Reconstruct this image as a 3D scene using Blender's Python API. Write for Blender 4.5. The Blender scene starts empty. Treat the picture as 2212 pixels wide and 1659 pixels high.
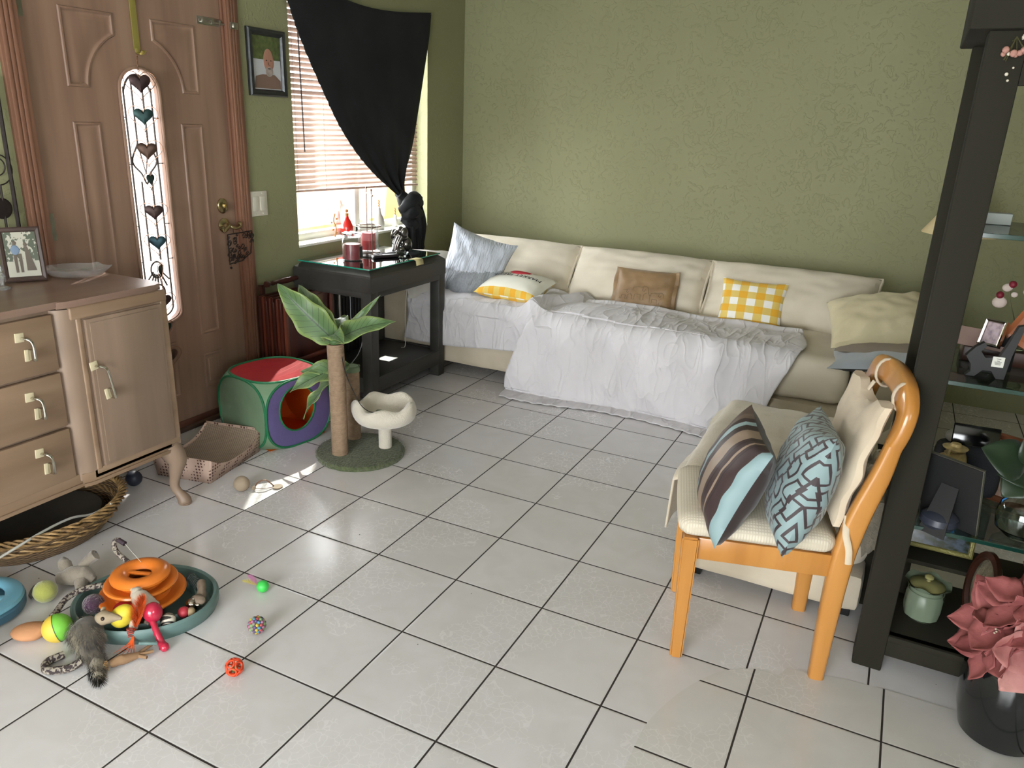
import bpy, bmesh, math, random
from math import sin, cos, pi, radians, sqrt, hypot
from mathutils import Vector, Matrix, noise
random.seed(7)
C = bpy.context.scene.collection
sc = bpy.context.scene

# ---------------------------------------------------------------- camera
CAM = Vector((2.00617, -2.17368, 1.41565))
RIGHT = Vector((0.89270492, 0.44902565, 0.03812984))
DOWN = Vector((0.17731269, -0.27220306, -0.94576197))
FWD = Vector((-0.41429233, 0.85104727, -0.32261496))
cd = bpy.data.cameras.new('camera'); cam = bpy.data.objects.new('camera', cd); C.objects.link(cam)
cam.matrix_world = Matrix(((RIGHT.x, -DOWN.x, -FWD.x, CAM.x), (RIGHT.y, -DOWN.y, -FWD.y, CAM.y),
                           (RIGHT.z, -DOWN.z, -FWD.z, CAM.z), (0, 0, 0, 1)))
cd.sensor_fit = 'HORIZONTAL'; cd.sensor_width = 36.0; cd.lens = 36.0 * 1650.2 / 2212.0
cd.clip_start = 0.02; cd.clip_end = 200
sc.camera = cam

# ---------------------------------------------------------------- light
w = bpy.data.worlds.new('sky'); sc.world = w; w.use_nodes = True
bg = w.node_tree.nodes['Background']; bg.inputs[0].default_value = (0.95, 0.94, 1.0, 1); bg.inputs[1].default_value = 9.0
sun = bpy.data.lights.new('sun', 'SUN'); sun.energy = 32; sun.angle = radians(0.6); sun.color = (1.0, 0.95, 0.86)
so = bpy.data.objects.new('sun', sun); C.objects.link(so)
so.rotation_euler = Vector((1.0, -1.60, -1.80)).to_track_quat('-Z', 'Y').to_euler()
so.location = (-4, 5, 7)
def portal(name, loc, size, d, power, col):
    l = bpy.data.lights.new(name, 'AREA'); l.shape = 'RECTANGLE'; l.size, l.size_y = size
    l.energy = power; l.color = col
    o = bpy.data.objects.new(name, l); C.objects.link(o); o.location = loc
    o.rotation_euler = Vector(d).to_track_quat('-Z', 'Y').to_euler()
    return o
portal('daylight_front_window', (-1.04, 1.57, 1.38), (1.2, 1.2), (1, 0, -.12), 70, (0.98, 0.95, 1.0))
portal('side_fill_light', (3.56, -2.9, 1.45), (1.3, 1.0), (-1, 0, -.05), 32, (1.0, 0.95, 0.97))  # fill light added to brighten the door wall, at a made-up side window
portal('back_fill_light', (1.3, -4.95, 1.2), (2.6, 2.0), (0, 1, 0), 84, (1.0, 0.94, 0.97))  # general fill from behind the camera, through an added, unseen patio door
sc.view_settings.view_transform = 'Standard'; sc.view_settings.look = 'None'
sc.view_settings.exposure = 0.62; sc.view_settings.gamma = 1.0; sc.view_settings.use_curve_mapping = False
sc.cycles.max_bounces = 10; sc.cycles.diffuse_bounces = 5; sc.cycles.glossy_bounces = 4
sc.cycles.transmission_bounces = 8; sc.cycles.transparent_max_bounces = 16; sc.cycles.caustics_refractive = False; sc.cycles.caustics_reflective = False
sc.cycles.sample_clamp_indirect = 6

# ---------------------------------------------------------------- materials
def nt(name):
    m = bpy.data.materials.new(name); m.use_nodes = True
    t = m.node_tree; return m, t, t.nodes['Principled BSDF'], t.nodes, t.links
def node(t, ty, **k):
    n = t.nodes.new(ty)
    for a, b in k.items(): setattr(n, a, b)
    return n
def rgb(h):
    if isinstance(h, str):
        h = h.lstrip('#'); v = [int(h[i:i+2], 16)/255 for i in (0, 2, 4)]
        return tuple(((c+.055)/1.055)**2.4 if c > .04045 else c/12.92 for c in v) + (1,)
    return tuple(h) + (1,)
def mat(name, col, rough=.7, metal=0, spec=.4, ns=8, na=.12, bs=0, bst=0, col2=None, stretch=(1, 1, 1), sheen=0, trans=0, coat=0, detail=4, sss=0, bd=.004, alpha=1, space='Object', transl=0):
    """plain surface: base colour varied by noise, noise bump"""
    m, t, p, N, L = nt(name)
    c1 = rgb(col); c2 = rgb(col2) if col2 else tuple(c*(1-na) for c in c1[:3])+(1,)
    tc = node(t, 'ShaderNodeTexCoord'); mp = node(t, 'ShaderNodeMapping'); mp.inputs['Scale'].default_value = stretch
    L.new(tc.outputs[space], mp.inputs[0])
    n = node(t, 'ShaderNodeTexNoise'); n.inputs['Scale'].default_value = ns; n.inputs['Detail'].default_value = detail
    L.new(mp.outputs[0], n.inputs['Vector'])
    cr = node(t, 'ShaderNodeValToRGB'); cr.color_ramp.elements[0].position = .35; cr.color_ramp.elements[1].position = .65
    cr.color_ramp.elements[0].color = c2; cr.color_ramp.elements[1].color = c1
    L.new(n.outputs['Fac'], cr.inputs[0]); L.new(cr.outputs[0], p.inputs['Base Color'])
    p.inputs['Roughness'].default_value = rough; p.inputs['Metallic'].default_value = metal
    p.inputs['Specular IOR Level'].default_value = spec
    if sheen: p.inputs['Sheen Weight'].default_value = sheen
    if trans: p.inputs['Transmission Weight'].default_value = trans
    if coat: p.inputs['Coat Weight'].default_value = coat; p.inputs['Coat Roughness'].default_value = .12
    if sss:
        p.inputs['Subsurface Weight'].default_value = sss; p.inputs['Subsurface Radius'].default_value = (.02, .012, .008)
    if alpha < 1: p.inputs['Alpha'].default_value = alpha
    if bs:
        b = node(t, 'ShaderNodeTexNoise'); b.inputs['Scale'].default_value = bs; b.inputs['Detail'].default_value = 3
        L.new(mp.outputs[0], b.inputs['Vector'])
        bu = node(t, 'ShaderNodeBump'); bu.inputs['Strength'].default_value = bst; bu.inputs['Distance'].default_value = bd
        L.new(b.outputs['Fac'], bu.inputs['Height']); L.new(bu.outputs[0], p.inputs['Normal'])
    if transl: translucent(m, transl, c1)
    return m
def translucent(m, k, c=None):
    t = m.node_tree; p = t.nodes['Principled BSDF']; o = t.nodes['Material Output']
    tl = node(t, 'ShaderNodeBsdfTranslucent'); mx = node(t, 'ShaderNodeMixShader'); mx.inputs[0].default_value = k
    if p.inputs['Base Color'].is_linked: t.links.new(p.inputs['Base Color'].links[0].from_socket, tl.inputs[0])
    else: tl.inputs[0].default_value = c
    t.links.new(p.outputs[0], mx.inputs[1]); t.links.new(tl.outputs[0], mx.inputs[2]); t.links.new(mx.outputs[0], o.inputs[0])
    return m
def wood(name, c1, c2, axis=2, rough=.45, scale=14, coat=0, bst=.15):
    s = [1, 1, 1]; s[axis] = .08
    m = mat(name, c1, rough, col2=c2, ns=scale, stretch=tuple(s), bs=60, bst=bst, bd=.001, coat=coat, detail=8)
    return m
def glass(name, col=(1, 1, 1), rough=0.02, refl=1.0, milk=.0):
    """thin clear glass: see-through with fresnel reflections"""
    m = bpy.data.materials.new(name); m.use_nodes = True; t = m.node_tree; t.nodes.clear()
    o = node(t, 'ShaderNodeOutputMaterial'); mx = node(t, 'ShaderNodeMixShader')
    tr = node(t, 'ShaderNodeBsdfTransparent'); tr.inputs[0].default_value = tuple(col)+(1,)
    g = node(t, 'ShaderNodeBsdfGlossy'); g.inputs['Roughness'].default_value = rough
    lw = node(t, 'ShaderNodeFresnel'); lw.inputs[0].default_value = 1.5
    ml = node(t, 'ShaderNodeMath', operation='MULTIPLY'); ml.inputs[1].default_value = refl
    t.links.new(lw.outputs[0], ml.inputs[0]); t.links.new(ml.outputs[0], mx.inputs[0])
    t.links.new(tr.outputs[0], mx.inputs[1]); t.links.new(g.outputs[0], mx.inputs[2]); t.links.new(mx.outputs[0], o.inputs[0])
    if milk:
        df = node(t, 'ShaderNodeBsdfDiffuse'); df.inputs[0].default_value = (.9, .92, .93, 1); m2 = node(t, 'ShaderNodeMixShader'); m2.inputs[0].default_value = milk
        t.links.new(mx.outputs[0], m2.inputs[1]); t.links.new(df.outputs[0], m2.inputs[2]); t.links.new(m2.outputs[0], o.inputs[0])
    return m
def solid_glass(name, col=(1, 1, 1), rough=0.0):
    m, t, p, N, L = nt(name); p.inputs['Base Color'].default_value = tuple(col)+(1,)
    p.inputs['Transmission Weight'].default_value = 1; p.inputs['Roughness'].default_value = rough; p.inputs['IOR'].default_value = 1.45
    return m
def emit(name, col, s):
    m, t, p, N, L = nt(name); p.inputs['Base Color'].default_value = rgb(col)
    p.inputs['Emission Color'].default_value = rgb(col); p.inputs['Emission Strength'].default_value = s
    return m
def mth(t, op, a, b=None, c=None):
    n = node(t, 'ShaderNodeMath', operation=op)
    for i, x in enumerate((a, b, c)):
        if x is None: continue
        if isinstance(x, (int, float)): n.inputs[i].default_value = x
        else: t.links.new(x, n.inputs[i])
    return n.outputs[0]
def mixc(t, f, a, b):
    n = node(t, 'ShaderNodeMix', data_type='RGBA')
    if isinstance(f, (int, float)): n.inputs[0].default_value = f
    else: t.links.new(f, n.inputs[0])
    for i, x in ((6, a), (7, b)):
        if isinstance(x, tuple): n.inputs[i].default_value = x
        else: t.links.new(x, n.inputs[i])
    return n.outputs[2]
def uvxy(t, src='UV'):
    tc = node(t, 'ShaderNodeTexCoord'); s = node(t, 'ShaderNodeSeparateXYZ'); t.links.new(tc.outputs[src], s.inputs[0])
    return s.outputs[0], s.outputs[1], s.outputs[2], tc.outputs[src]
def add_bump(t, p, h, st, d=.002):
    b = node(t, 'ShaderNodeBump'); b.inputs['Strength'].default_value = st; b.inputs['Distance'].default_value = d
    t.links.new(h, b.inputs['Height']); t.links.new(b.outputs[0], p.inputs['Normal']); return b

def tile_mat(name, px, py, ox, oy, c_tile, c_grout, dirt):
    m, t, p, N, L = nt(name)
    X, Y, Z, V = uvxy(t, 'Object')
    u = mth(t, 'DIVIDE', mth(t, 'SUBTRACT', X, ox), px); v = mth(t, 'DIVIDE', mth(t, 'SUBTRACT', Y, oy), py)
    fu = mth(t, 'FRACT', u); fv = mth(t, 'FRACT', v)
    du = mth(t, 'MULTIPLY', mth(t, 'MINIMUM', fu, mth(t, 'SUBTRACT', 1.0, fu)), px)
    dv = mth(t, 'MULTIPLY', mth(t, 'MINIMUM', fv, mth(t, 'SUBTRACT', 1.0, fv)), py)
    d = mth(t, 'MINIMUM', du, dv)
    g = mth(t, 'LESS_THAN', d, .0026)
    cv = node(t, 'ShaderNodeCombineXYZ'); L.new(mth(t, 'FLOOR', u), cv.inputs[0]); L.new(mth(t, 'FLOOR', v), cv.inputs[1])
    wn = node(t, 'ShaderNodeTexWhiteNoise', noise_dimensions='2D'); L.new(cv.outputs[0], wn.inputs['Vector'])
    n1 = node(t, 'ShaderNodeTexNoise'); n1.inputs['Scale'].default_value = 9; n1.inputs['Detail'].default_value = 7; n1.inputs['Distortion'].default_value = .8; L.new(V, n1.inputs['Vector'])
    base = mixc(t, mth(t, 'MULTIPLY', n1.outputs['Fac'], .9), rgb(c_tile), rgb(dirt))
    base = mixc(t, mth(t, 'MULTIPLY', wn.outputs['Value'], .12), base, rgb('#8f8a80'))
    # small chips and specks of dirt
    sp = node(t, 'ShaderNodeTexVoronoi'); sp.inputs['Scale'].default_value = 9.0; L.new(V, sp.inputs['Vector'])
    base = mixc(t, mth(t, 'LESS_THAN', sp.outputs['Distance'], .018), base, rgb('#2c2620'))
    col = mixc(t, g, base, rgb(c_grout)); L.new(col, p.inputs['Base Color'])
    # crackled wax film: thin bright lines, and a gloss that breaks up along them
    ds = node(t, 'ShaderNodeTexNoise'); ds.inputs['Scale'].default_value = 30; L.new(V, ds.inputs['Vector'])
    mx = node(t, 'ShaderNodeVectorMath', operation='MULTIPLY_ADD'); mx.inputs[1].default_value = (.03, .03, .0); L.new(ds.outputs['Color'], mx.inputs[0]); L.new(V, mx.inputs[2])
    vo = node(t, 'ShaderNodeTexVoronoi', feature='DISTANCE_TO_EDGE'); vo.inputs['Scale'].default_value = 42; L.new(mx.outputs[0], vo.inputs['Vector'])
    crack = mth(t, 'LESS_THAN', vo.outputs['Distance'], .035)
    n2 = node(t, 'ShaderNodeTexNoise'); n2.inputs['Scale'].default_value = 5; n2.inputs['Detail'].default_value = 4; L.new(V, n2.inputs['Vector'])
    r = mth(t, 'ADD', mth(t, 'MULTIPLY', n2.outputs['Fac'], .18), .12)
    n5 = node(t, 'ShaderNodeTexNoise'); n5.inputs['Scale'].default_value = 2.2; L.new(V, n5.inputs['Vector']); msk = node(t, 'ShaderNodeMapRange'); msk.inputs[1].default_value = .48; msk.inputs[2].default_value = .66; L.new(n5.outputs['Fac'], msk.inputs[0])
    r = mth(t, 'ADD', r, mth(t, 'MULTIPLY', mth(t, 'MULTIPLY', crack, msk.outputs[0]), .2)); r = mth(t, 'ADD', r, mth(t, 'MULTIPLY', g, .5))
    L.new(r, p.inputs['Roughness']); p.inputs['Specular IOR Level'].default_value = .5
    h = mth(t, 'MINIMUM', mth(t, 'MULTIPLY', d, 160.0), 1.0)
    h = mth(t, 'ADD', h, mth(t, 'MULTIPLY', n2.outputs['Fac'], .18))
    add_bump(t, p, h, .6, .0015)
    return m
def wall_mat(name, col, col2):
    m, t, p, N, L = nt(name)
    X, Y, Z, V = uvxy(t, 'Object')
    n1 = node(t, 'ShaderNodeTexNoise'); n1.inputs['Scale'].default_value = 2.5; n1.inputs['Detail'].default_value = 6; L.new(V, n1.inputs['Vector'])
    L.new(mixc(t, n1.outputs['Fac'], rgb(col), rgb(col2)), p.inputs['Base Color'])
    p.inputs['Roughness'].default_value = .62; p.inputs['Specular IOR Level'].default_value = .28
    # skip trowel texture: smooth islands with ragged edges over fine orange peel
    n2 = node(t, 'ShaderNodeTexNoise'); n2.inputs['Scale'].default_value = 16; n2.inputs['Detail'].default_value = 5; n2.inputs['Roughness'].default_value = .6; n2.inputs['Distortion'].default_value = 1.6; L.new(V, n2.inputs['Vector'])
    isl = node(t, 'ShaderNodeMapRange'); isl.inputs[1].default_value = .55; isl.inputs[2].default_value = .59; L.new(n2.outputs['Fac'], isl.inputs[0])
    n3 = node(t, 'ShaderNodeTexNoise'); n3.inputs['Scale'].default_value = 2.0; L.new(V, n3.inputs['Vector'])
    h = mth(t, 'MULTIPLY', isl.outputs[0], n3.outputs['Fac'])
    n4 = node(t, 'ShaderNodeTexNoise'); n4.inputs['Scale'].default_value = 130; L.new(V, n4.inputs['Vector'])
    h = mth(t, 'ADD', h, mth(t, 'MULTIPLY', n4.outputs['Fac'], .25))
    add_bump(t, p, h, .7, .0025)
    return m

# ---------------------------------------------------------------- mesh helpers
def newbm(): return bmesh.new()
def obj(name, bm, m=None, parent=None, smooth=True, loc=None, rot=None, off=None, sub=0, solid=0):
    if off is not None: bmesh.ops.translate(bm, verts=bm.verts, vec=-Vector(off))
    bmesh.ops.recalc_face_normals(bm, faces=bm.faces)
    me = bpy.data.meshes.new(name); bm.to_mesh(me); bm.free()
    for x in (m if isinstance(m, (list, tuple)) else [m]):
        if x: me.materials.append(x)
    if smooth:
        me.polygons.foreach_set('use_smooth', [True]*len(me.polygons))
        try: me.set_sharp_from_angle(angle=radians(38))
        except Exception: pass
    o = bpy.data.objects.new(name, me); C.objects.link(o)
    if parent: o.parent = parent
    if loc is not None: o.location = loc
    if rot is not None: o.rotation_euler = rot
    if solid:
        k = o.modifiers.new('thickness', 'SOLIDIFY'); k.thickness = solid; k.offset = 0
    if sub:
        k = o.modifiers.new('smooth', 'SUBSURF'); k.levels = sub; k.render_levels = sub
    return o
def thing(name, label, cat, loc=(0, 0, 0), rotz=0, group=None, rot=None):
    o = bpy.data.objects.new(name, None); C.objects.link(o); o.location = loc
    o.rotation_euler = rot if rot is not None else (0, 0, rotz); o.empty_display_size = .05
    tag(o, label, cat, group); return o
def tag(o, label, cat, group=None, kind=None):
    o['label'] = label; o['category'] = cat
    if group: o['group'] = group
    if kind: o['kind'] = kind
    return o
def struct(o): o['kind'] = 'structure'; return o
def box(bm, c, s, bev=0, seg=2, mi=0, rot=None):
    """c centre, s full size"""
    r = bmesh.ops.create_cube(bm, size=1.0)['verts']
    M = Matrix.Translation(Vector(c)) @ (rot.to_4x4() if rot else Matrix.Identity(4)) @ Matrix.Diagonal((s[0], s[1], s[2], 1))
    bmesh.ops.transform(bm, matrix=M, verts=r)
    fs = set(f for v in r for f in v.link_faces)
    for f in fs: f.material_index = mi
    if bev:
        es = list(set(e for v in r for e in v.link_edges))
        bmesh.ops.bevel(bm, geom=es, offset=bev, segments=seg, affect='EDGES', profile=.5)
    return bm
def bx(bm, x0, x1, y0, y1, z0, z1, bev=0, seg=2, mi=0):
    return box(bm, ((x0+x1)/2, (y0+y1)/2, (z0+z1)/2), (x1-x0, y1-y0, z1-z0), bev, seg, mi)
def ring(bm, pts): return [bm.verts.new(p) for p in pts]
def bridge(bm, a, b, close=True, mi=0):
    n = len(a)
    for i in range(n if close else n-1):
        j = (i+1) % n
        try:
            f = bm.faces.new((a[i], a[j], b[j], b[i])); f.material_index = mi
        except ValueError: pass
def lathe(bm, prof, n=32, c=(0, 0, 0), mat4=None, mi=0, sx=1, sy=1):
    """prof: list of (r, z)"""
    prev = None; c = Vector(c)
    vs = []
    for r, z in prof:
        if r < 1e-6: cur = [bm.verts.new(c+Vector((0, 0, z)))]
        else: cur = ring(bm, [c+Vector((r*cos(2*pi*i/n)*sx, r*sin(2*pi*i/n)*sy, z)) for i in range(n)])
        vs += cur
        if prev is not None:
            if len(prev) == 1 and len(cur) > 1:
                for i in range(n): bm.faces.new((prev[0], cur[i], cur[(i+1) % n])).material_index = mi
            elif len(cur) == 1 and len(prev) > 1:
                for i in range(n): bm.faces.new((prev[i], prev[(i+1) % n], cur[0])).material_index = mi
            elif len(cur) > 1: bridge(bm, prev, cur, mi=mi)
        prev = cur
    if mat4 is not None: bmesh.ops.transform(bm, matrix=mat4, verts=vs)
    return vs
def catmull(pts, n=6, closed=False):
    P = [Vector(p) for p in pts]; out = []
    m = len(P); rng = range(m if closed else m-1)
    for i in rng:
        p0 = P[(i-1) % m] if closed or i > 0 else P[0]*2-P[1]
        p1 = P[i]; p2 = P[(i+1) % m]
        p3 = P[(i+2) % m] if closed or i+2 < m else P[-1]*2-P[-2]
        for k in range(n):
            t = k/n; t2 = t*t; t3 = t2*t
            out.append(.5*((2*p1)+(-p0+p2)*t+(2*p0-5*p1+4*p2-p3)*t2+(-p0+3*p1-3*p2+p3)*t3))
    if not closed: out.append(P[-1].copy())
    return out
def tube(bm, pts, r, n=8, closed=False, cap=True, mi=0, flat=None, up=None):
    """r: number or list/func; flat=(a,b): elliptical / box-ish scale along normal, binormal"""
    P = [Vector(p) for p in pts]; m = len(P); prev = None; first = None
    nrm = None; rings = []
    for i in range(m):
        if closed: d = P[(i+1) % m]-P[(i-1) % m]
        else: d = P[min(i+1, m-1)]-P[max(i-1, 0)]
        if d.length < 1e-9: d = Vector((0, 0, 1))
        d.normalize()
        if nrm is None:
            a = Vector(up) if up is not None else (Vector((0, 0, 1)) if abs(d.z) < .9 else Vector((1, 0, 0)))
            nrm = (a-d*a.dot(d)).normalized()
        else: nrm = (nrm-d*nrm.dot(d)); nrm = nrm.normalized() if nrm.length > 1e-6 else Vector((1, 0, 0))
        b = d.cross(nrm)
        rr = r(i/(m-1)) if callable(r) else (r[i] if isinstance(r, (list, tuple)) else r)
        fa, fb = flat if flat else (1, 1)
        rings.append(ring(bm, [P[i]+nrm*(cos(2*pi*k/n)*rr*fa)+b*(sin(2*pi*k/n)*rr*fb) for k in range(n)]))
    for i in range(m-1): bridge(bm, rings[i], rings[i+1], mi=mi)
    if closed:
        # align last ring to first with the best rotation
        best = min(range(n), key=lambda s: (rings[-1][0].co-rings[0][s].co).length)
        rot = rings[0][best:]+rings[0][:best]; bridge(bm, rings[-1], rot, mi=mi)
    elif cap:
        for rg in (rings[0], rings[-1]):
            try: bm.faces.new(rg).material_index = mi
            except ValueError: pass
    return bm
def sph(bm, c, r, seg=20, rings_=12, scale=(1, 1, 1), mat4=None, mi=0):
    v = bmesh.ops.create_uvsphere(bm, u_segments=seg, v_segments=rings_, radius=r)['verts']
    M = Matrix.Translation(Vector(c)) @ (mat4 if mat4 is not None else Matrix.Identity(4)) @ Matrix.Diagonal((*scale, 1))
    bmesh.ops.transform(bm, matrix=M, verts=v)
    for f in set(f for x in v for f in x.link_faces): f.material_index = mi
    return v
def poly_prism(bm, pts, d, mi=0):
    """pts: closed 3D outline, extruded by vector d"""
    a = ring(bm, pts); b = ring(bm, [Vector(p)+Vector(d) for p in pts])
    bm.faces.new(a).material_index = mi; bm.faces.new(b[::-1]).material_index = mi; bridge(bm, a, b, mi=mi)
    return bm
def nz(x, y, z=0, s=1): return noise.noise(Vector((x*s, y*s, z*s)))
def grid(bm, nu, nv, f, uv=True, mi=0):
    """f(u,v)->point for u,v in 0..1"""
    V = [[bm.verts.new(f(i/nu, j/nv)) for j in range(nv+1)] for i in range(nu+1)]
    lay = bm.loops.layers.uv.verify() if uv else None
    for i in range(nu):
        for j in range(nv):
            fc = bm.faces.new((V[i][j], V[i+1][j], V[i+1][j+1], V[i][j+1])); fc.material_index = mi
            if uv:
                for l, (a, b) in zip(fc.loops, ((i, j), (i+1, j), (i+1, j+1), (i, j+1))): l[lay].uv = (a/nu, b/nv)
    return V
def pillow_bm(w_, h_, t_, n=24, pinch=.07, wr=.006, seed=0, flange=0, backmi=0, sag=0, puff=.5, wf=7, corner=1.0):
    """stuffed square pillow in the XY plane, thickness along Z; UV per face; front material 0, back backmi"""
    bm = newbm(); lay = bm.loops.layers.uv.verify()
    def P(u, v, s):
        a, b = 2*u-1, 2*v-1
        ea, eb = 1-a*a, 1-b*b
        x = a*w_/2*(1-pinch*(eb**1.0)*abs(a)**3); y = b*h_/2*(1-pinch*(ea**1.0)*abs(b)**3)
        k = (max(ea, 0)*max(eb, 0))**puff
        z = s*t_/2*k
        e = min(1, 6*min(1-abs(a), 1-abs(b)))
        r = nz(u*wf+seed, v*wf, s*3+seed)*wr*e
        # radial creases from the corners
        r += wr*.8*sin(11*math.atan2(b, a)+seed)*min(1, hypot(a, b)**3)*e*.6
        y -= sag*k*.3
        return Vector((x, y, z+s*r if k > .001 else z))
    top = [[None]*(n+1) for _ in range(n+1)]; bot = [[None]*(n+1) for _ in range(n+1)]
    for i in range(n+1):
        for j in range(n+1):
            u = .5-.5*cos(pi*i/n)*(1) if False else i/n; v = j/n
            edge = i in (0, n) or j in (0, n)
            top[i][j] = bm.verts.new(P(u, v, 1)); bot[i][j] = top[i][j] if edge else bm.verts.new(P(u, v, -1))
    def arc(size):                       # cloth length along the bulge, so prints do not stretch at the edges
        acc = [0]
        for i in range(n):
            a0, a1 = 2*i/n-1, 2*(i+1)/n-1
            acc.append(acc[-1]+hypot((a1-a0)*size/2, t_*.35*(max(0, 1-a1*a1)**puff-max(0, 1-a0*a0)**puff)))
        return [q/acc[-1] for q in acc]
    UX, UY = arc(w_), arc(h_)
    for g, mi, fl in ((top, 0, 1), (bot, backmi, 0)):
        for i in range(n):
            for j in range(n):
                q = [(i, j), (i+1, j), (i+1, j+1), (i, j+1)]
                if not fl: q = q[::-1]
                f = bm.faces.new([g[a][b] for a, b in q]); f.material_index = mi
                for l, (a, b) in zip(f.loops, q): l[lay].uv = (UX[a], UY[b])
    return bm
def frame_M(o, x, y=None, z=None):
    """4x4 from origin and approx x and y axes"""
    x = Vector(x).normalized(); y = Vector(y); z = x.cross(y).normalized(); y = z.cross(x)
    return Matrix(((x.x, y.x, z.x, o[0]), (x.y, y.y, z.y, o[1]), (x.z, y.z, z.z, o[2]), (0, 0, 0, 1)))
def rrect(w_, h_, r, n=5):
    out = []
    for cx, cy, a0 in ((w_/2-r, h_/2-r, 0), (-w_/2+r, h_/2-r, 90), (-w_/2+r, -h_/2+r, 180), (w_/2-r, -h_/2+r, 270)):
        for k in range(n+1):
            a = radians(a0+90*k/n); out.append((cx+r*cos(a), cy+r*sin(a)))
    return out
def text_mesh(name, s, size, m, parent, M, depth=.0005):
    cu = bpy.data.curves.new(name, 'FONT'); cu.body = s; cu.size = size; cu.extrude = depth; cu.align_x = 'CENTER'; cu.align_y = 'CENTER'
    o = bpy.data.objects.new(name, cu); C.objects.link(o); cu.materials.append(m)
    if parent: o.parent = parent
    o.matrix_local = M; return o
# ================================================================ SETTING
XW, YW, H = -0.79, 2.64, 2.44
WALL = wall_mat('sage green trowelled paint', '#8e8e6d', '#868665')
CEIL = mat('white ceiling paint', '#c9c6bb', .9, bs=90, bst=.3)
FLOOR = tile_mat('grey white ceramic tile', .308, .308, 0, 0, '#d9d7da', '#2a2220', '#c6c3c2')
FLOOR2 = tile_mat('added grey beige tile sheet', .3265, .3125, 1.869, -.3935, '#d2d0ce', '#2a2220', '#c0bdba')
b = newbm(); bx(b, -.95, 3.5, -4.9, 2.8, -.1, 0)
struct(obj('floor', b, FLOOR, smooth=False))
b = newbm(); bx(b, -.95, 3.5, -4.9, 2.8, H, H+.1); struct(obj('ceiling', b, CEIL, smooth=False))
# made-up sheet of off-register tiles at lower right, a hair above the floor
edge = [(1.661, -.82), (1.660, -.701), (1.665, -.611), (1.695, -.501), (1.734, -.411), (1.79, -.325), (1.867, -.272), (1.948, -.262), (2.01, -.272), (2.09, -.262), (2.202, -.24), (2.365, -.262), (2.509, -.262)]
b = newbm(); pts = [Vector((x, y, .0006)) for x, y in edge]
pts = catmull(pts[:8], 5)[:-1]+[Vector((1.948, -.222, .0006)), Vector((2.08, -.192, .0006)), Vector((2.202, -.179, .0006)), Vector((2.365, -.176, .0006)), Vector((2.9, -.172, .0006)), Vector((2.9, -1.4, .0006)), Vector((1.72, -1.4, .0006)), Vector((1.68, -1.0, .0006))]
pts = [p for i, p in enumerate(pts) if i == 0 or (p-pts[i-1]).length > 1e-4]
poly_prism(b, pts, (0, 0, .0008)); struct(obj('floor', b, FLOOR2, smooth=False))
# window wall with door and window openings
DY0, DY1, DZ = -.40, .555, 2.04
WY0, WY1, WZ0, WZ1 = .945, 2.185, .765, 1.985
b = newbm()
for y0, y1, z0, z1 in ((-4.9, DY0, 0, H), (DY0, DY1, DZ, H), (DY1, WY0, 0, H), (WY0, WY1, 0, WZ0), (WY0, WY1, WZ1, H), (WY1, YW+.16, 0, H)):
    bx(b, XW-.16, XW, y0, y1, z0, z1)
struct(obj('wall_left', b, WALL, smooth=False))
b = newbm(); bx(b, XW-.16, 3.5, YW, YW+.16, 0, H); struct(obj('wall_far', b, WALL, smooth=False))
b = newbm()
for y0, y1, z0, z1 in ((-4.9, -3.6, 0, H), (-2.2, YW, 0, H), (-3.6, -2.2, 0, .9), (-3.6, -2.2, 2.0, H)): bx(b, 3.4, 3.5, y0, y1, z0, z1)
struct(obj('wall_right', b, WALL, smooth=False))
b = newbm()
for x0, x1, z0, z1 in ((-.95, 0, 0, H), (0, 2.6, 2.1, H), (2.6, 3.5, 0, H)): bx(b, x0, x1, -4.9, -4.78, z0, z1)
struct(obj('wall_back', b, WALL, smooth=False))
ALU = mat('white painted aluminium', '#d8d8d2', .5)
PANE = glass('window pane', (.96, .99, .97), .0, .7)
b = newbm()
for x in (0.03, 1.3, 2.57): bx(b, x-.03, x+.03, -4.86, -4.82, 0, 2.1, .004)
for z in (.03, 2.07): bx(b, 0, 2.6, -4.86, -4.82, z-.03, z+.03, .004)
pd = struct(obj('added_patio_door', b, ALU)); b = newbm(); bx(b, .05, 2.55, -4.845, -4.84, .05, 2.05); obj('pane', b, PANE, pd, smooth=False)  # unseen patio door, put in so the back fill has an opening
b = newbm()
for y in (-3.58, -2.9, -2.22): bx(b, 3.43, 3.47, y-.02, y+.02, .9, 2.0, .003)
for z in (.92, 1.98): bx(b, 3.43, 3.47, -3.6, -2.2, z-.02, z+.02, .003)
w2_ = struct(obj('added_side_window', b, ALU)); b = newbm(); bx(b, 3.448, 3.452, -3.58, -2.22, .92, 1.98); obj('pane', b, PANE, w2_, smooth=False)  # made-up window out of view, framing the side fill light
# outside ground and a neighbour's stucco wall, in full daylight
OUT = mat('pale concrete drive', '#cfc8ba', .9, bs=20, bst=.2)
b = newbm(); bx(b, -14, -.95, -8, 12, -.14, -.04); struct(obj('floor', b, OUT, smooth=False))
STU = mat('tan stucco', '#c79c62', .9, bs=60, bst=.4)
b = newbm(); bx(b, -5.2, -5.0, -1, 9, -.05, 1.15); bx(b, -5.24, -4.96, -1, 9, 1.15, 1.21, .01); struct(obj('wall_outside', b, STU))

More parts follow.
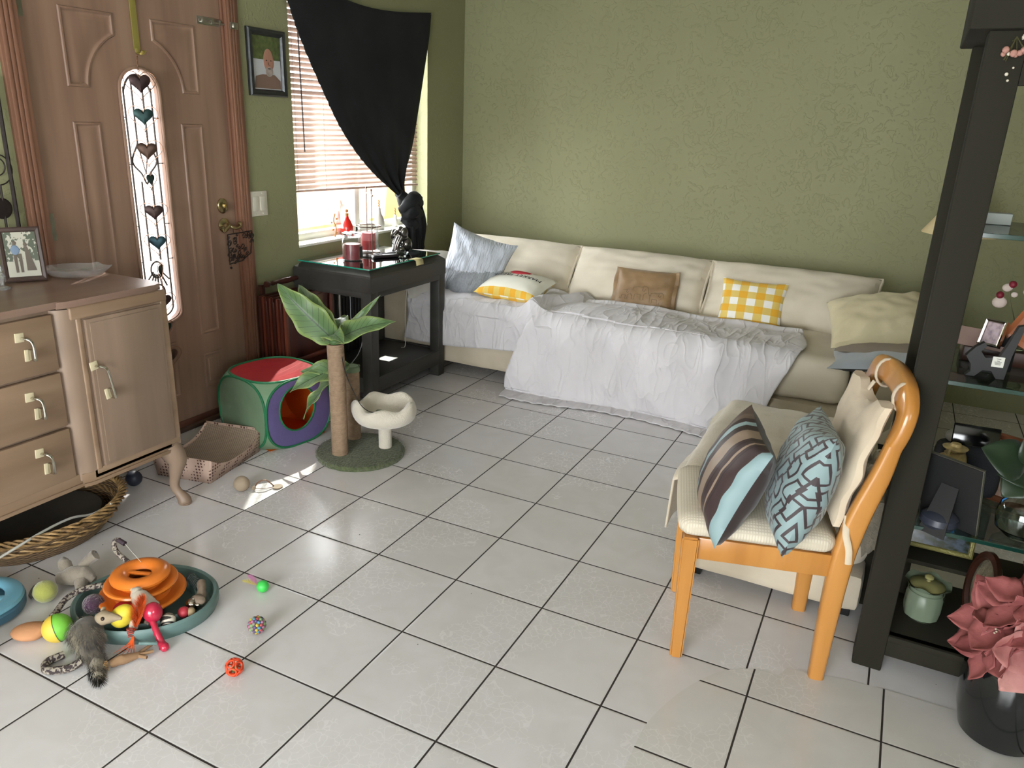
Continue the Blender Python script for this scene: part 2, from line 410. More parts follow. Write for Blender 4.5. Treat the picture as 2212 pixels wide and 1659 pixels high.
# window
SILLM = mat('white gloss sill paint', '#e4e6dc', .35)
b = newbm(); xo = -.905
for y0, y1 in ((WY0, WY0+.035), (WY1-.035, WY1), (1.545, 1.59)): bx(b, xo-.02, xo+.02, y0, y1, WZ0, WZ1, .003)
for z0, z1 in ((WZ0, WZ0+.04), (WZ1-.035, WZ1)): bx(b, xo-.02, xo+.02, WY0, WY1, z0, z1, .003)
win = struct(obj('window_1', b, ALU))
b = newbm(); bx(b, xo-.003, xo+.003, WY0+.02, WY1-.02, WZ0+.02, WZ1-.02); obj('pane', b, PANE, win, smooth=False)
b = newbm(); bx(b, XW-.115, XW+.004, WY0+.0, WY1-.0, WZ0-.012, WZ0+.002, .002); obj('sill', b, SILLM, win)

# front door
DW = wood('reddish brown door wood', '#8f7461', '#795e4e', 2, .42, 10)
TRIM = wood('red brown door casing', '#8c6450', '#71503f', 2, .42, 10)
BRASS = mat('aged brass', '#b8a880', .22, 1.0, ns=3, na=.3)
STEEL = mat('worn steel', '#b9b7ae', .28, 1.0, ns=9, na=.3)
yc = .0775; ys0, ys1 = -.375, .53; xf = -.802
b = newbm()
gl = []  # long glass slot with a round head and foot
gw, gt, gb_ = .088, 1.475, .575
for k in range(17): a = pi*k/16; gl.append((yc+gw*cos(a), gt+gw*sin(a)*1.0))
for k in range(1, 20): gl.append((yc-gw, gt+(gb_-gt)*k/20))
for k in range(17): a = pi+pi*k/16; gl.append((yc+gw*cos(a), gb_+gw*sin(a)*.5))
for k in range(1, 20): gl.append((yc+gw, gb_+(gt-gb_)*k/20))
N = len(gl); cz = (gt+gb_)/2; zt, zb = 2.025, .022
def outer(y, z):
    dy, dz = y-yc, z-cz
    s = min(((ys1-yc) if dy > 0 else (yc-ys0))/max(abs(dy), 1e-6), ((zt-cz) if dz > 0 else (cz-zb))/max(abs(dz), 1e-6))
    return (yc+dy*s, cz+dz*s)
out = [outer(y, z) for y, z in gl]
for x, sgn in ((xf, 1), (xf-.042, -1)):
    gi = ring(b, [(x, y, z) for y, z in gl]); go = ring(b, [(x, y, z) for y, z in out])
    for i in range(N):
        j = (i+1) % N; p, q = out[i], out[j]
        if abs(p[0]-q[0]) > 1e-5 and abs(p[1]-q[1]) > 1e-5:      # a corner of the slab lies between
            cy = ys0 if min(p[0], q[0]) <= ys0+1e-5 else ys1; cz2 = zb if min(p[1], q[1]) <= zb+1e-5 else zt
            cvt = b.verts.new((x, cy, cz2)); b.faces.new((gi[i], gi[j], go[j], cvt, go[i]))
        else: b.faces.new((gi[i], gi[j], go[j], go[i]))
    if sgn == 1: g0 = gi
    else: bridge(b, g0, gi)
bx(b, xf-.042, xf, ys0-.0005, ys0, zb, zt); bx(b, xf-.042, xf, ys1, ys1+.0005, zb, zt)
door = struct(obj('door_1', b, DW, smooth=False))
def inset2(pts, d):
    n = len(pts); out = []
    A = sum(pts[i][0]*pts[(i+1) % n][1]-pts[(i+1) % n][0]*pts[i][1] for i in range(n)); s = 1 if A > 0 else -1
    for i in range(n):
        p0, p1, p2 = pts[i-1], pts[i], pts[(i+1) % n]
        e1 = Vector((p1[0]-p0[0], p1[1]-p0[1])).normalized(); e2 = Vector((p2[0]-p1[0], p2[1]-p1[1])).normalized()
        n1 = Vector((-e1.y, e1.x))*s; n2 = Vector((-e2.y, e2.x))*s
        k = (n1+n2); k = k/max(k.dot(n1), .3); out.append((p1[0]+k.x*d, p1[1]+k.y*d))
    return out
def panel(pts, name='panel', fld=.045):
    b = newbm(); prev = None
    for d, h in ((0, 0), (.003, .005), (.009, .006), (.015, .001), (.019, .0004), (.026, .0004), (fld, .004)):
        q = inset2(pts, d); r = ring(b, [(xf+h, y, z) for y, z in q])
        if prev: bridge(b, prev, r)
        prev = r
    b.faces.new(prev); obj(name, b, DW, door)
def rect(y0, y1, z0, z1): return [(y0, z0), (y1, z0), (y1, z1), (y0, z1)]
arc_r = .215
arcL = [(yc-arc_r*cos(a), 1.475+arc_r*sin(a)) for a in [radians(x) for x in range(4, 74, 7)]]
pl = [(-.225, 1.482), (arcL[0][0], 1.482)]+arcL+[(arcL[-1][0], 1.755), (-.225, 1.755)]
panel(pl, fld=.04); panel([(2*yc-y, z) for y, z in pl][::-1], fld=.04)
for y0, y1 in ((-.225, -.112), (2*yc+.112, 2*yc+.225)):
    panel(rect(y0, y1, .43, 1.36), fld=.04); panel(rect(y0, y1, .17, .335), fld=.03)
panel(rect(.03, .125, .17, .43), fld=.03)
# moulding round the glass
b = newbm(); loop = [Vector((xf+.006, y, z)) for y, z in [(yc+(y-yc)*1.06, z+(.005 if z > 1.475 else -.008)) for y, z in gl]]
tube(b, loop, .0065, 8, closed=True); obj('glass_moulding', b, DW, door)
PG = bpy.data.materials.new('textured door glass'); PG.use_nodes = True; t = PG.node_tree; t.nodes.clear()
o_ = node(t, 'ShaderNodeOutputMaterial'); mx = node(t, 'ShaderNodeMixShader'); mx.inputs[0].default_value = .12
tl = node(t, 'ShaderNodeBsdfTranslucent'); tl.inputs[0].default_value = (.5, .5, .52, 1); tr = node(t, 'ShaderNodeBsdfTransparent')
t.links.new(tl.outputs[0], mx.inputs[1]); t.links.new(tr.outputs[0], mx.inputs[2]); t.links.new(mx.outputs[0], o_.inputs[0])
b = newbm(); b.faces.new(ring(b, [(xf-.02, y, z) for y, z in gl])); obj('door_glass', b, PG, door, smooth=False)
CAME = mat('dark leaded came', '#4a4440', .5, .3)
b = newbm(); xg = xf-.012
def came(pts, r=.0042): tube(b, [(xg, y, z) for y, z in pts], r, 6)
inn = [(yc+(y-yc)*.72, z+(-.02 if z > 1.475 else .02)) for y, z in gl]; tube(b, [(xg, y, z) for y, z in inn], .0042, 6, closed=True)
for dy in (-.025, .025): came([(yc+dy, 1.53), (yc+dy, 1.28)]); came([(yc+dy, 1.13), (yc+dy, .80)])
dm = catmull([(0, yc-.025, 1.28), (0, yc-.058, 1.21), (0, yc-.02, 1.16), (0, yc, 1.12), (0, yc+.02, 1.16), (0, yc+.058, 1.21), (0, yc+.025, 1.28)], 5)
came([(p.y, p.z) for p in dm]); came([(yc-.025, 1.28), (yc, 1.16), (yc+.025, 1.28)])
for k in range(7):
    a = radians(200+k*23.3); came([(yc+.02*cos(a), .76+.02*sin(a)), (yc+.06*cos(a), .74+.08*sin(a))])
for zc in (.76, .66): came([(yc+.03*cos(a), zc+.035*sin(a)) for a in [2*pi*k/20 for k in range(21)]])
for z in (1.38, 1.2, .95, .8): came([(yc-.088, z), (yc-.062, z)], .0022); came([(yc+.062, z), (yc+.088, z)], .0022)
obj('leading', b, CAME, door)
# casing, jamb and threshold
b = newbm()
for y0, y1 in ((-.463, -.385), (.540, .612)):
    bx(b, XW-.002, XW+.016, y0, y1, 0, 2.11, .003)
    for f in (.2, .42, .64): bx(b, XW+.012, XW+.021, y0+(y1-y0)*f-.005, y0+(y1-y0)*f+.009, 0, 2.11, .003)
bx(b, XW-.002, XW+.018, -.463, .612, 2.035, 2.11, .003)
bx(b, XW-.16, XW-.002, -.399, -.378, 0, 2.04); bx(b, XW-.16, XW-.002, .533, .554, 0, 2.04); bx(b, XW-.16, XW-.002, -.40, .555, 2.027, 2.039)
struct(obj('trim_1', b, TRIM))
b = newbm(); bx(b, XW-.16, XW+.01, -.38, .535, 0, .016, .003); struct(obj('trim_2', b, mat('dark threshold', '#4a3a34', .5)))
b = newbm(); bx(b, xf-.0, xf+.006, ys0+.02, ys1-.02, .02, .05, .002); obj('sweep', b, mat('brown door sweep', '#5d3a2e', .6), door)
# hinges
for z in (.985, 1.75, .25):
    b = newbm()
    for k in range(5): lathe(b, [(0, 0), (.006, 0), (.006, .019), (0, .019)], 10, (xf+.004, -.379, z-.05+.0205*k))
    bx(b, xf-.001, xf+.002, -.375, -.352, z-.05, z+.05); obj('hinge', b, STEEL, door)
# lever, dead bolt, slide bolt
lv = obj('lever_handle', lathe(bb := newbm(), [(0, 0), (.033, 0), (.033, .004), (.024, .010), (.014, .014), (.012, .03), (0, .03)], 24, (0, 0, 0), Matrix.Translation((xf, .458, .915)) @ Matrix.Rotation(radians(90), 4, 'Y')) and bb, BRASS, door)
bb = newbm(); tube(bb, catmull([(xf+.03, .463, .915), (xf+.042, .452, .918), (xf+.045, .43, .905), (xf+.045, .415, .893), (xf+.043, .409, .905)], 5), lambda t: .0085-.003*t, 10)
tube(bb, catmull([(xf+.03, .463, .915), (xf+.042, .478, .905), (xf+.045, .50, .903), (xf+.045, .518, .915), (xf+.045, .512, .928), (xf+.045, .503, .921)], 5), lambda t: .0085-.0035*t, 10)
obj('lever', bb, BRASS, lv)
bb = newbm(); lathe(bb, [(0, 0), (.031, 0), (.031, .005), (.022, .012), (0, .013)], 24, (0, 0, 0), Matrix.Translation((xf, .456, 1.004)) @ Matrix.Rotation(radians(90), 4, 'Y') @ Matrix.Diagonal((1.12, .92, 1, 1)))
db = obj('dead_bolt', bb, BRASS, door); bb = newbm(); box(bb, (xf+.02, .456, 1.0), (.018, .009, .034), .003); obj('thumb_turn', bb, BRASS, db)
bb = newbm(); bx(bb, xf+.001, xf+.003, .40, .528, 1.765, 1.797, .001)
bolt = obj('slide_bolt', bb, STEEL, door)
bb = newbm(); tube(bb, [(xf+.011, .405, 1.781), (xf+.011, .60, 1.776)], .0055, 10); tube(bb, [(xf+.011, .455, 1.781), (xf+.026, .455, 1.771)], .004, 8)
for y in (.42, .475, .515): bx(bb, xf+.003, xf+.018, y-.006, y+.006, 1.772, 1.790, .002)
obj('bolt_rod', bb, STEEL, bolt)
bb = newbm(); bx(bb, XW+.020, XW+.023, .555, .600, 1.762, 1.790, .001); bx(bb, XW+.02, XW+.034, .565, .585, 1.767, 1.785, .002); obj('bolt_keeper', bb, STEEL, bolt)

# over-door hanger and the heart garland
GOLD = mat('gold painted steel', '#b9ad62', .35, .7)
b = newbm(); bx(b, xf+.004, xf+.008, .072, .100, 1.635, 2.03, .0008)
tube(b, catmull([(xf+.006, .086, 1.64), (xf+.01, .086, 1.622), (xf+.03, .086, 1.618), (xf+.045, .086, 1.63)], 5), .003, 8, flat=(1, 4)); bx(b, xf-.05, xf+.008, .072, .100, 2.027, 2.030)
tag(obj('door_hanger', b, GOLD), 'gold metal over-door hook hanging in front of the brown front door', 'door hanger')
gar = thing('heart_garland', 'long hanging garland of dark metal hearts with wire outlines over the door glass', 'garland', (xf+.055, .042, 1.60))
WIRE = mat('copper wire', '#8a6a55', .35, .9)
HC = [mat('heart '+n, c, .45, .6, ns=30, na=.5) for n, c in (('dark maroon', '#43302f'), ('dark teal', '#2f4846'), ('brown', '#5b4538'), ('verdigris', '#3a4c49'), ('plum brown', '#4a3a38'), ('blue green', '#35505a'), ('dark green', '#2c3a35'))]
def heart(r, n=30): return [(r*.0625*16*sin(t)**3*1.0, r*.0625*(13*cos(t)-5*cos(2*t)-2*cos(3*t)-cos(4*t))) for t in [2*pi*k/n for k in range(n)]]
zs = [1.512, 1.389, 1.258, 1.145, 1.015, .89, .772, .64, .52, .394]
szs = [.042, .038, .040, .026, .037, .035, .030, .034, .028, .038]; tw = [-.5, -.6, -.7, .2, -.6, -.7, .6, -.4, .1, -.2]
prev = 1.615-1.6
for z, s in zip(zs, szs):
    zt_ = z-1.6+s*.72; k = max(2, int((prev-zt_)/.009))
    b = newbm()
    for i in range(k):
        a = prev+(zt_-prev)*(i+.5)/k; L = abs(prev-zt_)/k*.75
        pts = [(.0035*cos(q)*(i % 2), .0035*cos(q)*(1-i % 2), a+L*sin(q)) for q in [2*pi*j/8 for j in range(8)]]
        tube(b, pts, .0009, 5, closed=True)
    obj('chain', b, WIRE, gar)
    prev = z-1.6-s*1.05
for i, (z, s) in enumerate(zip(zs, szs)):
    M = Matrix.Translation((0, 0, z-1.6)) @ Matrix.Rotation(tw[i], 4, 'Z')
    b = newbm(); h = heart(s*.95); front = None
    for d, k in ((.0, 1), (.004, .8), (.006, .4)):
        r = ring(b, [M @ Vector((d, y*k, zz*k)) for y, zz in h]); rb = ring(b, [M @ Vector((-d, y*k, zz*k)) for y, zz in h]) if d else None
        if front: bridge(b, front[0], r); bridge(b, front[1], rb)
        front = (r, rb or r)
    b.faces.new(front[0]); b.faces.new(front[1]); ho = obj('heart', b, HC[i % 7], gar)
    b = newbm(); tube(b, [M @ Vector((0, y, zz-.004)) for y, zz in heart(s*1.42, 26)], .0017, 6, closed=True); obj('wire_heart', b, WIRE, ho)

# ornate dark key rack shape hanging from the lever
b = newbm(); IRON = mat('dark iron filigree', '#2e2624', .5, .4, bs=80, bst=.4)
xo = xf+.055
for k in range(60):
    a = random.uniform(.42, .575); z = random.uniform(.75, .88)
    if (a-.54)**2/.04**2+(z-.845)**2/.055**2 < 1 or (z < .875 and a < .54 and z > .745+.0*(a)) and random.random() < .8:
        r = random.uniform(.008, .016); t0 = random.uniform(0, 6)
        tube(b, [(xo+.004*sin(t0+q), a+r*(1-q/9)*cos(t0+q), z+r*(1-q/9)*sin(t0+q)) for q in [x*.7 for x in range(10)]], .0022, 5)
tube(b, [(xo, .424, .88), (xo, .424, .74)], .003, 6); tube(b, [(xo, .575, .88), (xo, .56, .78), (xo, .50, .75), (xo, .43, .745)], .003, 6)
tube(b, [(xo, .424, .88), (xo, .575, .883)], .003, 6); sph(b, (xo, .43, .725), .006); tube(b, [(xo, .43, .745), (xo, .43, .73)], .001, 5)
tube(b, [(xf+.045, .47, .903), (xo, .46, .886)], .0015, 5); tube(b, [(xf+.045, .51, .905), (xo, .52, .886)], .0015, 5)
tag(obj('lace_ornament', b, IRON), 'dark filigree ornament hanging below the brass door lever', 'ornament')

# light switch
SW = mat('ivory switch plastic', '#d3cfc0', .4)
ls = thing('light_switch', 'ivory double rocker light switch on green wall beside the door', 'light switch', (XW, .671, 1.0))
b = newbm(); bx(b, 0, .006, -.058, .058, -.059, .059, .0025); obj('plate', b, SW, ls)
for y in (-.024, .024):
    b = newbm(); box(b, (.008, y, 0), (.006, .034, .068), .0015, rot=Matrix.Rotation(radians(3 if y < 0 else -3), 3, 'Y')); obj('rocker', b, SW, ls)
b = newbm()
for y in (-.024, .024):
    for z in (-.048, .048): sph(b, (.006, y, z), .003, 8, 6)
obj('screw', b, SW, ls)

# framed portrait
FR = mat('dark pewter frame', '#3a3c3d', .3, .5, bs=40, bst=.3)
pf = thing('framed_portrait', 'dark framed photo of a smiling bald man hung beside the window', 'picture frame', (XW, .782, 1.640), 0)
b = newbm(); W2, H2 = .122, .147; prev = None
for d, h in ((0, 0), (0, .014), (.006, .02), (.014, .016), (.024, .018), (.030, .009), (.031, .004)):
    r = ring(b, [(h, y, z) for y, z in ((-W2+d, -H2+d), (W2-d, -H2+d), (W2-d, H2-d), (-W2+d, H2-d))])
    if prev: bridge(b, prev, r)
    prev = r
obj('frame', b, FR, pf, smooth=False)
pic = newbm(); bx(pic, .002, .0045, -W2+.028, W2-.028, -H2+.028, H2-.028)
m, t, p, N, L = nt('photo backdrop'); X, Y, Z, V = uvxy(t, 'Object')
n1 = node(t, 'ShaderNodeTexNoise'); n1.inputs['Scale'].default_value = 45; L.new(V, n1.inputs['Vector'])
leaf = mixc(t, n1.outputs['Fac'], rgb('#1c2414'), rgb('#6d7a4a')); L.new(mixc(t, mth(t, 'GREATER_THAN', Z, .015), rgb('#b9bcc0'), leaf), p.inputs['Base Color']); p.inputs['Roughness'].default_value = .25
ph = obj('photo', pic, m, pf, smooth=False)
SK = mat('printed skin tone', '#a87c6a', .4, ns=20, na=.15); SH = mat('printed shirt', '#7b6458', .5); BE = mat('printed white beard', '#a89a92', .6, ns=60, na=.3); DK = mat('printed shadow', '#3a2a26', .6)
b = newbm(); sph(b, (.005, .012, .012), .038, 24, 16, (.05, .85, 1.35)); sph(b, (.005, .03, .004), .03, 16, 10, (.03, .6, 1)); obj('head', b, SK, ph)
b = newbm(); poly_prism(b, [(.0046, y, z) for y, z in [(-.088, -.112), (.088, -.112), (.086, -.075), (.05, -.05), (-.03, -.05), (-.075, -.06)]], (.0006, 0, 0)); obj('shirt', b, SH, ph, smooth=False)
b = newbm(); sph(b, (.0055, .014, -.035), .026, 20, 12, (.06, .95, .95)); obj('beard', b, BE, ph)
b = newbm(); sph(b, (.0065, -.001, .012), .005, 10, 6, (.1, 1.3, .5)); sph(b, (.0065, .026, .012), .005, 10, 6, (.1, 1.3, .5)); sph(b, (.0075, .013, -.024), .009, 10, 6, (.05, 1.2, .3)); tube(b, [(.0075, .010, .004), (.0078, .008, -.008), (.0078, .018, -.009)], .0009, 5); obj('face_features', b, DK, ph)

# wrought-iron wall piece at far left
b = newbm()
tube(b, [(XW+.02, -.503, 1.50), (XW+.02, -.506, .86)], .007, 8); tube(b, [(XW+.02, -.545, 1.15), (XW+.02, -.55, .9)], .004, 6)
sph(b, (XW+.02, -.552, 1.07), .036, 20, 12, (.15, 1, 1))
for r, c in ((.052, 1.20), (.03, 1.21)): tube(b, [(XW+.02, -.548+r*cos(a), c+r*sin(a)) for a in [2*pi*k/24 for k in range(24)]], .0022, 6, closed=True)
tube(b, catmull([(XW+.02, -.505, 1.48), (XW+.02, -.53, 1.40), (XW+.02, -.56, 1.42)], 6), .004, 6)
tag(obj('iron_wall_art', b, IRON), 'thin black iron wall decoration with discs and rings beside the door casing', 'wall decoration')

# blinds
SL = mat('brown grey blind slats', '#b9a59b', .5, ns=20, na=.08, transl=.3)
bl = thing('window_blind', 'brown mini blinds lowered over the bright window behind the black curtain', 'blind', (-.835, 1.52, 1.96))
b = newbm(); y0, y1 = .957, 2.125
z = 1.945; k = 0; zb_ = 1.045
while z > zb_:
    ang = radians(-48) if z > 1.50 else radians(50)
    hw = .0125; dy0 = .004*sin(k*1.7)
    zz = z+.0015*sin(k*2.3); prev = None
    for q in (-1, -.4, .4, 1):
        dx = hw*q*cos(ang); dz = -hw*q*sin(ang)+.0022*(1-q*q)
        cur = ring(b, [(-.835-dx*-1, y, zz+dz+(y-y0)*.0) for y in (y0+dy0, y1)])
        if prev: b.faces.new((prev[0], prev[1], cur[1], cur[0]))
        prev = cur
    z -= .0262; k += 1
obj('slats', b, SL, bl, off=bl.location, solid=.0012)
b = newbm(); bx(b, -.85, -.82, y0, y1, 1.945, 1.982, .003); obj('head_rail', b, SL, bl, off=bl.location)
b = newbm(); box(b, (-.835, (y0+y1)/2, 1.028), (.026, y1-y0, .013), .004, rot=Matrix.Rotation(radians(-1), 3, 'X')); obj('bottom_rail', b, SL, bl, off=bl.location)
GC = mat('grey cord', '#8d8580', .8)
for y in (1.0, 1.22, 1.75, 2.04):
    b = newbm()
    for x in (-.848, -.822): tube(b, [(x, y, 1.96), (x, y, 1.03)], .0009, 5)
    obj('ladder_cord', b, GC, bl, off=bl.location)
b = newbm(); tube(b, [(-.812, 1.035, 1.95), (-.808, 1.043, 1.235)], .0038, 8); obj('tilt_wand', b, mat('dark wand', '#4f4140', .4), bl, off=bl.location)

# black curtain knotted at the bottom
BLK = mat('black curtain cloth', '#222325', .85, ns=4, na=.3, sheen=.04, bs=300, bst=.1, spec=.15)  # black lifted slightly: window haze is put into the cloth colour
cu_ = thing('black_curtain', 'black curtain pinned across the window and tied in a knot', 'curtain', (-.75, 1.8, 1.4))
Lp = [(.885, 2.06), (.935, 1.90), (1.02, 1.735), (1.156, 1.529), (1.27, 1.37), (1.411, 1.225), (1.56, 1.11), (1.70, 1.025), (1.80, .965)]
Rp = [(2.185, 2.035), (2.165, 1.90), (2.115, 1.72), (2.075, 1.57), (2.03, 1.41), (1.985, 1.26), (1.93, 1.14), (1.88, 1.05), (1.865, .98)]
Lc = catmull([(0, *p) for p in Lp], 8); Rc = catmull([(0, *p) for p in Rp], 8)
def curt(u, v):
    k = v*(len(Lc)-1); i = min(int(k), len(Lc)-2); f = k-i
    l = Lc[i].lerp(Lc[i+1], f); r = Rc[i].lerp(Rc[i+1], f)
    y = l.y+(r.y-l.y)*u; z = l.z+(r.z-l.z)*u
    z -= (.045*4*u*(1-u)+.02*sin(pi*u)**2)*(1-v)**2
    z -= .05*sin(pi*u)*v*(1-v)*2
    wdt = r.y-l.y
    amp = .002+.016*v**2
    x = -.765+amp*sin(u*pi*7+v*2)*(.35+.65*v)+.005*sin(u*23)*v*v+.012*v*sin(pi*u)
    x += .03*math.exp(-((u-.13)/.07)**2)*v*(1-.2*v)        # rolled left edge
    y += .003*sin(v*160)*math.exp(-u*30)*(v < .9)
    return Vector((x, y, z))
b = newbm(); grid(b, 70, 64, curt); obj('cloth', b, BLK, cu_, off=cu_.location, solid=.003)
b = newbm()
# the knot: three thick wraps of bunched cloth
def rope(pts, r, n=18, fl=(1, 1), sd=0):
    P = catmull(pts, 8); k0 = len(b.verts)
    tube(b, P, r, n, flat=fl); b.verts.ensure_lookup_table()
    for v in b.verts[k0:] if hasattr(b.verts, '__getitem__') else []:
        q = v.co; v.co = q+Vector((nz(q.x+sd, q.y, q.z, 22), nz(q.x, q.y+sd, q.z, 22), nz(q.x, q.y, q.z+sd, 22)))*.012
rope([(-.75, 1.80, .985), (-.735, 1.85, .94), (-.72, 1.875, .89), (-.74, 1.87, .84)], lambda t: .030+.012*sin(pi*t), fl=(1, 1.1))
rope([(-.72, 1.765, .88), (-.68, 1.80, .925), (-.675, 1.86, .955), (-.70, 1.925, .92), (-.715, 1.94, .86)], lambda t: .022+.024*sin(pi*t), sd=2)
rope([(-.71, 1.77, .86), (-.67, 1.80, .875), (-.665, 1.85, .88), (-.70, 1.93, .84)], lambda t: .028+.018*sin(pi*t), sd=4)
rope([(-.73, 1.79, .84), (-.69, 1.82, .83), (-.68, 1.87, .80), (-.70, 1.925, .76)], lambda t: .020+.018*sin(pi*t), sd=6)
obj('knot', b, BLK, cu_, off=cu_.location)
def tail(u, v):
    a = pi*(u*1.15-.1); z = .90-v*.27+.02*sin(u*9)
    yy = 1.875+v*.045; r = .058+.012*sin(v*5)+.009*sin(a*9+v*4)*(.4+v)
    return Vector((-.70+r*sin(a)*.8+.006*sin(u*30), yy-r*cos(a)*1.25+.02*(1-v)*0, z))
b = newbm(); grid(b, 60, 24, tail); obj('tail', b, BLK, cu_, off=cu_.location, solid=.004)
b = newbm(); tube(b, [(XW+.005, .90, 2.052), (XW+.035, .90, 2.055)], .004, 8); tube(b, [(XW+.005, 2.18, 2.025), (XW+.035, 2.18, 2.027)], .004, 8); obj('push_pins', b, STEEL, cu_, off=cu_.location)
# ================================================================ SIDEBOARD
OAK = wood('brown oak veneer', '#8d7867', '#766353', 2, .42, 9, bst=.2)
OAKH = wood('brown oak veneer crosswise', '#927a64', '#7b644f', 1, .42, 9, bst=.2)
OAKT = wood('sideboard top', '#866e60', '#71594d', 1, .33, 7, bst=.12)
CHR = mat('worn chrome', '#c8c4b8', .2, 1.0); CREAMP = mat('cream bakelite', '#cfc3a2', .4)
sb = thing('sideboard', 'brown oak sideboard with three drawers, rounded door bay and curved legs', 'sideboard', (-.48, -.9, 0))
X0, X1, XD = -.70, -.262, -.238       # back, drawer front, door bay front
YR, YD, YD2, YL = -.358, -.728, -1.19, -1.56
ZB, ZT = .222, .845
SO = sb.location
b = newbm(); bx(b, X0, X1-.012, YL, YR, ZB+.02, ZT-.022, .003)
# door bays with big rounded shoulders
def bay(b, ya, yb):
    n = 8; r = .055; prof = []
    for k in range(n+1):
        a = radians(90*k/n); prof.append((XD-r+r*sin(a) if True else 0, ya+r-r*cos(a)) if ya < yb else (XD-r+r*sin(a), ya-r+r*cos(a)))
    pts = [(X1-.02, ya)]+prof+[(XD, yb), (X1-.02, yb)]
    poly_prism(b, [(x, y, ZB+.02) for x, y in pts], (0, 0, ZT-.022-ZB-.02-.004))
bay(b, YD-.035, YR-.004); bay(b, YD2+.035, YL+.004)
obj('body', b, OAK, sb, off=SO)
b = newbm()
n = 6; tp = [(X0, YR), (X0, YL), (XD-.02, YL), (XD, YL+.02), (XD, YD2+.01), (X1+.004, YD2+.0), (X1+.004, YD+.0), (XD-.01, YD-.022), (XD, YD+.01), (XD, YR-.045), (XD-.012, YR-.015), (XD-.045, YR)]
for z0, z1, e in ((ZT-.022, ZT-.014, .0), (ZT-.014, ZT, .004)):
    poly_prism(b, [(x+(e if x > -.5 else 0), y, z0) for x, y in tp], (0, 0, z1-z0))
obj('top', b, OAKT, sb, off=SO)
b = newbm()
for z0, z1, e in ((ZB, ZB+.012, .006), (ZB+.012, ZB+.045, .0)):
    poly_prism(b, [(x+(e if x > -.5 else 0), y, z0) for x, y in tp], (0, 0, z1-z0))
obj('plinth', b, OAKH, sb, off=SO)
# thick round-nosed frame round the right door
b = newbm()
bx(b, XD-.012, XD+.006, -.718, YR-.002, ZT-.062, ZT-.022, .006, 3); bx(b, XD-.012, XD+.004, -.386, YR-.002, ZB+.045, ZT-.05, .006, 3)
bx(b, XD-.012, XD+.004, -.700, -.682, ZB+.045, ZT-.05, .004, 3); bx(b, XD-.012, XD+.003, -.70, -.37, ZB+.03, ZB+.052, .003)
obj('door_surround', b, OAKH, sb, off=SO)
b = newbm(); bx(b, XD+.001, XD+.013, -.676, -.392, ZB+.054, ZT-.066, .003); bx(b, XD+.010, XD+.016, -.664, -.404, ZB+.066, ZT-.078, .002)
cd_ = obj('cabinet_door', b, OAK, sb, off=SO)
def pull(y, z0, z1, x, par, tilt=0):
    b = newbm()
    T = Matrix.Translation((x, y, (z0+z1)/2)) @ Matrix.Rotation(tilt, 4, 'X') @ Matrix.Translation((-x, -y, -(z0+z1)/2))
    k = len(b.verts)
    box(b, (x+.002, y-.012, z1-.010), (.005, .026, .028), .001)
    bmesh.ops.transform(b, matrix=T, verts=b.verts); obj('backplate', b, CREAMP, par, off=SO); b = newbm(); box(b, (x+.002, y+.006, z0+.016), (.005, .014, .036), .001)
    bmesh.ops.transform(b, matrix=T, verts=b.verts); obj('backplate', b, CREAMP, par, off=SO)
    b = newbm()
    tube(b, catmull([(x+.003, y-.006, z1-.013), (x+.020, y-.002, z1-.012), (x+.030, y+.006, z1-.020), (x+.032, y+.011, z1-.04), (x+.030, y+.014, z0+.012)], 5), .0042, 10, flat=(1, 1.5))
    box(b, (x+.018, y+.013, z0+.018), (.028, .010, .034), .002)
    bmesh.ops.transform(b, matrix=T, verts=b.verts); obj('handle', b, CHR, par, off=SO)
pull(-.652, .505, .640, XD+.015, cd_, radians(8))
zs_ = [(.632, .812), (.445, .625), (.262, .438)]
for z0, z1 in zs_:
    b = newbm(); bx(b, X1-.012, X1+.008, YD2+.03, YD-.035, z0+.002, z1-.002, .003)
    dr = obj('drawer', b, OAKH, sb, off=SO)
    pull(-.86, (z0+z1)/2-.035, (z0+z1)/2+.048, X1+.007, dr, radians(-4)); pull(-1.08, (z0+z1)/2-.035, (z0+z1)/2+.048, X1+.007, dr)
b = newbm(); bx(b, XD+.001, XD+.013, YL+.03, YD2-.04, ZB+.054, ZT-.066, .003); obj('cabinet_door', b, OAK, sb, off=SO)
for i, (x, y, dx, dy) in enumerate([(-.27, -.395, 1, 1), (-.65, -.395, -1, 1), (-.27, -1.52, 1, -1), (-.65, -1.52, -1, -1)]):
    b = newbm()
    P = catmull([(x, y, ZB+.01), (x+.020*dx, y+.016*dy, ZB-.045), (x+.012*dx, y+.010*dy, ZB-.10), (x+.008*dx, y+.004*dy, ZB-.155), (x+.035*dx, y+.014*dy, .022), (x+.042*dx, y+.016*dy, .0)], 6)
    rr = [.042, .042, .038, .030, .024, .020, .018, .0165, .0155, .015, .015, .016]; R_ = []
    m_ = len(P)
    for k in range(m_):
        t_ = k/(m_-1)*(len(rr)-1); a_ = int(min(t_, len(rr)-2)); R_.append(rr[a_]+(rr[a_+1]-rr[a_])*(t_-a_))
    for k in range(m_-9, m_): R_[k] = .016+.009*sin(pi*(k-(m_-10))/10.5)
    tube(b, P, R_, 14); lathe(b, [(0, 0), (.022, 0), (.024, .005), (.018, .009), (0, .01)], 16, (x+.042*dx, y+.016*dy, 0))
    box(b, (x-.03*dx, y-.0*dy, ZB-.004), (.10, .05, .03), .012)
    obj('leg', b, OAK, sb, off=SO)

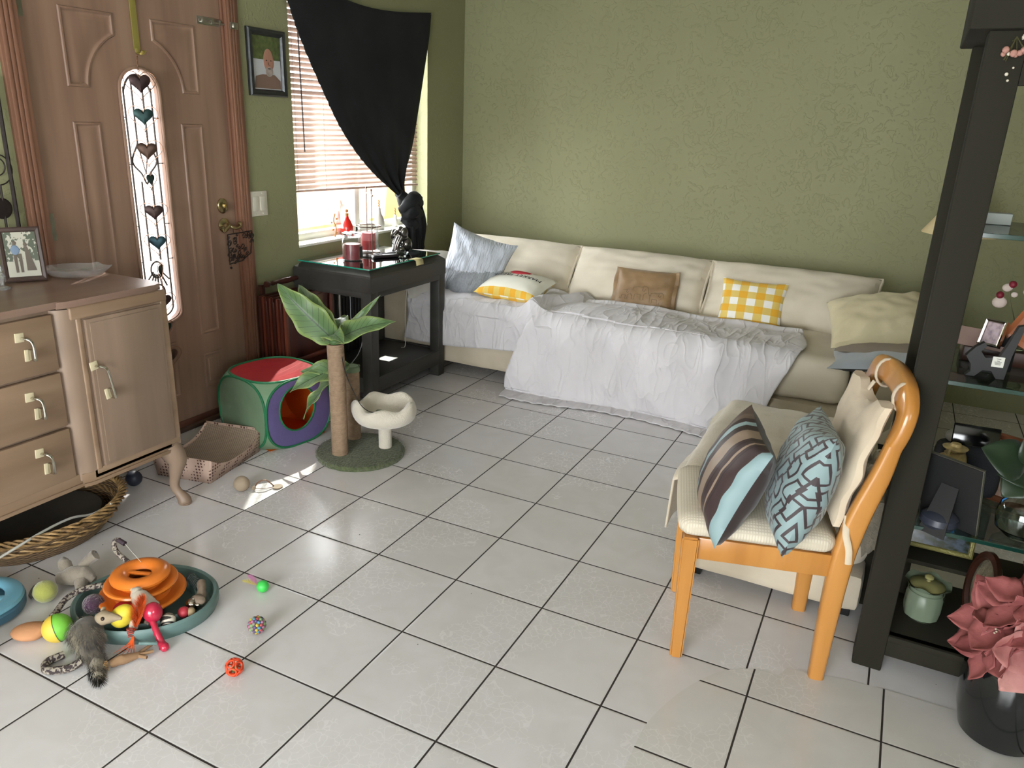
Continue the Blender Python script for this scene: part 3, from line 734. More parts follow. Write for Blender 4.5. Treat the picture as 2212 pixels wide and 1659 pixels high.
# ================================================================ END TABLE
BLKW = wood('dark charcoal painted wood', '#3a3936', '#2c2b28', 1, .5, 8, bst=.2)
TX0, TX1, TY0, TY1 = -.725, -.236, .815, 1.515
et = thing('end_table', 'dark grey wooden end table with a lower shelf and glass-covered top', 'side table', (-.47, 1.17, 0))
EO = et.location
GTOP = glass('green tinted tabletop glass', (.86, .95, .92), .0, 1.9); GEDGE = mat('green glass edge', '#1f9a84', .1, spec=.8, coat=.5)
b = newbm(); prev = None
for z, d in ((.598, .012), (.598, .0), (.672, .0), (.682, .004), (.706, .036), (.7065, .05)):
    r = ring(b, [(TX0+d, TY0+d, z), (TX1-d, TY0+d, z), (TX1-d, TY1-d, z), (TX0+d, TY1-d, z)])
    if prev: bridge(b, prev, r)
    prev = r
b.faces.new(prev); obj('tabletop', b, BLKW, et, off=EO, smooth=False)
b = newbm(); bx(b, TX0+.018, TX1-.022, TY0+.024, TY1-.022, .7072, .7135, .0012, 1); lo = b
lo.normal_update()
for f in lo.faces: f.material_index = 0 if abs(f.normal.z) > .9 else 1
obj('glass_sheet', lo, [GTOP, GEDGE], et, off=EO, smooth=False)
for x in (TX0+.033, TX1-.033):
    for y in (TY0+.033, TY1-.033):
        b = newbm(); bx(b, x-.031, x+.031, y-.031, y+.031, 0, .61, .004)
        obj('leg', b, BLKW, et, off=EO)
for z0, z1 in ((.570, .60), (.075, .155)):
    for x in (TX0+.012, TX1-.012):
        b = newbm(); bx(b, x-.010, x+.010, TY0+.06, TY1-.06, z0, z1, .002); obj('rail', b, BLKW, et, off=EO)
    for y in (TY0+.012, TY1-.012):
        b = newbm(); bx(b, TX0+.06, TX1-.06, y-.010, y+.010, z0, z1, .002); obj('rail', b, BLKW, et, off=EO)
b = newbm(); bx(b, TX0+.02, TX1-.02, TY0+.02, TY1-.02, .135, .150, .001); obj('lower_shelf', b, BLKW, et, off=EO)
for x, y in ((TX1-.033, TY1-.033),):
    pass

# ================================================================ SOFA
def fabric(name, col, col2=None, rough=.9, ns=5, bs=240, bst=.25, sheen=.15, bd=.0015, **k):
    return mat(name, col, rough, col2=col2, ns=ns, bs=bs, bst=bst, sheen=sheen, bd=bd, spec=.15, **k)
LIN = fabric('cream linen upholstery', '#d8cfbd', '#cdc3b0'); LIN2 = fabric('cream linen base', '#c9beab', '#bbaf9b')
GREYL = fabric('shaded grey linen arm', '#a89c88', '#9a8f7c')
def soft_box(bm, x0, x1, y0, y1, z0, z1, r=.05, wr=.006, puff=.015, seed=0, n=16, fr=7):
    """cushion block: rounded box with puffed faces and wrinkles"""
    k0 = len(bm.verts)
    cx, cy, cz = (x0+x1)/2, (y0+y1)/2, (z0+z1)/2; hx, hy, hz = (x1-x0)/2, (y1-y0)/2, (z1-z0)/2
    nx = max(4, int(n*hx/.3)); ny = max(4, int(n*hy/.3)); nzz = max(4, int(n*.5))
    def put(p):
        q = Vector((max(-hx+r, min(hx-r, p.x)), max(-hy+r, min(hy-r, p.y)), max(-hz+min(r, hz*.95), min(hz-min(r, hz*.95), p.z))))
        d = p-q
        if d.length > 1e-6:
            d = d.normalized(); q = q+Vector((d.x*r, d.y*r, d.z*min(r, hz*.95)))
        else: q = p
        a, c, e = p.x/hx, p.y/hy, p.z/hz
        q.z += puff*e*max(0, 1-a*a)*max(0, 1-c*c); q.y += puff*.7*c*max(0, 1-a*a)*max(0, 1-e*e); q.x += puff*.7*a*max(0, 1-c*c)*max(0, 1-e*e)
        nn = nz(q.x*fr+seed, q.y*fr, q.z*fr)+.5*nz(q.x*fr*2.3, q.y*fr*2.3+seed, q.z*fr*2)
        nd = Vector((a**5, c**5, e**5)); nd = nd.normalized() if nd.length > 1e-6 else Vector((0, 0, 1))
        return Vector((cx, cy, cz))+q+nd*nn*wr
    fv = {}
    def V(i, j, k):
        if (i, j, k) not in fv: fv[(i, j, k)] = bm.verts.new(put(Vector((-hx+2*hx*i/nx, -hy+2*hy*j/ny, -hz+2*hz*k/nzz))))
        return fv[(i, j, k)]
    for i in range(nx):
        for j in range(ny):
            bm.faces.new((V(i, j, 0), V(i, j+1, 0), V(i+1, j+1, 0), V(i+1, j, 0))); bm.faces.new((V(i, j, nzz), V(i+1, j, nzz), V(i+1, j+1, nzz), V(i, j+1, nzz)))
    for i in range(nx):
        for k in range(nzz):
            bm.faces.new((V(i, 0, k), V(i+1, 0, k), V(i+1, 0, k+1), V(i, 0, k+1))); bm.faces.new((V(i, ny, k), V(i, ny, k+1), V(i+1, ny, k+1), V(i+1, ny, k)))
    for j in range(ny):
        for k in range(nzz):
            bm.faces.new((V(0, j, k), V(0, j, k+1), V(0, j+1, k+1), V(0, j+1, k))); bm.faces.new((V(nx, j, k), V(nx, j+1, k), V(nx, j+1, k+1), V(nx, j, k+1)))
    return list(fv.values())
SX0, SX1, SY = -.765, 2.19, 1.535
sofa = thing('sofa', 'long cream linen sofa with three loose back cushions against the green wall', 'sofa', (1.0, 2.1, 0))
FO = sofa.location
b = newbm(); soft_box(b, -.55, SX1, SY, 2.60, .065, .205, .022, .002, .002, 1); obj('base', b, LIN2, sofa, off=FO)
b = newbm(); soft_box(b, -.5, SX1-.05, 2.42, 2.61, .2, .60, .05, .003, .004, 2); obj('back_frame', b, LIN2, sofa, off=FO)
for i, (x0, x1) in enumerate(((-.50, .725), (.73, 1.925))):
    b = newbm(); soft_box(b, x0, x1, SY+.008, 2.43, .208, .425, .05, .007, .012, i*3+3); obj('seat_cushion', b, LIN, sofa, off=FO)
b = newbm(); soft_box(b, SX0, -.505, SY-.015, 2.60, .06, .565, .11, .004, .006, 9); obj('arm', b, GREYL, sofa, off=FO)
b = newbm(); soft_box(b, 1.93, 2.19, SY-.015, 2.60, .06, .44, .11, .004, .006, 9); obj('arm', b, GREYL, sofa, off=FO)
BLKP = mat('black plastic foot', '#1a1a1b', .5)
for x in (-.45, 1.2, 2.1):
    for y in (SY+.08, 2.5):
        b = newbm(); bx(b, x-.03, x+.03, y-.03, y+.03, 0, .068, .004); obj('foot', b, BLKP, sofa, off=FO)
def piping(bm, w_, h_, t_, pinch, r=.005, n=40, M=None, ripple=.0):
    pts = []
    for s in range(4):
        for k in range(n):
            u = k/n
            a, c = {0: (u, 0), 1: (1, u), 2: (1-u, 1), 3: (0, 1-u)}[s]
            A, B_ = 2*a-1, 2*c-1
            x = A*w_/2*(1-pinch*(1-B_*B_)*abs(A)**3); y = B_*h_/2*(1-pinch*(1-A*A)*abs(B_)**3)
            pts.append(Vector((x, y, ripple*sin(s*11+u*60))))
    tube(bm, [M @ p if M else p for p in pts], r, 6, closed=True)
for i, (x0, x1, zt_) in enumerate(((-.56, .262, .705), (.262, 1.085, .700), (1.085, 1.985, .725))):
    wd = x1-x0+.005; hh = .375
    M = frame_M(((x0+x1)/2, 2.215, .402+hh*.40), (1, 0, 0), (0, .62, .80) if i else (0, .60, .80), None)
    b = pillow_bm(wd, hh,   .25, 34, .035, .011, i*7+2, puff=.36, wf=8); bmesh.ops.transform(b, matrix=M, verts=b.verts)
    bc = obj('back_cushion', b, LIN, sofa, off=FO)
    b = newbm(); piping(b, wd, hh, 0, .035, .0085, 40, M, .0025); obj('piping', b, LIN, bc, off=FO)

# ================================================================ OTTOMAN
OT = thing('ottoman', 'cream upholstered ottoman with stacked cushions on black feet in front of the sofa', 'ottoman', (1.8, .43, 0))
OO = OT.location
ox0, ox1, oy0, oy1 = 1.530, 2.105, .092, .83
b = newbm(); soft_box(b, ox0, ox1, oy0, oy1, .036, .165, .022, .002, .002, 11); obj('base', b, LIN2, OT, off=OO)
b = newbm(); soft_box(b, ox0+.004, ox1-.004, oy0+.008, oy1, .167, .295, .055, .003, .01, 12); obj('seat_cushion', b, LIN, OT, off=OO)
b = newbm(); soft_box(b, ox0+.01, ox1-.02, oy0+.02, oy1-.01, .293, .365, .033, .008, .008, 13, fr=11); obj('top_cushion', b, LIN, OT, off=OO)
for x in (ox0+.055, ox1-.055):
    for y in (oy0+.07, oy1-.07):
        b = newbm(); bx(b, x-.035, x+.035, y-.035, y+.035, 0, .040, .004); obj('foot', b, BLKP, OT, off=OO)

# ================================================================ DINING CHAIR
HON = wood('honey beech', '#bd8442', '#a66f31', 2, .28, 12, coat=.45, bst=.05)
PADF = fabric('waffle seat cover', '#cfc4ab', '#c0b49a'); CANV = fabric('beige chair back cover', '#cdbfa9', '#c0b09a', bs=180)
ch = thing('dining_chair', 'honey wood dining chair with beige pad tied to its curved back', 'chair', (1.797, -.110, 0), radians(15))
for sy in (-1, 1):
    b = newbm(); y = sy*.165
    v = bmesh.ops.create_cube(b, size=1)['verts']
    for q in v:
        top = q.co.z > 0; w_ = .0225 if top else .017
        q.co = Vector((-.19+q.co.x*2*w_*1.0, y+q.co.y*2*w_, .388 if top else 0))
    bmesh.ops.bevel(b, geom=list(b.edges), offset=.005, segments=3, affect='EDGES'); obj('front_leg', b, HON, ch)
# back: two raked posts running into a bent top rail, one continuous frame
def sweep_rect(b, P, wn, wb, ups, n=16, rad=.5):
    prev = None; m_ = len(P)
    for i in range(m_):
        d = (P[min(i+1, m_-1)]-P[max(i-1, 0)]).normalized(); u = ups(i/(m_-1)); u = (u-d*u.dot(d)).normalized(); s = d.cross(u)
        W_ = wn(i/(m_-1)); B_ = wb(i/(m_-1)); cur = []
        for k in range(n):
            a = 2*pi*k/n; ca, sa = cos(a), sin(a); e = .55
            cur.append(b.verts.new(P[i]+u*(W_*abs(ca)**e*(1 if ca > 0 else -1))+s*(B_*abs(sa)**e*(1 if sa > 0 else -1))))
        if prev: bridge(b, prev, cur)
        else: b.faces.new(cur)
        prev = cur
    b.faces.new(prev)
for sy in (-1, 1):
    b = newbm()
    P = catmull([(.19, sy*.162, 0), (.191, sy*.164, .2), (.197, sy*.165, .38), (.215, sy*.166, .50), (.245, sy*.167, .62), (.262, sy*.168, .710)], 8)
    sweep_rect(b, P, lambda t: .020+.009*sin(pi*min(1, t*1.05)), lambda t: .018, lambda t: Vector((1, 0, 0))); obj('back_leg', b, HON, ch)
b = newbm()
P = catmull([(.261, -.168, .705), (.272, -.1685, .75), (.278, -.160, .792), (.279, -.128, .822), (.284, -.065, .832), (.287, 0, .834), (.284, .065, .832), (.279, .128, .822), (.278, .160, .792), (.272, .1685, .75), (.261, .168, .705)], 7)
sweep_rect(b, P, lambda t: .0195, lambda t: .022+.012*sin(pi*t)**.6, lambda t: Vector((1, 0, -.25))); obj('top_rail', b, HON, ch)
for sy in (-1, 1):
    b = newbm(); box(b, (.0, sy*.16, .352), (.36, .022, .065), .003); obj('seat_rail', b, HON, ch)
b = newbm(); box(b, (-.19, 0, .352), (.022, .30, .065), .003); obj('seat_rail', b, HON, ch)
b = newbm(); box(b, (.195, 0, .352), (.022, .32, .065), .003); obj('seat_rail', b, HON, ch)
m, t, p, N, L = nt('waffle weave'); X, Y, Z, V = uvxy(t, 'Object')
sx_ = mth(t, 'ABSOLUTE', mth(t, 'SINE', mth(t, 'MULTIPLY', X, 430.0))); sy_ = mth(t, 'ABSOLUTE', mth(t, 'SINE', mth(t, 'MULTIPLY', Y, 430.0)))
wv = mth(t, 'MULTIPLY', sx_, sy_)
L.new(mixc(t, wv, rgb('#c0b6a4'), rgb('#d2c9b9')), p.inputs['Base Color']); p.inputs['Roughness'].default_value = .95; p.inputs['Specular IOR Level'].default_value = .1
add_bump(t, p, wv, .35, .0015)
b = newbm(); soft_box(b, -.225, .175, -.188, .188, .386, .446, .034, .002, .008, 21, n=24); obj('seat_pad', b, m, ch)
# tie-on back cover, hung from the top rail
def padf(u, v, s):
    y = -.158+.316*u; h = .462+.335*v
    k = (h-.38)/.46; x = .197+.083*min(1.05, max(0, k))**1.35-.036
    ed = min(1, 7*min(u, 1-u, v, 1-v+.02)); th = .008+.016*ed**.5
    x += -th*s+.004*nz(u*7, v*8, s)+.003*sin(v*19+u*4)*(1-ed)
    h += .007*nz(u*5, 3, s)*(v > .9)-.028*(v > .85)*max(0, 1-abs(u-.5)/.34)*0
    if v > .86: h -= .030*(1-((u-.5)/.3)**2 if abs(u-.5) < .3 else 0)*(v-.86)/.14
    return Vector((x, y+.005*sin(v*12), h))
b = newbm(); A_ = grid(b, 26, 30, lambda u, v: padf(u, v, 1), uv=False); B2 = grid(b, 26, 30, lambda u, v: padf(u, v, -1), uv=False)
ea = [A_[i][0] for i in range(27)]+[A_[26][j] for j in range(1, 31)]+[A_[i][30] for i in range(25, -1, -1)]+[A_[0][j] for j in range(29, 0, -1)]
eb = [B2[i][0] for i in range(27)]+[B2[26][j] for j in range(1, 31)]+[B2[i][30] for i in range(25, -1, -1)]+[B2[0][j] for j in range(29, 0, -1)]
bridge(b, ea, eb); bp_ = obj('back_pad', b, CANV, ch)
for y in (-.125, .055):
    b = newbm(); zc = .820 if abs(y) > .12 else .830
    pts = [(.277+.028*cos(a), y+.004*sin(a), zc-.004+.037*sin(a)) for a in [2*pi*k/16 for k in range(16)]]
    tube(b, pts, .0035, 8, closed=True, flat=(1, 2.6)); tube(b, [(.25, y, zc-.03), (.238, y, zc-.055)], .004, 8, flat=(1, 2.5)); obj('tie', b, CANV, bp_)
b = newbm(); tube(b, catmull([(.19, -.165, .50), (.188, -.187, .46), (.20, -.196, .42), (.205, -.197, .38)], 5), .006, 8, flat=(.5, 1.4)); obj('tie', b, CANV, bp_)
# ================================================================ SHELF UNIT
BRN = wood('dark olive brown wood', '#1d1a0b', '#181508', 2, .85, 8, bst=.12)
GSH = glass('green shelf glass', (.80, .90, .85), .0, .9); GSE = mat('dark green glass edge', '#10322a', .12, spec=.8)
su = thing('display_shelf', 'tall dark wood display unit with glass shelves at the right edge', 'shelf unit', (2.5, .08, 0))
UO = su.location; ux0, ux1, uy0, uy1 = 2.108, 2.90, -.105, .27
for x0, x1, y0, y1 in ((ux0, 2.184, uy0, uy0+.075), (ux0-.012, 2.175, uy1-.05, uy1), (ux1-.076, ux1, uy0, uy0+.075), (ux1-.076, ux1, uy1-.05, uy1)):
    b = newbm(); bx(b, x0, x1, y0, y1, 0, 1.645, .004); obj('post', b, BRN, su, off=UO)
b = newbm(); bx(b, 2.184, ux1-.076, uy0, uy1, .100, .118, .001); bx(b, 2.184, ux1-.076, uy0+.008, uy0+.03, .050, .118, .002); obj('bottom_shelf', b, BRN, su, off=UO)
b = newbm(); bx(b, ux0-.04, ux1+.03, uy0-.02, uy1+.03, 1.645, 1.80, .004); bx(b, 2.184, ux1-.07, uy0+.005, uy0+.03, 1.535, 1.65, .002)
obj('top', b, BRN, su, off=UO)
for z in (.460, .861, 1.219):
    b = newbm(); bx(b, 2.178, ux1-.07, uy0+.008, uy1-.008, z-.011, z, .0008, 1)
    b.normal_update()
    for f in b.faces: f.material_index = 0 if abs(f.normal.z) > .9 else 1
    obj('glass_shelf', b, [GSH, GSE], su, off=UO, smooth=False)
GU = 'ornaments on the glass display shelves'
# green lidded jar
CEL = mat('celadon glaze', '#6f7c68', .22, ns=8, na=.2, coat=.4); CEL2 = mat('olive glazed lid', '#8a8658', .22, ns=8, na=.2, coat=.4)
jar = thing('lidded_jar', 'green glazed ceramic jar with a fluted rim and lid on the bottom shelf', 'jar', (2.262, .045, .118))
b = newbm(); vs = lathe(b, [(0, 0), (.035, 0), (.046, .010), (.050, .04), (.049, .075), (.044, .092), (.046, .10)], 48)
for v in vs:
    a = math.atan2(v.co.y, v.co.x); r = hypot(v.co.x, v.co.y); k = 1+.016*cos(12*a)*(v.co.z < .085 and v.co.z > .004); v.co.x *= k; v.co.y *= k
pr_ = [(.046, .10), (.058, .112), (.060, .114), (.050, .104)]; vs = lathe(b, pr_, 48)
for v in vs:
    a = math.atan2(v.co.y, v.co.x); r = hypot(v.co.x, v.co.y)
    if r > .055: v.co.z += .005*sin(6*a)
tube(b, [(.0465*cos(a), .0465*sin(a), .088) for a in [2*pi*k/40 for k in range(40)]], .0014, 6, closed=True); obj('body', b, CEL, jar)
b = newbm(); lathe(b, [(.0, .118), (.03, .115), (.046, .107), (.046, .104), (0, .104)], 40); lathe(b, [(.006, .116), (.005, .122), (.012, .127), (.012, .133), (.005, .138), (0, .138)], 20); obj('lid', b, CEL2, jar)
# flat framed picture standing at the back of the bottom bay
def framed(name, label, loc, w_, h_, M, fm, pm, fw=.02, th=.015, back=None, group=None, stand=None, cat='picture frame'):
    t_ = thing(name, label, cat, loc, group=group); t_.rotation_euler = M.to_euler()
    b = newbm(); prev = None
    for d, z in ((0, -th), (0, 0), (fw*.3, .003), (fw*.8, .0), (fw, -.004)):
        r = ring(b, [(-w_/2+d, d, z), (w_/2-d, d, z), (w_/2-d, h_-d, z), (-w_/2+d, h_-d, z)])
        if prev: bridge(b, prev, r)
        prev = r
    r = ring(b, [(-w_/2, 0, -th), (w_/2, 0, -th), (w_/2, h_, -th), (-w_/2, h_, -th)]); b.faces.new(r)
    obj('frame', b, fm, t_, smooth=False)
    b = newbm(); lay = b.loops.layers.uv.verify(); f = b.faces.new(ring(b, [(-w_/2+fw-.001, fw-.001, -.004), (w_/2-fw+.001, fw-.001, -.004), (w_/2-fw+.001, h_-fw+.001, -.004), (-w_/2+fw-.001, h_-fw+.001, -.004)]))
    for l, uv in zip(f.loops, ((0, 0), (1, 0), (1, 1), (0, 1))): l[lay].uv = uv
    obj('picture', b, pm, t_, smooth=False)
    if stand: 
        b = newbm(); k = h_*.62; poly_prism(b, [(-.022, k, -th-.001), (.022, k, -th-.001), (.034, .01, -th-stand), (-.034, .01, -th-stand)], (0, .0, -.003)); obj('easel_leg', b, back or fm, t_, smooth=False)
    return t_
def upright(deg_z, lean):
    """local XY is the picture plane: x across, y up, z towards the viewer; deg_z 0 faces -Y"""
    return Matrix.Rotation(radians(deg_z), 3, 'Z') @ Matrix.Rotation(radians(90-lean), 3, 'X')
def blotch(name, cols, sc_=5, vert=None):
    m, t, p, N, L = nt(name); X, Y, Z, V = uvxy(t, 'UV')
    n1 = node(t, 'ShaderNodeTexNoise'); n1.inputs['Scale'].default_value = sc_; n1.inputs['Detail'].default_value = 6; L.new(V, n1.inputs['Vector'])
    cr = node(t, 'ShaderNodeValToRGB'); cr.color_ramp.elements[0].position = .3; cr.color_ramp.elements[1].position = .72
    cr.color_ramp.elements[0].color = rgb(cols[0]); cr.color_ramp.elements[1].color = rgb(cols[-1])
    for i, c in enumerate(cols[1:-1]): e = cr.color_ramp.elements.new(.3+.42*(i+1)/(len(cols)-1)); e.color = rgb(c)
    src = n1.outputs['Fac']
    if vert: src = mth(t, 'ADD', mth(t, 'MULTIPLY', n1.outputs['Fac'], 1-vert), mth(t, 'MULTIPLY', Y, vert))
    L.new(src, cr.inputs[0]); L.new(cr.outputs[0], p.inputs['Base Color']); p.inputs['Roughness'].default_value = .15
    return m
GILT = mat('dull gilt frame', '#857f4a', .4, .3, bs=200, bst=.6)
framed('landscape_print', 'gilt framed landscape print lying behind the green jar on the display unit', (2.275, .20, .255), .20, .13, upright(0, 12), GILT, blotch('landscape print', ['#1c2016', '#2a3120', '#4b5360', '#4d4c2a'], 4), .014)
b = newbm(); bx(b, 2.184, 2.60, .12, .262, .238, .252, .002); tag(obj('wood_riser', b, BRN), 'dark wooden riser board low in the display unit holding the gilt framed print', 'riser')
b = newbm(); bx(b, 2.19, 2.22, .15, .26, .118, .239); obj('riser_leg', b, BRN, bpy.data.objects['wood_riser']); b = newbm(); bx(b, 2.55, 2.59, .15, .26, .118, .239); obj('riser_leg', b, BRN, bpy.data.objects['wood_riser'])
# oval relief frame
ov = thing('oval_relief', 'oval framed carved relief plaque leaning in the low bay of the display unit', 'plaque', (2.372, -.005, .28)); ov.rotation_euler = upright(-62, 4).to_euler()
STN = mat('carved grey stone', '#7d7560', .7, ns=30, na=.4, bs=45, bst=1.0, bd=.01); MAH = wood('mahogany rim', '#3c2016', '#2c170f', 2, .35)
b = newbm(); lathe(b, [(.052, -.008), (.060, .0), (.060, .012), (.050, .014), (.046, .004)], 48, sx=1, sy=1.75); obj('rim', b, MAH, ov)
b = newbm(); sph(b, (0, 0, -.002), .05, 32, 20, (1, 1.75, .18)); obj('relief', b, STN, ov)
b = newbm(); bx(b, -.03, .03, -.163, -.100, -.03, .01, .004); obj('stand', b, BLKP, ov)
bpy.data.objects['oval_relief'].location = (2.385, 0, .281)
# middle shelf (z .46)
FIG = mat('cream resin carving', '#c9b27a', .5, ns=60, na=.35, bs=120, bst=.8, bd=.003)
fg = thing('carved_figurine', 'cream resin carved figurine group with hat and staff on the middle shelf', 'figurine', (2.245, .10, .461), radians(10))
b = newbm()
tube(b, catmull([(-.015, 0, .0), (-.01, .0, .05), (.015, 0, .11), (.01, 0, .15)], 5), lambda t: .040-.014*t, 14)
for i in range(26): sph(b, (random.uniform(-.05, .05), random.uniform(-.03, .03), random.uniform(.0, .13)), random.uniform(.010, .022), 10, 8, (1, .8, .8))
sph(b, (-.028, 0, .055), .028, 14, 10, (1, 1, .7)); sph(b, (.005, -.01, .165), .016, 14, 10)
lathe(b, [(0, .180), (.012, .179), (.014, .172), (.032, .168), (.030, .165), (0, .166)], 24, (.006, -.012, 0)); obj('carving', b, FIG, fg)
b = newbm(); tube(b, [(-.03, -.038, .04), (-.012, -.036, .17)], .003, 8); obj('staff', b, FIG, fg)
b = newbm(); bx(b, -.06, .06, -.04, .04, 0, .006, .002); obj('plinth', b, FIG, fg)
CHM = mat('silver frame', '#a9a79c', .3, .9); SPK = mat('charcoal speaker cloth', '#23252b', .8, bs=300, bst=.4)
bf = framed('leaning_frame', 'silver edged photo frame seen from behind with black easel leg, middle shelf', (2.265, -.035, .461), .15, .20, upright(150, 14), CHM, blotch('hidden photo', ['#30302c', '#5a584c'], 4), .010, .008, BLKP, stand=.075)
b = newbm(); bx(b, -.073, .073, .002, .198, -.0105, -.0085); obj('backing', b, BLKP, bf, smooth=False)
b = newbm(); lathe(b, [(0, 0), (.036, 0), (.046, .014), (.044, .030), (.030, .042), (.012, .048), (0, .049)], 28)
o = tag(obj('smart_puck', b, mat('dark slate plastic', '#2d303b', .35), loc=(2.238, -.07, .461)), 'small round dark slate dome on the middle shelf near the shelf post', 'speaker'); o.name = 'round_speaker'
dk = thing('phone_dock', 'black phone dock with a small glowing blue display behind the cream figurine', 'charging dock', (2.30, .19, .461), radians(4))
b = newbm(); soft_box(b, -.085, .085, -.05, .05, 0, .155, .035, 0, 0, 0); obj('body', b, SPK, dk)
b = newbm(); box(b, (-.02, -.052, .085), (.042, .003, .03), .001); obj('display', b, emit('blue display', '#4fa8ff', 1.0), dk)
b = newbm(); box(b, (.0, -.03, .185), (.115, .009, .06), .003, rot=Matrix.Rotation(radians(-18), 3, 'X')); obj('phone', b, mat('black phone', '#08080a', .12, spec=.7), dk)
b = newbm(); sph(b, (-.035, .005, .165), .03, 20, 12, (1.1, .8, .75)); obj('mouse', b, mat('grey mouse', '#8b8b80', .3), dk)
# plant in a glass bottle on the middle shelf
LEAFD = mat('deep green leaf', '#1e2f1c', .4, ns=14, na=.3, sheen=.1); BGL = solid_glass('clear bottle glass', (.82, .92, .88))
def leaf_bm(b, base, tip, width, bend=.02, up=(0, 0, 1), n=10, m=6, fold=.15, wave=.0, base_w=.0, taper=1.0):
    base = Vector(base); tip = Vector(tip); ax = tip-base; Lh = ax.length; ax.normalize(); up = Vector(up); s = ax.cross(up).normalized(); up = s.cross(ax)
    g = []
    for i in range(n+1):
        t_ = i/n; wv_ = width*(sin(pi*min(1, t_**.75*1.0)) **.85 if 0 < t_ < 1 else 0)+base_w*(1-t_)*.0; row = []
        wv_ = max(wv_, .0008); c = base+ax*(Lh*t_)+up*(bend*sin(pi*t_))
        for j in range(m+1):
            a = 2*j/m-1; row.append(b.verts.new(c+s*(wv_*a)+up*(fold*abs(a)*wv_+wave*sin(t_*17+a*3)*abs(a))))
        g.append(row)
    for i in range(n):
        for j in range(m): b.faces.new((g[i][j], g[i+1][j], g[i+1][j+1], g[i][j+1]))
pb = thing('bottle_plant', 'round green leaved cutting in a clear bulbous glass bottle on the middle shelf', 'houseplant', (2.425, -.02, .461))
b = newbm(); lathe(b, [(0, .002), (.035, 0), (.058, .02), (.064, .055), (.055, .09), (.03, .118), (.018, .135), (.018, .175), (.023, .182), (.020, .182), (.0155, .172), (.0155, .136), (.028, .115), (.052, .088), (.061, .055), (.055, .022), (.033, .004), (0, .006)], 32); obj('bottle', b, BGL, pb)
b = newbm()
LV = [((-.03, -.03, .19), (-.135, -.05, .235), .055), ((-.02, -.03, .17), (-.07, -.07, .125), .042), ((-.01, -.02, .2), (-.04, -.02, .30), .04), ((0, -.03, .16), (-.09, -.055, .175), .026), ((.01, -.02, .2), (.03, -.06, .24), .04)]
for p0, p1, w_ in LV: leaf_bm(b, p0, p1, w_, .01, (0, -.7, .7)); tube(b, catmull([(0, 0, .1), (0, -.01, .17), p0], 4), .0022, 5)
obj('leaves', b, LEAFD, pb, solid=.0008)
TERR = blotch('terracotta landscape', ['#8b6a5c', '#b69a8c', '#c9b5ab'], 3)
framed('wooden_frame', 'reddish wooden framed photo leaning behind the glass bottle plant', (2.40, .17, .461), .14, .19, upright(-25, 12), wood('red wood frame', '#7d4a2e', '#5f3520', 1), TERR, .018, stand=.05, back=MAH)
# upper glass shelf (z .861)
SILV = mat('polished silver frame', '#c9c4bb', .15, 1.0)
sf = framed('mini_silver_frame', 'tiny silver framed photo standing on the upper glass shelf', (2.262, .05, .897+.03), .052, .068, upright(-30, 18), SILV, blotch('mini portrait', ['#6e6572', '#a08f92', '#a79aa5'], 3), .008, stand=.03, back=BLKP)
es = thing('plate_easel', 'black curvy plate easel with a white sticker on the upper glass shelf', 'plate stand', (2.275, -.0, .862), radians(6))
b = newbm(); poly_prism(b, [(-.055, -.02, 0), (-.045, -.02, .012), (-.048, -.02, .03), (-.062, -.02, .05), (-.045, -.02, .075), (-.028, -.02, .088), (-.022, -.02, .08), (-.032, -.02, .065), (-.02, -.02, .05), (.01, -.02, .055), (.022, -.02, .09), (.035, -.02, .135), (.05, -.02, .14), (.035, -.02, .06), (.030, -.02, .0), (.012, -.02, .0), (.0, -.02, .018), (-.02, -.02, .018), (-.035, -.02, .0)], (0, .018, 0)); obj('front_arm', b, BLKP, es, smooth=False)
b = newbm(); poly_prism(b, [(.02, .0, .10), (.04, .0, .125), (.055, .06, .0), (.035, .06, .0)], (.006, .004, 0)); bx(b, -.02, .03, -.004, .04, .03, .042); obj('rear_leg', b, BLKP, es, smooth=False)
b = newbm(); bx(b, -.004, .022, -.0212, -.0205, .030, .056); obj('sticker', b, mat('white sticker', '#c9c8c0', .6), es, smooth=False)
b = newbm()
for k, (a, w2) in enumerate(((.050, .010), (.045, .006), (.042, .016), (.039, .014), (.036, .012))): bx(b, .009-w2/2, .009+w2/2, -.0216, -.0213, a, a+.0014)
obj('sticker_print', b, mat('grey print', '#6d6d68', .7), es, smooth=False)
b = newbm(); bx(b, -.035, .035, -.025, .025, .0, .036, .003); tag(obj('black_box', b, BLKP, loc=(2.27, .055, .861)), 'small black box under the tiny silver frame on the upper shelf', 'box')
WF = wood('pine red frame', '#a2603a', '#84492a', 1, .35)
framed('large_wooden_frame', 'large orange brown wooden framed photo cut by the right edge', (2.405, .05, .90), .26, .30, upright(-12, 20) @ Matrix.Rotation(radians(-24), 3, 'Z'), WF, blotch('waterfall photo', ['#263c36', '#3c524c', '#8d9c97', '#5b675f'], 4, .2), .042, .03, stand=.08, back=MAH)
b = newbm(); bx(b, -.06, .06, -.004, .004, 0, .05, .002); tag(obj('card_stack', b, mat('dusty pink card', '#a08680', .6), loc=(2.255, .13, .93-.03), rot=(radians(-20), 0, radians(-20))), 'dusty pink card standing behind the post on the upper glass shelf', 'card')
b = newbm(); bx(b, -.1, .1, -.05, .05, 0, .04, .003); tag(obj('dark_box', b, MAH, loc=(2.32, .18, .861)), 'flat dark box under the orchid vase on the upper glass shelf', 'box')
orc = thing('orchid_sprig', 'white and crimson artificial orchid sprig in a small glass bowl', 'artificial flower', (2.335, .18, .902))
b = newbm(); lathe(b, [(0, 0), (.03, 0), (.042, .018), (.038, .034), (.035, .036), (.038, .018), (.026, .004), (0, .004)], 28); obj('bowl', b, BGL, orc)
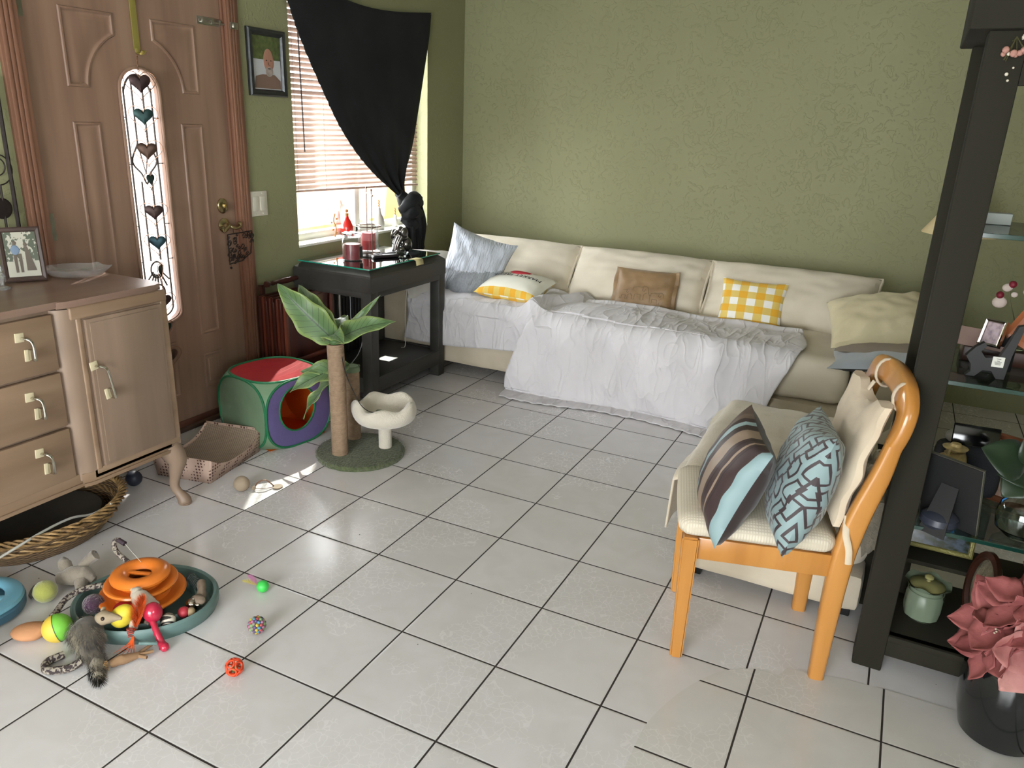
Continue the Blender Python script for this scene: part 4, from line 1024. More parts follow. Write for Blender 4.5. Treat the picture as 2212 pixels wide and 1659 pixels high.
b = newbm(); ST = mat('brown green stem', '#4c4a2c', .6)
stems = [[(0, 0, .01), (.0, 0, .06), (.03, .0, .13), (.045, 0, .18)], [(0, 0, .01), (-.01, 0, .07), (-.03, 0, .12), (-.04, -.01, .165)], [(0, 0, .02), (.02, 0, .04), (-.012, .02, .055), (-.02, 0, .03), (.01, -.02, .02)]]
for s_ in stems: tube(b, catmull(s_, 6), .0014, 5)
tube(b, [(.05, 0, .165), (.13, 0, .17)], .0012, 5); obj('stem', b, ST, orc)
PET = mat('pale pink petal', '#b3a49c', .7); CRI = mat('crimson petal', '#6a0f22', .6)
for c_, r_ in (((-.045, -.01, .158), .012), ((-.055, -.01, .118), .017), ((.035, 0, .19), .013), ((.06, 0, .165), .018), ((-.025, 0, .14), .008), ((.0, 0, .15), .008)):
    b = newbm(); sph(b, c_, r_, 12, 8, (1, .5, .9)); obj('white_petal', b, PET, orc)
b = newbm(); sph(b, (.04, -.01, .035), .02, 12, 8, (1.2, .3, .25)); obj('white_petal', b, PET, orc)
for c_ in ((-.035, -.012, .168), (-.058, -.015, .138)): b = newbm(); sph(b, c_, .0095, 10, 8); obj('crimson_petal', b, CRI, orc)
# top glass shelf (z 1.219)
b = newbm(); bx(b, -.035, .035, -.02, .02, 0, .028, .002); tag(obj('small_white_box', b, mat('pale grey box', '#a9b0ac', .5), loc=(2.225, .16, 1.2195)), 'small pale box on the topmost glass shelf beside the post', 'box')
# twig with blossom hanging at the top of the post
b = newbm(); bq = thing('dried_blossom', 'dried pink and white blossom spray hanging at the top of the shelf post', 'dried flowers', (2.16, -.12, 1.60))
for k in range(9):
    a = random.uniform(-.02, .03), random.uniform(-.012, .0), random.uniform(-.02, .035); tube(b, [(0, 0, .03), Vector(a)*.6+Vector((0, 0, .01)), a], .0008, 4)
obj('twig', b, ST, bq)
b = newbm()
for k in range(10): sph(b, (random.uniform(-.022, .018), random.uniform(-.012, .0), random.uniform(-.012, .006)), random.uniform(.003, .008), 8, 6)
obj('pink_petals', b, mat('dried pink', '#a3786c', .8), bq); b = newbm()
for k in range(9): sph(b, (random.uniform(-.02, .03), random.uniform(-.014, -.002), random.uniform(-.06, .045)), random.uniform(.002, .0045), 8, 6)
obj('white_buds', b, mat('dried white', '#c9c2b2', .8), bq)

# lamp on a little stand behind the display unit
lp = thing('floor_lamp', 'lamp with a cream cone shade half hidden behind the shelf post', 'lamp', (2.285, 2.21, 0))
SHD = mat('cream pleated shade', '#d8c79d', .8, ns=60, na=.06)
b = newbm(); lathe(b, [(.045, 1.175), (.170, .99), (.172, .985), (.167, .985), (.043, 1.170)], 48); obj('lamp_shade', b, SHD, lp)
b = newbm(); lathe(b, [(0, 0), (.085, 0), (.088, .015), (.03, .03), (.012, .05), (.012, .70), (.02, .72), (.02, .76), (.008, .78), (.008, 1.0), (0, 1.0)], 24); obj('base', b, mat('bronze lamp base', '#5a4a30', .35, .6), lp)

# black vase of pink artificial flowers on the floor
vz = thing('black_vase', 'large glossy black vase of dusty pink silk flowers standing on the floor', 'vase', (2.455, -.215, 0))
BV = mat('black ceramic glaze', '#101214', .12, coat=.6)
b = newbm(); lathe(b, [(0, 0), (.075, 0), (.088, .01), (.102, .07), (.108, .14), (.104, .205), (.086, .25), (.064, .272), (.060, .288), (.066, .30), (.060, .30), (.054, .286), (.072, .245), (0, .23)], 48); obj('body', b, BV, vz)
PK = mat('dusty pink silk', '#9c5a58', .75, col2='#7d3f3f', ns=9, bs=60, bst=.3); PK2 = mat('pale pink silk', '#b98580', .75, col2='#9a5d5a', ns=9, bs=60, bst=.3)
def bloom(b, c, r, n, tilt, seed, w_=.5, op=.7):
    rnd = random.Random(seed); c = Vector(c); T = Matrix.Rotation(tilt[0], 3, 'X') @ Matrix.Rotation(tilt[1], 3, 'Y')
    for ringk, (rr, el, cnt) in enumerate(((1.1, op*.25, n), (.85, op*.95, max(3, n-2)))):
        for k in range(cnt):
            a = 2*pi*k/cnt+ringk*.6+rnd.uniform(-.2, .2); e = el+rnd.uniform(-.15, .15)
            d = T @ Vector((cos(a)*cos(e), sin(a)*cos(e), sin(e)))
            u = T @ Vector((-cos(a)*sin(e), -sin(a)*sin(e), cos(e)))
            leaf_bm(b, c+d*.008, c+d*(r*rr), r*rr*w_*.62, -.016, u, 9, 6, .3, .004)
fl = [((-.055, -.045, .300), .105, 6, (.5, -.5), PK), ((.03, -.085, .25), .11, 6, (1.2, .2), PK2), ((-.03, -.06, .37), .10, 5, (.3, -.7), PK), ((.08, -.04, .33), .11, 6, (.5, .5), PK), ((-.07, -.04, .235), .10, 6, (.8, -1.1), PK), ((.10, -.07, .22), .10, 5, (1.2, .7), PK), ((.06, -.02, .42), .09, 5, (.2, .3), PK2)]
for i, (c_, r_, n_, tl, mm) in enumerate(fl):
    b = newbm(); bloom(b, Vector(c_)+Vector((0, 0, .055)), r_*1.08, n_, tl, i, .62); obj('flower', b, mm, vz, solid=.0008)
b = newbm()
for s_ in ([(0, 0, .2), (-.01, -.02, .33), (-.025, -.02, .44), (-.05, -.03, .50)], [(0, 0, .2), (.03, -.02, .32), (.03, 0, .44)], [(0, 0, .2), (-.04, -.03, .30)], [(0, 0, .2), (.07, -.03, .3)]): tube(b, catmull(s_, 5), .0022, 6)
obj('stem', b, ST, vz)
b = newbm()
for k in range(7):
    a = Vector((-.075+random.uniform(-.03, .02), -.07, .31+random.uniform(-.02, .03))); tube(b, [Vector((-.05, -.05, .30)), a, a+Vector((-.012, -.005, .004))], .0008, 4); sph(b, a+Vector((-.012, -.005, .004)), .0025, 6, 5)
obj('stamen', b, mat('pale stamen', '#cfc4ae', .7), vz)
# ================================================================ CUSHIONS AND CLOTHS
def place_pillow(name, label, w_, h_, t_, M, mats, cat='pillow', group=None, pipe=None, **k):
    b = pillow_bm(w_, h_, t_, **k)
    o = tag(obj(name, b, mats), label, cat, group); o.matrix_world = M
    return o
# yellow gingham
def gingham(name, n, c_hi, c_mid, c_lo):
    m, t, p, N, L = nt(name); X, Y, Z, V = uvxy(t, 'UV')
    a = mth(t, 'GREATER_THAN', mth(t, 'FRACT', mth(t, 'ADD', mth(t, 'MULTIPLY', X, n), .25)), .5); c = mth(t, 'GREATER_THAN', mth(t, 'FRACT', mth(t, 'ADD', mth(t, 'MULTIPLY', Y, n), .1)), .5)
    s = mth(t, 'ADD', a, c); cr = node(t, 'ShaderNodeValToRGB'); cr.color_ramp.interpolation = 'CONSTANT'
    cr.color_ramp.elements[0].color = rgb(c_lo); cr.color_ramp.elements[1].position = .75; cr.color_ramp.elements[1].color = rgb(c_hi); e = cr.color_ramp.elements.new(.25); e.color = rgb(c_mid)
    L.new(mth(t, 'MULTIPLY', s, .5), cr.inputs[0]); L.new(cr.outputs[0], p.inputs['Base Color']); p.inputs['Roughness'].default_value = .85; p.inputs['Sheen Weight'].default_value = .15
    nb = node(t, 'ShaderNodeTexNoise'); nb.inputs['Scale'].default_value = 140; L.new(V, nb.inputs['Vector']); add_bump(t, p, nb.outputs['Fac'], .2, .001)
    return m
GY = gingham('yellow gingham', 4.0, '#e3ab2e', '#dcc06a', '#eceae4')
place_pillow('gingham_pillow', 'yellow and white gingham square pillow leaning on the right back cushion', .345, .285, .11,
             frame_M((1.372, 2.05, .527), (1, .04, 0), (-.03, .38, .92)), [GY], pinch=.075, wr=.004, seed=3, n=28)
# brown flanged pillow with a faint elephant print
BP = mat('brown silk', '#8f7350', .5, col2='#7c6243', ns=12, bs=50, bst=.35, sheen=.3)
bp0 = place_pillow('brown_pillow', 'brown silky pillow with a faint elephant embroidery and flange edges', .335, .275, .09,
             frame_M((.775, 2.03, .522), (1, .03, .0), (.0, .36, .93)), [BP], pinch=.02, wr=.006, seed=5, n=28)
b = newbm()
def flap(u, v):
    a = v*2-1; s = -1 if u < .5 else 1; k = abs(u-.5)*2
    return Vector((s*(.148+.04*k), a*.135*(1+.05*k), .012*sin(a*6+s)*k-.008*k+(.02*k*k if s > 0 and a > .6 else 0)))
b.free()
for s in (-1, 1): b = newbm(); grid(b, 5, 20, lambda u, v, s=s: flap(.5+s*u*.5 if s > 0 else .4999-u*.5, v), uv=False); obj('flange', b, BP, bp0, solid=.002)
EMB = mat('brown embroidery', '#6f5a40', .6)
b = newbm()
def zof(x, y): a, c = x/.1575, y/.1275; return .045*((1-a*a)*(1-c*c))**.5+.0015
for cx_, cy_, s in ((-.012, .0, 1), (.085, -.02, .8), (-.10, -.015, .7)):
    body = [(-.045, 0), (-.04, .022), (-.015, .03), (.01, .028), (.02, .036), (.038, .034), (.048, .02), (.05, .0), (.058, -.016), (.066, -.012)]
    for pts in (body, [(-.045, 0), (-.044, -.045), (-.03, -.045), (-.028, -.015), (.005, -.015), (.007, -.045), (.022, -.045), (.026, -.01), (.04, -.002)], [(.018, .03), (.012, .01), (.024, .004), (.03, .018)]):
        tube(b, [(cx_+x*s, cy_+y*s, zof(cx_+x*s, cy_+y*s)) for x, y in pts], .0011, 5)
obj('embroidery', b, EMB, bp0)
# market pillow lying on the seat
m, t, p, N, L = nt('printed market cloth'); X, Y, Z, V = uvxy(t, 'UV')
a = mth(t, 'GREATER_THAN', mth(t, 'FRACT', mth(t, 'MULTIPLY', X, 6.0)), .5)
L.new(mixc(t, mth(t, 'GREATER_THAN', Y, .87), rgb('#e2e0d3'), mixc(t, a, rgb('#e0a82c'), rgb('#d9bd62'))), p.inputs['Base Color']); p.inputs['Roughness'].default_value = .85
MKT = m; MM = frame_M((.045, 1.835, .512), (-1, -.10, 0), (-.02, -.25, -.968) if False else (.06, -1, -.02))
M_ = frame_M((.075, 1.79, .512), (-.985, .04, .0), (.0, -.96, -.20))
mk = place_pillow('market_pillow', 'white pillow printed MARKET FRESH lying flat on the sofa seat', .40, .30, .135, M_, [MKT, GY], pinch=.07, wr=.003, seed=8, backmi=1, puff=.42)
INK = mat('black print ink', '#24242a', .8); RED = mat('red print ink', '#b3303a', .8)
def on_pillow(x, y, w_, h_, t_, pf=.42): a, c = 2*x/w_, 2*y/h_; return t_/2*max(0, (1-a*a)*(1-c*c))**pf
def bent_text(name, s, size, cx, cy, m_, par, w_, h_, t_, spread=0):
    cu = bpy.data.curves.new(name, 'FONT'); cu.body = s; cu.size = size; cu.align_x = 'CENTER'; cu.align_y = 'CENTER'; cu.resolution_u = 2; cu.extrude = .0003
    if spread: cu.space_character = spread
    o = bpy.data.objects.new(name, cu); C.objects.link(o); bpy.context.view_layer.update()
    me = bpy.data.meshes.new_from_object(o.evaluated_get(bpy.context.evaluated_depsgraph_get())); bpy.data.objects.remove(o)
    bb = bmesh.new(); bb.from_mesh(me); bmesh.ops.subdivide_edges(bb, edges=[e for e in bb.edges if e.calc_length() > .012], cuts=2)
    for v in bb.verts:
        v.co = Vector((cx+v.co.x, cy+v.co.y, on_pillow(cx+v.co.x, cy+v.co.y, w_, h_, t_)+.0055+v.co.z))
    return obj(name, bb, m_, par, smooth=False)
bent_text('printed_words', 'MARKET FRESH', .042, -.015, -.012, INK, mk, .40, .30, .135, 1.05)
b = newbm()
for q in range(2):
    pts = [(-.06+.13*k/14, .0-.075+.022*sin(pi*k/14)-q*.018) for k in range(15)]
    tube(b, [(x, y, on_pillow(x, y, .40, .30, .135)+.002) for x, y in pts], lambda t_: .002+.009*sin(pi*t_), 8, flat=(1, .25) if False else None)
obj('red_truck_print', b, RED, mk)
mk.data.materials[1] = GY
# slate blue sheet-covered pillow at the left end
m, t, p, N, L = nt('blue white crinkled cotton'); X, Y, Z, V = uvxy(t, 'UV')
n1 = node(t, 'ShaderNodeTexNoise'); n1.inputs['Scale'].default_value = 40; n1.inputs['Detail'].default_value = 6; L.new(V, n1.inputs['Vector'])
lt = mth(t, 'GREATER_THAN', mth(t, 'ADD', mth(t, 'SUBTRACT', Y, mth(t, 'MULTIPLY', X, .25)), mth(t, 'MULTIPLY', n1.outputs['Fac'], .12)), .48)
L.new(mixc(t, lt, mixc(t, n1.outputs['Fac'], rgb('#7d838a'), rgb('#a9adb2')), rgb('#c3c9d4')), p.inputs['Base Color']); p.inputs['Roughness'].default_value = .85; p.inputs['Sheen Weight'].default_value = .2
mp = node(t, 'ShaderNodeMapping'); mp.inputs['Scale'].default_value = (26, 5, 1); mp.inputs['Rotation'].default_value = (0, 0, .3); L.new(V, mp.inputs[0])
n2 = node(t, 'ShaderNodeTexNoise'); n2.inputs['Scale'].default_value = 1; n2.inputs['Distortion'].default_value = 1.2; L.new(mp.outputs[0], n2.inputs['Vector']); add_bump(t, p, n2.outputs['Fac'], .9, .012)
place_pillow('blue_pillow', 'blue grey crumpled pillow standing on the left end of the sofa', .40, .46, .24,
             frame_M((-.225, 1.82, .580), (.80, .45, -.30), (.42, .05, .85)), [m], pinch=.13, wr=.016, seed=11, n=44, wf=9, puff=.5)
WHT = fabric('white cotton', '#cfccc6', '#c3c0ba', bs=200, bst=.15); 
place_pillow('white_pillow', 'white pillow slumped against the sofa arm behind the end table', .50, .34, .15,
             frame_M((-.465, 1.76, .53), (.35, .93, -.12), (-.62, .15, .78)), [WHT], pinch=.05, wr=.01, seed=14, n=28)
# pillows at the right end
CR = fabric('cream cotton case', '#d3c9a8', '#c7bd9c', bs=90, bst=.3, bd=.003)
cp = place_pillow('cream_pillow', 'plump cream pillow on top of the stack at the sofa right end', .48, .37, .21,
             frame_M((2.02, 1.86, .575), (.95, .14, .16), (-.16, .85, .40)), [CR], pinch=.05, wr=.010, seed=17, n=34, wf=8, puff=.42)
def drapeflap(u, v):
    x = -.20+.42*u; s = v*.17
    return Vector((x+.01*sin(v*3+u*7), -.150-.02*sin(s*8)-.03*v, -.005-s*.95+.008*sin(u*17)*v+.006*sin(u*40)*v*v+.05*(1-v)*sin(pi*u)))
b = newbm(); grid(b, 50, 14, drapeflap, uv=False); obj('case_flap', b, CR, cp, solid=.003)
GRP = fabric('taupe cotton', '#8d8376', '#82786c'); 
place_pillow('taupe_pillow', 'flat taupe pillow under the plump cream pillow', .46, .36, .10,
             frame_M((2.06, 1.82, .485), (.98, .05, .06), (-.05, .98, .08)), [GRP], pinch=.04, wr=.006, seed=19)
SIL = mat('pale blue satin', '#a5adb6', .38, ns=6, na=.1, sheen=.5, bs=25, bst=.4, bd=.004)
place_pillow('satin_pillow', 'pale blue satin pillow at the bottom of the stack on the sofa arm', .48, .38, .11,
             frame_M((2.055, 1.73, .440), (.98, .04, .12), (-.04, .98, .10)), [SIL, mat('charcoal satin', '#3c3e42', .5)], pinch=.05, wr=.005, seed=23, backmi=1)

# chair pillows
m, t, p, N, L = nt('brown blue stripe'); X, Y, Z, V = uvxy(t, 'UV')
cr = node(t, 'ShaderNodeValToRGB'); cr.color_ramp.interpolation = 'CONSTANT'
st = [(0, '#7f9699'), (.115, '#3a2c2c'), (.225, '#221919'), (.233, '#3a2c2c'), (.26, '#8f7c6c'), (.285, '#3a2c2c'), (.325, '#221919'), (.333, '#3a2c2c'), (.37, '#8f7c6c'), (.51, '#3a2c2c'), (.54, '#221919'), (.548, '#3a2c2c'), (.60, '#8fa5a8'), (.66, '#3a2c2c'), (.72, '#6b5a50'), (.80, '#5a4a44')]
cr.color_ramp.elements[0].color = rgb(st[0][1]); cr.color_ramp.elements[1].position = st[-1][0]; cr.color_ramp.elements[1].color = rgb(st[-1][1])
for q, c in st[1:-1]: e = cr.color_ramp.elements.new(q); e.color = rgb(c)
L.new(Y, cr.inputs[0]); L.new(cr.outputs[0], p.inputs['Base Color']); p.inputs['Roughness'].default_value = .5
DKB = mat('dark brown satin', '#2c2121', .55, ns=5, na=.2, sheen=.2)
# corners: A bottom near, B top near, C top far, D bottom far
def quadM(A, B, Cc, D):
    A, B, Cc, D = map(Vector, (A, B, Cc, D)); c = (A+B+Cc+D)/4
    ex = ((D-A)+(Cc-B)).normalized(); ey = ((B-A)+(Cc-D))
    return frame_M(c, ex, ey)
# stripes: local y runs near -> far so that the pale blue band lies along the near edge
M1 = Matrix(((0, 0, 0, 0),)*4)
cA, cB, cC, cD = (1.752, -.330, .44), (1.845, -.315, .690), (1.745, -.035, .715), (1.650, -.05, .455)
c_ = (Vector(cA)+Vector(cB)+Vector(cC)+Vector(cD))/4
place_pillow('striped_pillow', 'brown, tan and pale blue striped satin pillow standing on the chair seat', .30, .31, .145,
             frame_M(c_+Vector((-.018, -.035, -.03)), Vector(cB)-Vector(cA), Vector(cC)-Vector(cB)), [m, DKB], pinch=.09, wr=.004, seed=27, backmi=1, n=30, puff=.45)
# brown lattice on pale blue
m, t, p, N, L = nt('brown lattice on pale blue'); X, Y, Z, V = uvxy(t, 'UV')
def band(expr, w_): return mth(t, 'LESS_THAN', mth(t, 'ABSOLUTE', mth(t, 'SUBTRACT', mth(t, 'FRACT', expr), .5)), w_)
def rect_outline(ox, oy, n, hw, hh, th):
    fx = mth(t, 'ABSOLUTE', mth(t, 'SUBTRACT', mth(t, 'FRACT', mth(t, 'ADD', mth(t, 'MULTIPLY', X, n), ox)), .5)); fy = mth(t, 'ABSOLUTE', mth(t, 'SUBTRACT', mth(t, 'FRACT', mth(t, 'ADD', mth(t, 'MULTIPLY', Y, n), oy)), .5))
    d = mth(t, 'MAXIMUM', mth(t, 'SUBTRACT', fx, hw), mth(t, 'SUBTRACT', fy, hh)); return mth(t, 'LESS_THAN', mth(t, 'ABSOLUTE', d), th)
X, Y = mth(t, 'ADD', X, mth(t, 'MULTIPLY', Y, .4)), mth(t, 'SUBTRACT', Y, mth(t, 'MULTIPLY', X, .4))
r1 = rect_outline(0, 0, 4.6, .36, .20, .045); r2 = rect_outline(.5, .34, 4.6, .36, .20, .045)
pat = mth(t, 'MAXIMUM', r1, r2)
L.new(mixc(t, pat, rgb('#7f9496'), rgb('#33262a')), p.inputs['Base Color']); p.inputs['Roughness'].default_value = .6; p.inputs['Sheen Weight'].default_value = .2
cA, cB, cC, cD = (1.925, -.345, .435), (1.992, -.300, .73), (1.945, .02, .745), (1.835, -.02, .46)
c_ = (Vector(cA)+Vector(cB)+Vector(cC)+Vector(cD))/4
place_pillow('lattice_pillow', 'pale blue pillow with a dark brown interlocking lattice leaning on the chair back', .33, .36, .15,
             frame_M(c_+Vector((-.025, -.02, -.03)), Vector(cA)-Vector(cB), Vector(cC)-Vector(cB)), [m], pinch=.09, wr=.008, seed=31, n=34, puff=.45)

# ---------------------------------------------------------------- sheets
SHT = fabric('white bed sheet', '#d2cfd2', '#cac7ca', bs=120, bst=.2, bd=.002)
t = SHT.node_tree; p = t.nodes['Principled BSDF']; X, Y, Z, V = uvxy(t, 'Object'); hh = None
for sc3, dist, am, rt_ in ((1.0, .5, 1.0, .5), (1.9, .6, .7, -.7), (3.4, .8, .4, .15)):
    mp = node(t, 'ShaderNodeMapping'); mp.inputs['Rotation'].default_value = (0, rt_, rt_*.6); mp.inputs['Scale'].default_value = (4.2, 1.6, 1.7); t.links.new(V, mp.inputs[0])
    q = node(t, 'ShaderNodeTexNoise'); q.inputs['Scale'].default_value = sc3; q.inputs['Detail'].default_value = 1.5; q.inputs['Distortion'].default_value = dist; t.links.new(mp.outputs[0], q.inputs['Vector'])
    r_ = mth(t, 'MULTIPLY', mth(t, 'POWER', mth(t, 'SUBTRACT', 1.0, mth(t, 'MULTIPLY', mth(t, 'ABSOLUTE', mth(t, 'SUBTRACT', q.outputs['Fac'], .5)), 5.0)), 3.0), am)
    hh = r_ if hh is None else mth(t, 'ADD', hh, r_)
add_bump(t, p, hh, .5, .014)
def wrinkle(x, y, s=0):
    v = 0
    for k, (fx, fy, a) in enumerate(((3.1, 1.2, .010), (5.3, -3.7, .007), (9.1, 4.2, .004), (13, -9, .003), (21, 17, .002))):
        v += a*(1-abs(sin(x*fx+y*fy+s+k*1.3+2*nz(x*1.7, y*1.7, s))))
    return v
def big_sheet(u, v):
    # u along the sofa, v from under the back cushions, over the seat edge, down to the floor
    xl = .50-.26*min(1, v*1.6)-.03*sin(v*9); xr = 1.66+.05*sin(v*5)-.16*max(0, v-.55)
    x = xl+(xr-xl)*u
    LT = .56+.018*nz(u*4, 1, 7)+.008*nz(u*13, 2, 7); s = v*1.09
    ytop = 1.965-.01*u
    if s < LT-.06:
        y = ytop-(ytop-(SY-.02))*(s/LT); z = .443+.024*math.exp(-((u-.22)/.3)**2)*sin(pi*min(1, s/LT))+.03*u*(s/LT)*0
    else:
        k = s-(LT-.06); R_ = .075
        if k < R_*pi/2:
            a = k/R_; y = SY+.037-R_*sin(a); z = .443-R_+R_*cos(a)
        else:
            dn = k-R_*pi/2; lean = .035+.03*sin(u*7+1)
            y = SY-.038-lean*(dn/.42)**1.2-.0; z = .368-dn
            if z < .004:
                y -= (.004-z)*.9; z = .004+.006*abs(sin(u*60))*min(1, (.02-z)*20)
    wv = wrinkle(x*1.0, s*1.2, 1.0)
    hang = max(0, min(1, (s-.55)/.3))
    if z > .02:
        h2 = max(0, min(1, (s-.50)/.16)); h2 = h2*h2*(3-2*h2); z += wv*.9*(1-h2)
        y -= h2*(wv*2.2*min(1, z*8+.2)+(.014*sin(u*23+2.5*sin(s*3.1)+1.5*sin(u*9))+.007*sin(u*52+3*sin(s*5)))*min(1, z*8+.2))
    # rolled hem at the top edge
    z += .016*math.exp(-((v-.03)/.03)**2)
    return Vector((x+.01*sin(s*11+u*3), y, z))
b = newbm(); grid(b, 150, 110, big_sheet, uv=False)
tag(obj('white_sheet', b, SHT, solid=.0035), 'large wrinkled white sheet draped over the sofa front down to the floor', 'sheet')
def left_sheet(u, v):
    xl, xr = -.50, .50; x = xl+(xr-xl)*u
    s = v*.78; y = 2.02-s; LT = .47
    if s < LT: z = .436
    else:
        k = s-LT; R_ = .05
        if k < R_*pi/2: a = k/R_; y = SY+.028-R_*sin(a)+.0; z = .436-R_+R_*cos(a)
        else: dn = k-R_*pi/2; y = SY-.024-.012*sin(u*9); z = .386-dn*(.75+.15*sin(u*3+1))
    fold = .022*max(0, nz(x*6, s*5, 3))+.03*math.exp(-((x-.30-.25*(s-.3))/.07)**2)+.045*math.exp(-((x-.40+.3*(s-.1))/.05)**2)*(s < .5)
    w2 = wrinkle(x*1.8, s*1.6, 5)*1.3+fold
    if s < LT+.03: z += w2
    else: y -= w2*.6*(1 if z > .3 else .8)
    return Vector((x+.015*sin(s*13), y, z))
b = newbm(); grid(b, 90, 70, left_sheet, uv=False)
tag(obj('rumpled_sheet', b, SHT, solid=.0035), 'rumpled white sheet bunched over the left sofa seat beside the table', 'sheet')
# beige throw over the ottoman
THR = fabric('beige wool throw', '#d0c5b2', '#c3b7a3', bs=150, bst=.6, bd=.003, sheen=.4)
def throw(u, v):
    y = oy1+.02-(oy1+.02-(oy0+.045))*v+.03*sin(u*4)*(v > .9)*0
    s = u*.92-.36                                    # runs right to left across the top then down the left side
    R_ = .045; zt_ = .388+.018*sin(pi*min(1, max(0, u)))*sin(pi*v)+.008*nz(u*5, v*5, 2)
    L1 = ox1-.03-(ox0+.03)
    k = u*(L1+.25)
    if k < L1: x = ox1-.03-k; z = zt_
    else:
        q = k-L1
        if q < R_*pi/2: a = q/R_; x = ox0+.03-R_*sin(a); z = zt_-R_+R_*cos(a)
        else: dn = q-R_*pi/2; x = ox0+.03-R_-.012-.01*sin(v*8)-.04*dn; z = zt_-R_-dn*(1.0)
    z += .004*nz(u*20, v*18, 1)
    if v > .93: z -= .018*((v-.93)/.07)**2; y -= .01
    return Vector((x, y-.02*max(0, u-.75)*(v > .8), z))
b = newbm(); grid(b, 60, 50, throw, uv=False)
tag(obj('beige_throw', b, THR, solid=.007), 'nubby beige throw spread over the ottoman and hanging down its left side', 'blanket')
LAC = fabric('grey cream lace', '#9c9484', '#7d766a', bs=70, bst=1.0, bd=.01)
def lace(u, v):
    x = 1.97+.17*u; y = .10+.42*v
    z = .385+.035*abs(sin(u*9+v*5+2*nz(u*3, v*3)))+.03*abs(nz(u*9, v*9, 4))
    if v < .12: z -= (.12-v)*1.4; y = .10+.03*v
    return Vector((x, y, z))
b = newbm(); grid(b, 30, 44, lace, uv=False)
tag(obj('crumpled_lace', b, LAC, solid=.004), 'crumpled grey cream lace cloth on the ottoman between chair and shelf post', 'cloth')
# ================================================================ TV-TRAY RACK, CAT THINGS, TABLE-TOP
MAHG = wood('dark red mahogany', '#4a231b', '#331611', 2, .3, 9, coat=.3); MAHL = wood('mahogany edge', '#6a3524', '#4a2318', 2, .3, 9)
tr_ = thing('tray_table_set', 'dark mahogany folding tray tables stored on their rack by the wall', 'folding tables', (-.60, .66, 0))
TO = tr_.location
for i in range(4):
    x = -.715+i*.045
    b = newbm(); bx(b, x-.009, x+.009, .555, .93, .175, .575, .006); bx(b, x+.009, x+.012, .545, .94, .555, .575, .002) ; obj('tray', b, MAHG, tr_, off=TO)
    b = newbm(); bx(b, x+.012, x+.026, .56, .582, .16, .57, .003); bx(b, x+.012, x+.026, .90, .922, .16, .57, .003); bx(b, x+.012, x+.024, .58, .90, .24, .262, .003); obj('folded_leg', b, MAHL, tr_, off=TO)
b = newbm()
for y in (.60, .875): bx(b, -.745, -.715 if False else -.722, y-.012, y+.012, 0, .62, .003)
bx(b, -.76, -.50, .588, .612, 0, .03, .004); bx(b, -.76, -.50, .863, .887, 0, .03, .004); bx(b, -.742, -.724, .60, .875, .12, .16, .003)
obj('rack_frame', b, MAHG, tr_, off=TO)
b = newbm(); prof = [(0, 0), (.015, 0), (.017, .01), (.012, .02), (.008, .03), (.013, .045), (.009, .06), (.014, .09), (.016, .1375), (.014, .185), (.009, .215), (.013, .23), (.008, .245), (.012, .255), (.017, .265), (.015, .275), (0, .275)]
lathe(b, prof, 16, (0, 0, 0), Matrix.Translation((-.70, .595, .625)) @ Matrix.Rotation(radians(-90), 4, 'X')); obj('carry_handle', b, MAHG, tr_, off=TO)

# black panel heater/speaker shapes standing behind the table
b = newbm(); bx(b, -.755, -.66, 1.02, 1.30, 0, .50, .012); 
for k in range(9): bx(b, -.662, -.655, 1.035+k*.028, 1.047+k*.028, .03, .47, .002)
tag(obj('panel_heater', b, mat('matt black metal', '#1b1b1c', .5)), 'black slatted upright heater standing in shadow behind the end table', 'heater')
b = newbm(); tube(b, [(-.60, 1.02, 0), (-.60, 1.02, .56)], .008, 10); tube(b, catmull([(-.60, 1.02, .01), (-.58, 1.0, .012), (-.62, 1.0, .012)], 4), .012, 8)
tag(obj('metal_rod', b, STEEL), 'thin grey metal rod upright behind the left legs of the end table', 'rod')
WC = mat('white cable', '#c9c7c0', .5)
cb = thing('cable_switch', 'thin white lamp cable with an inline switch hanging under the end table', 'cable', (-.40, 1.36, .66))
b = newbm(); tube(b, catmull([(-.40, 1.36, .66), (-.401, 1.362, .60), (-.40, 1.36, .54), (-.398, 1.362, .50), (-.402, 1.36, .44), (-.408, 1.362, .36), (-.41, 1.365, .30), (-.415, 1.37, .18), (-.45, 1.38, .156)], 6), .0022, 6); obj('wire', b, WC, cb, off=cb.location)
b = newbm(); box(b, (-.40, 1.36, .525), (.012, .018, .042), .003); obj('inline_switch', b, WC, cb, off=cb.location)
b = newbm(); tube(b, catmull([(-.50, .98, .60), (-.50, .99, .50), (-.49, .98, .40), (-.47, 1.0, .36), (-.45, 1.02, .30), (-.46, 1.0, .22), (-.49, .97, .16)], 6), .0025, 6)
tag(obj('grey_cable', b, mat('silver grey cable', '#97979a', .4)), 'silver grey cable looping down inside the left side of the end table', 'cable')

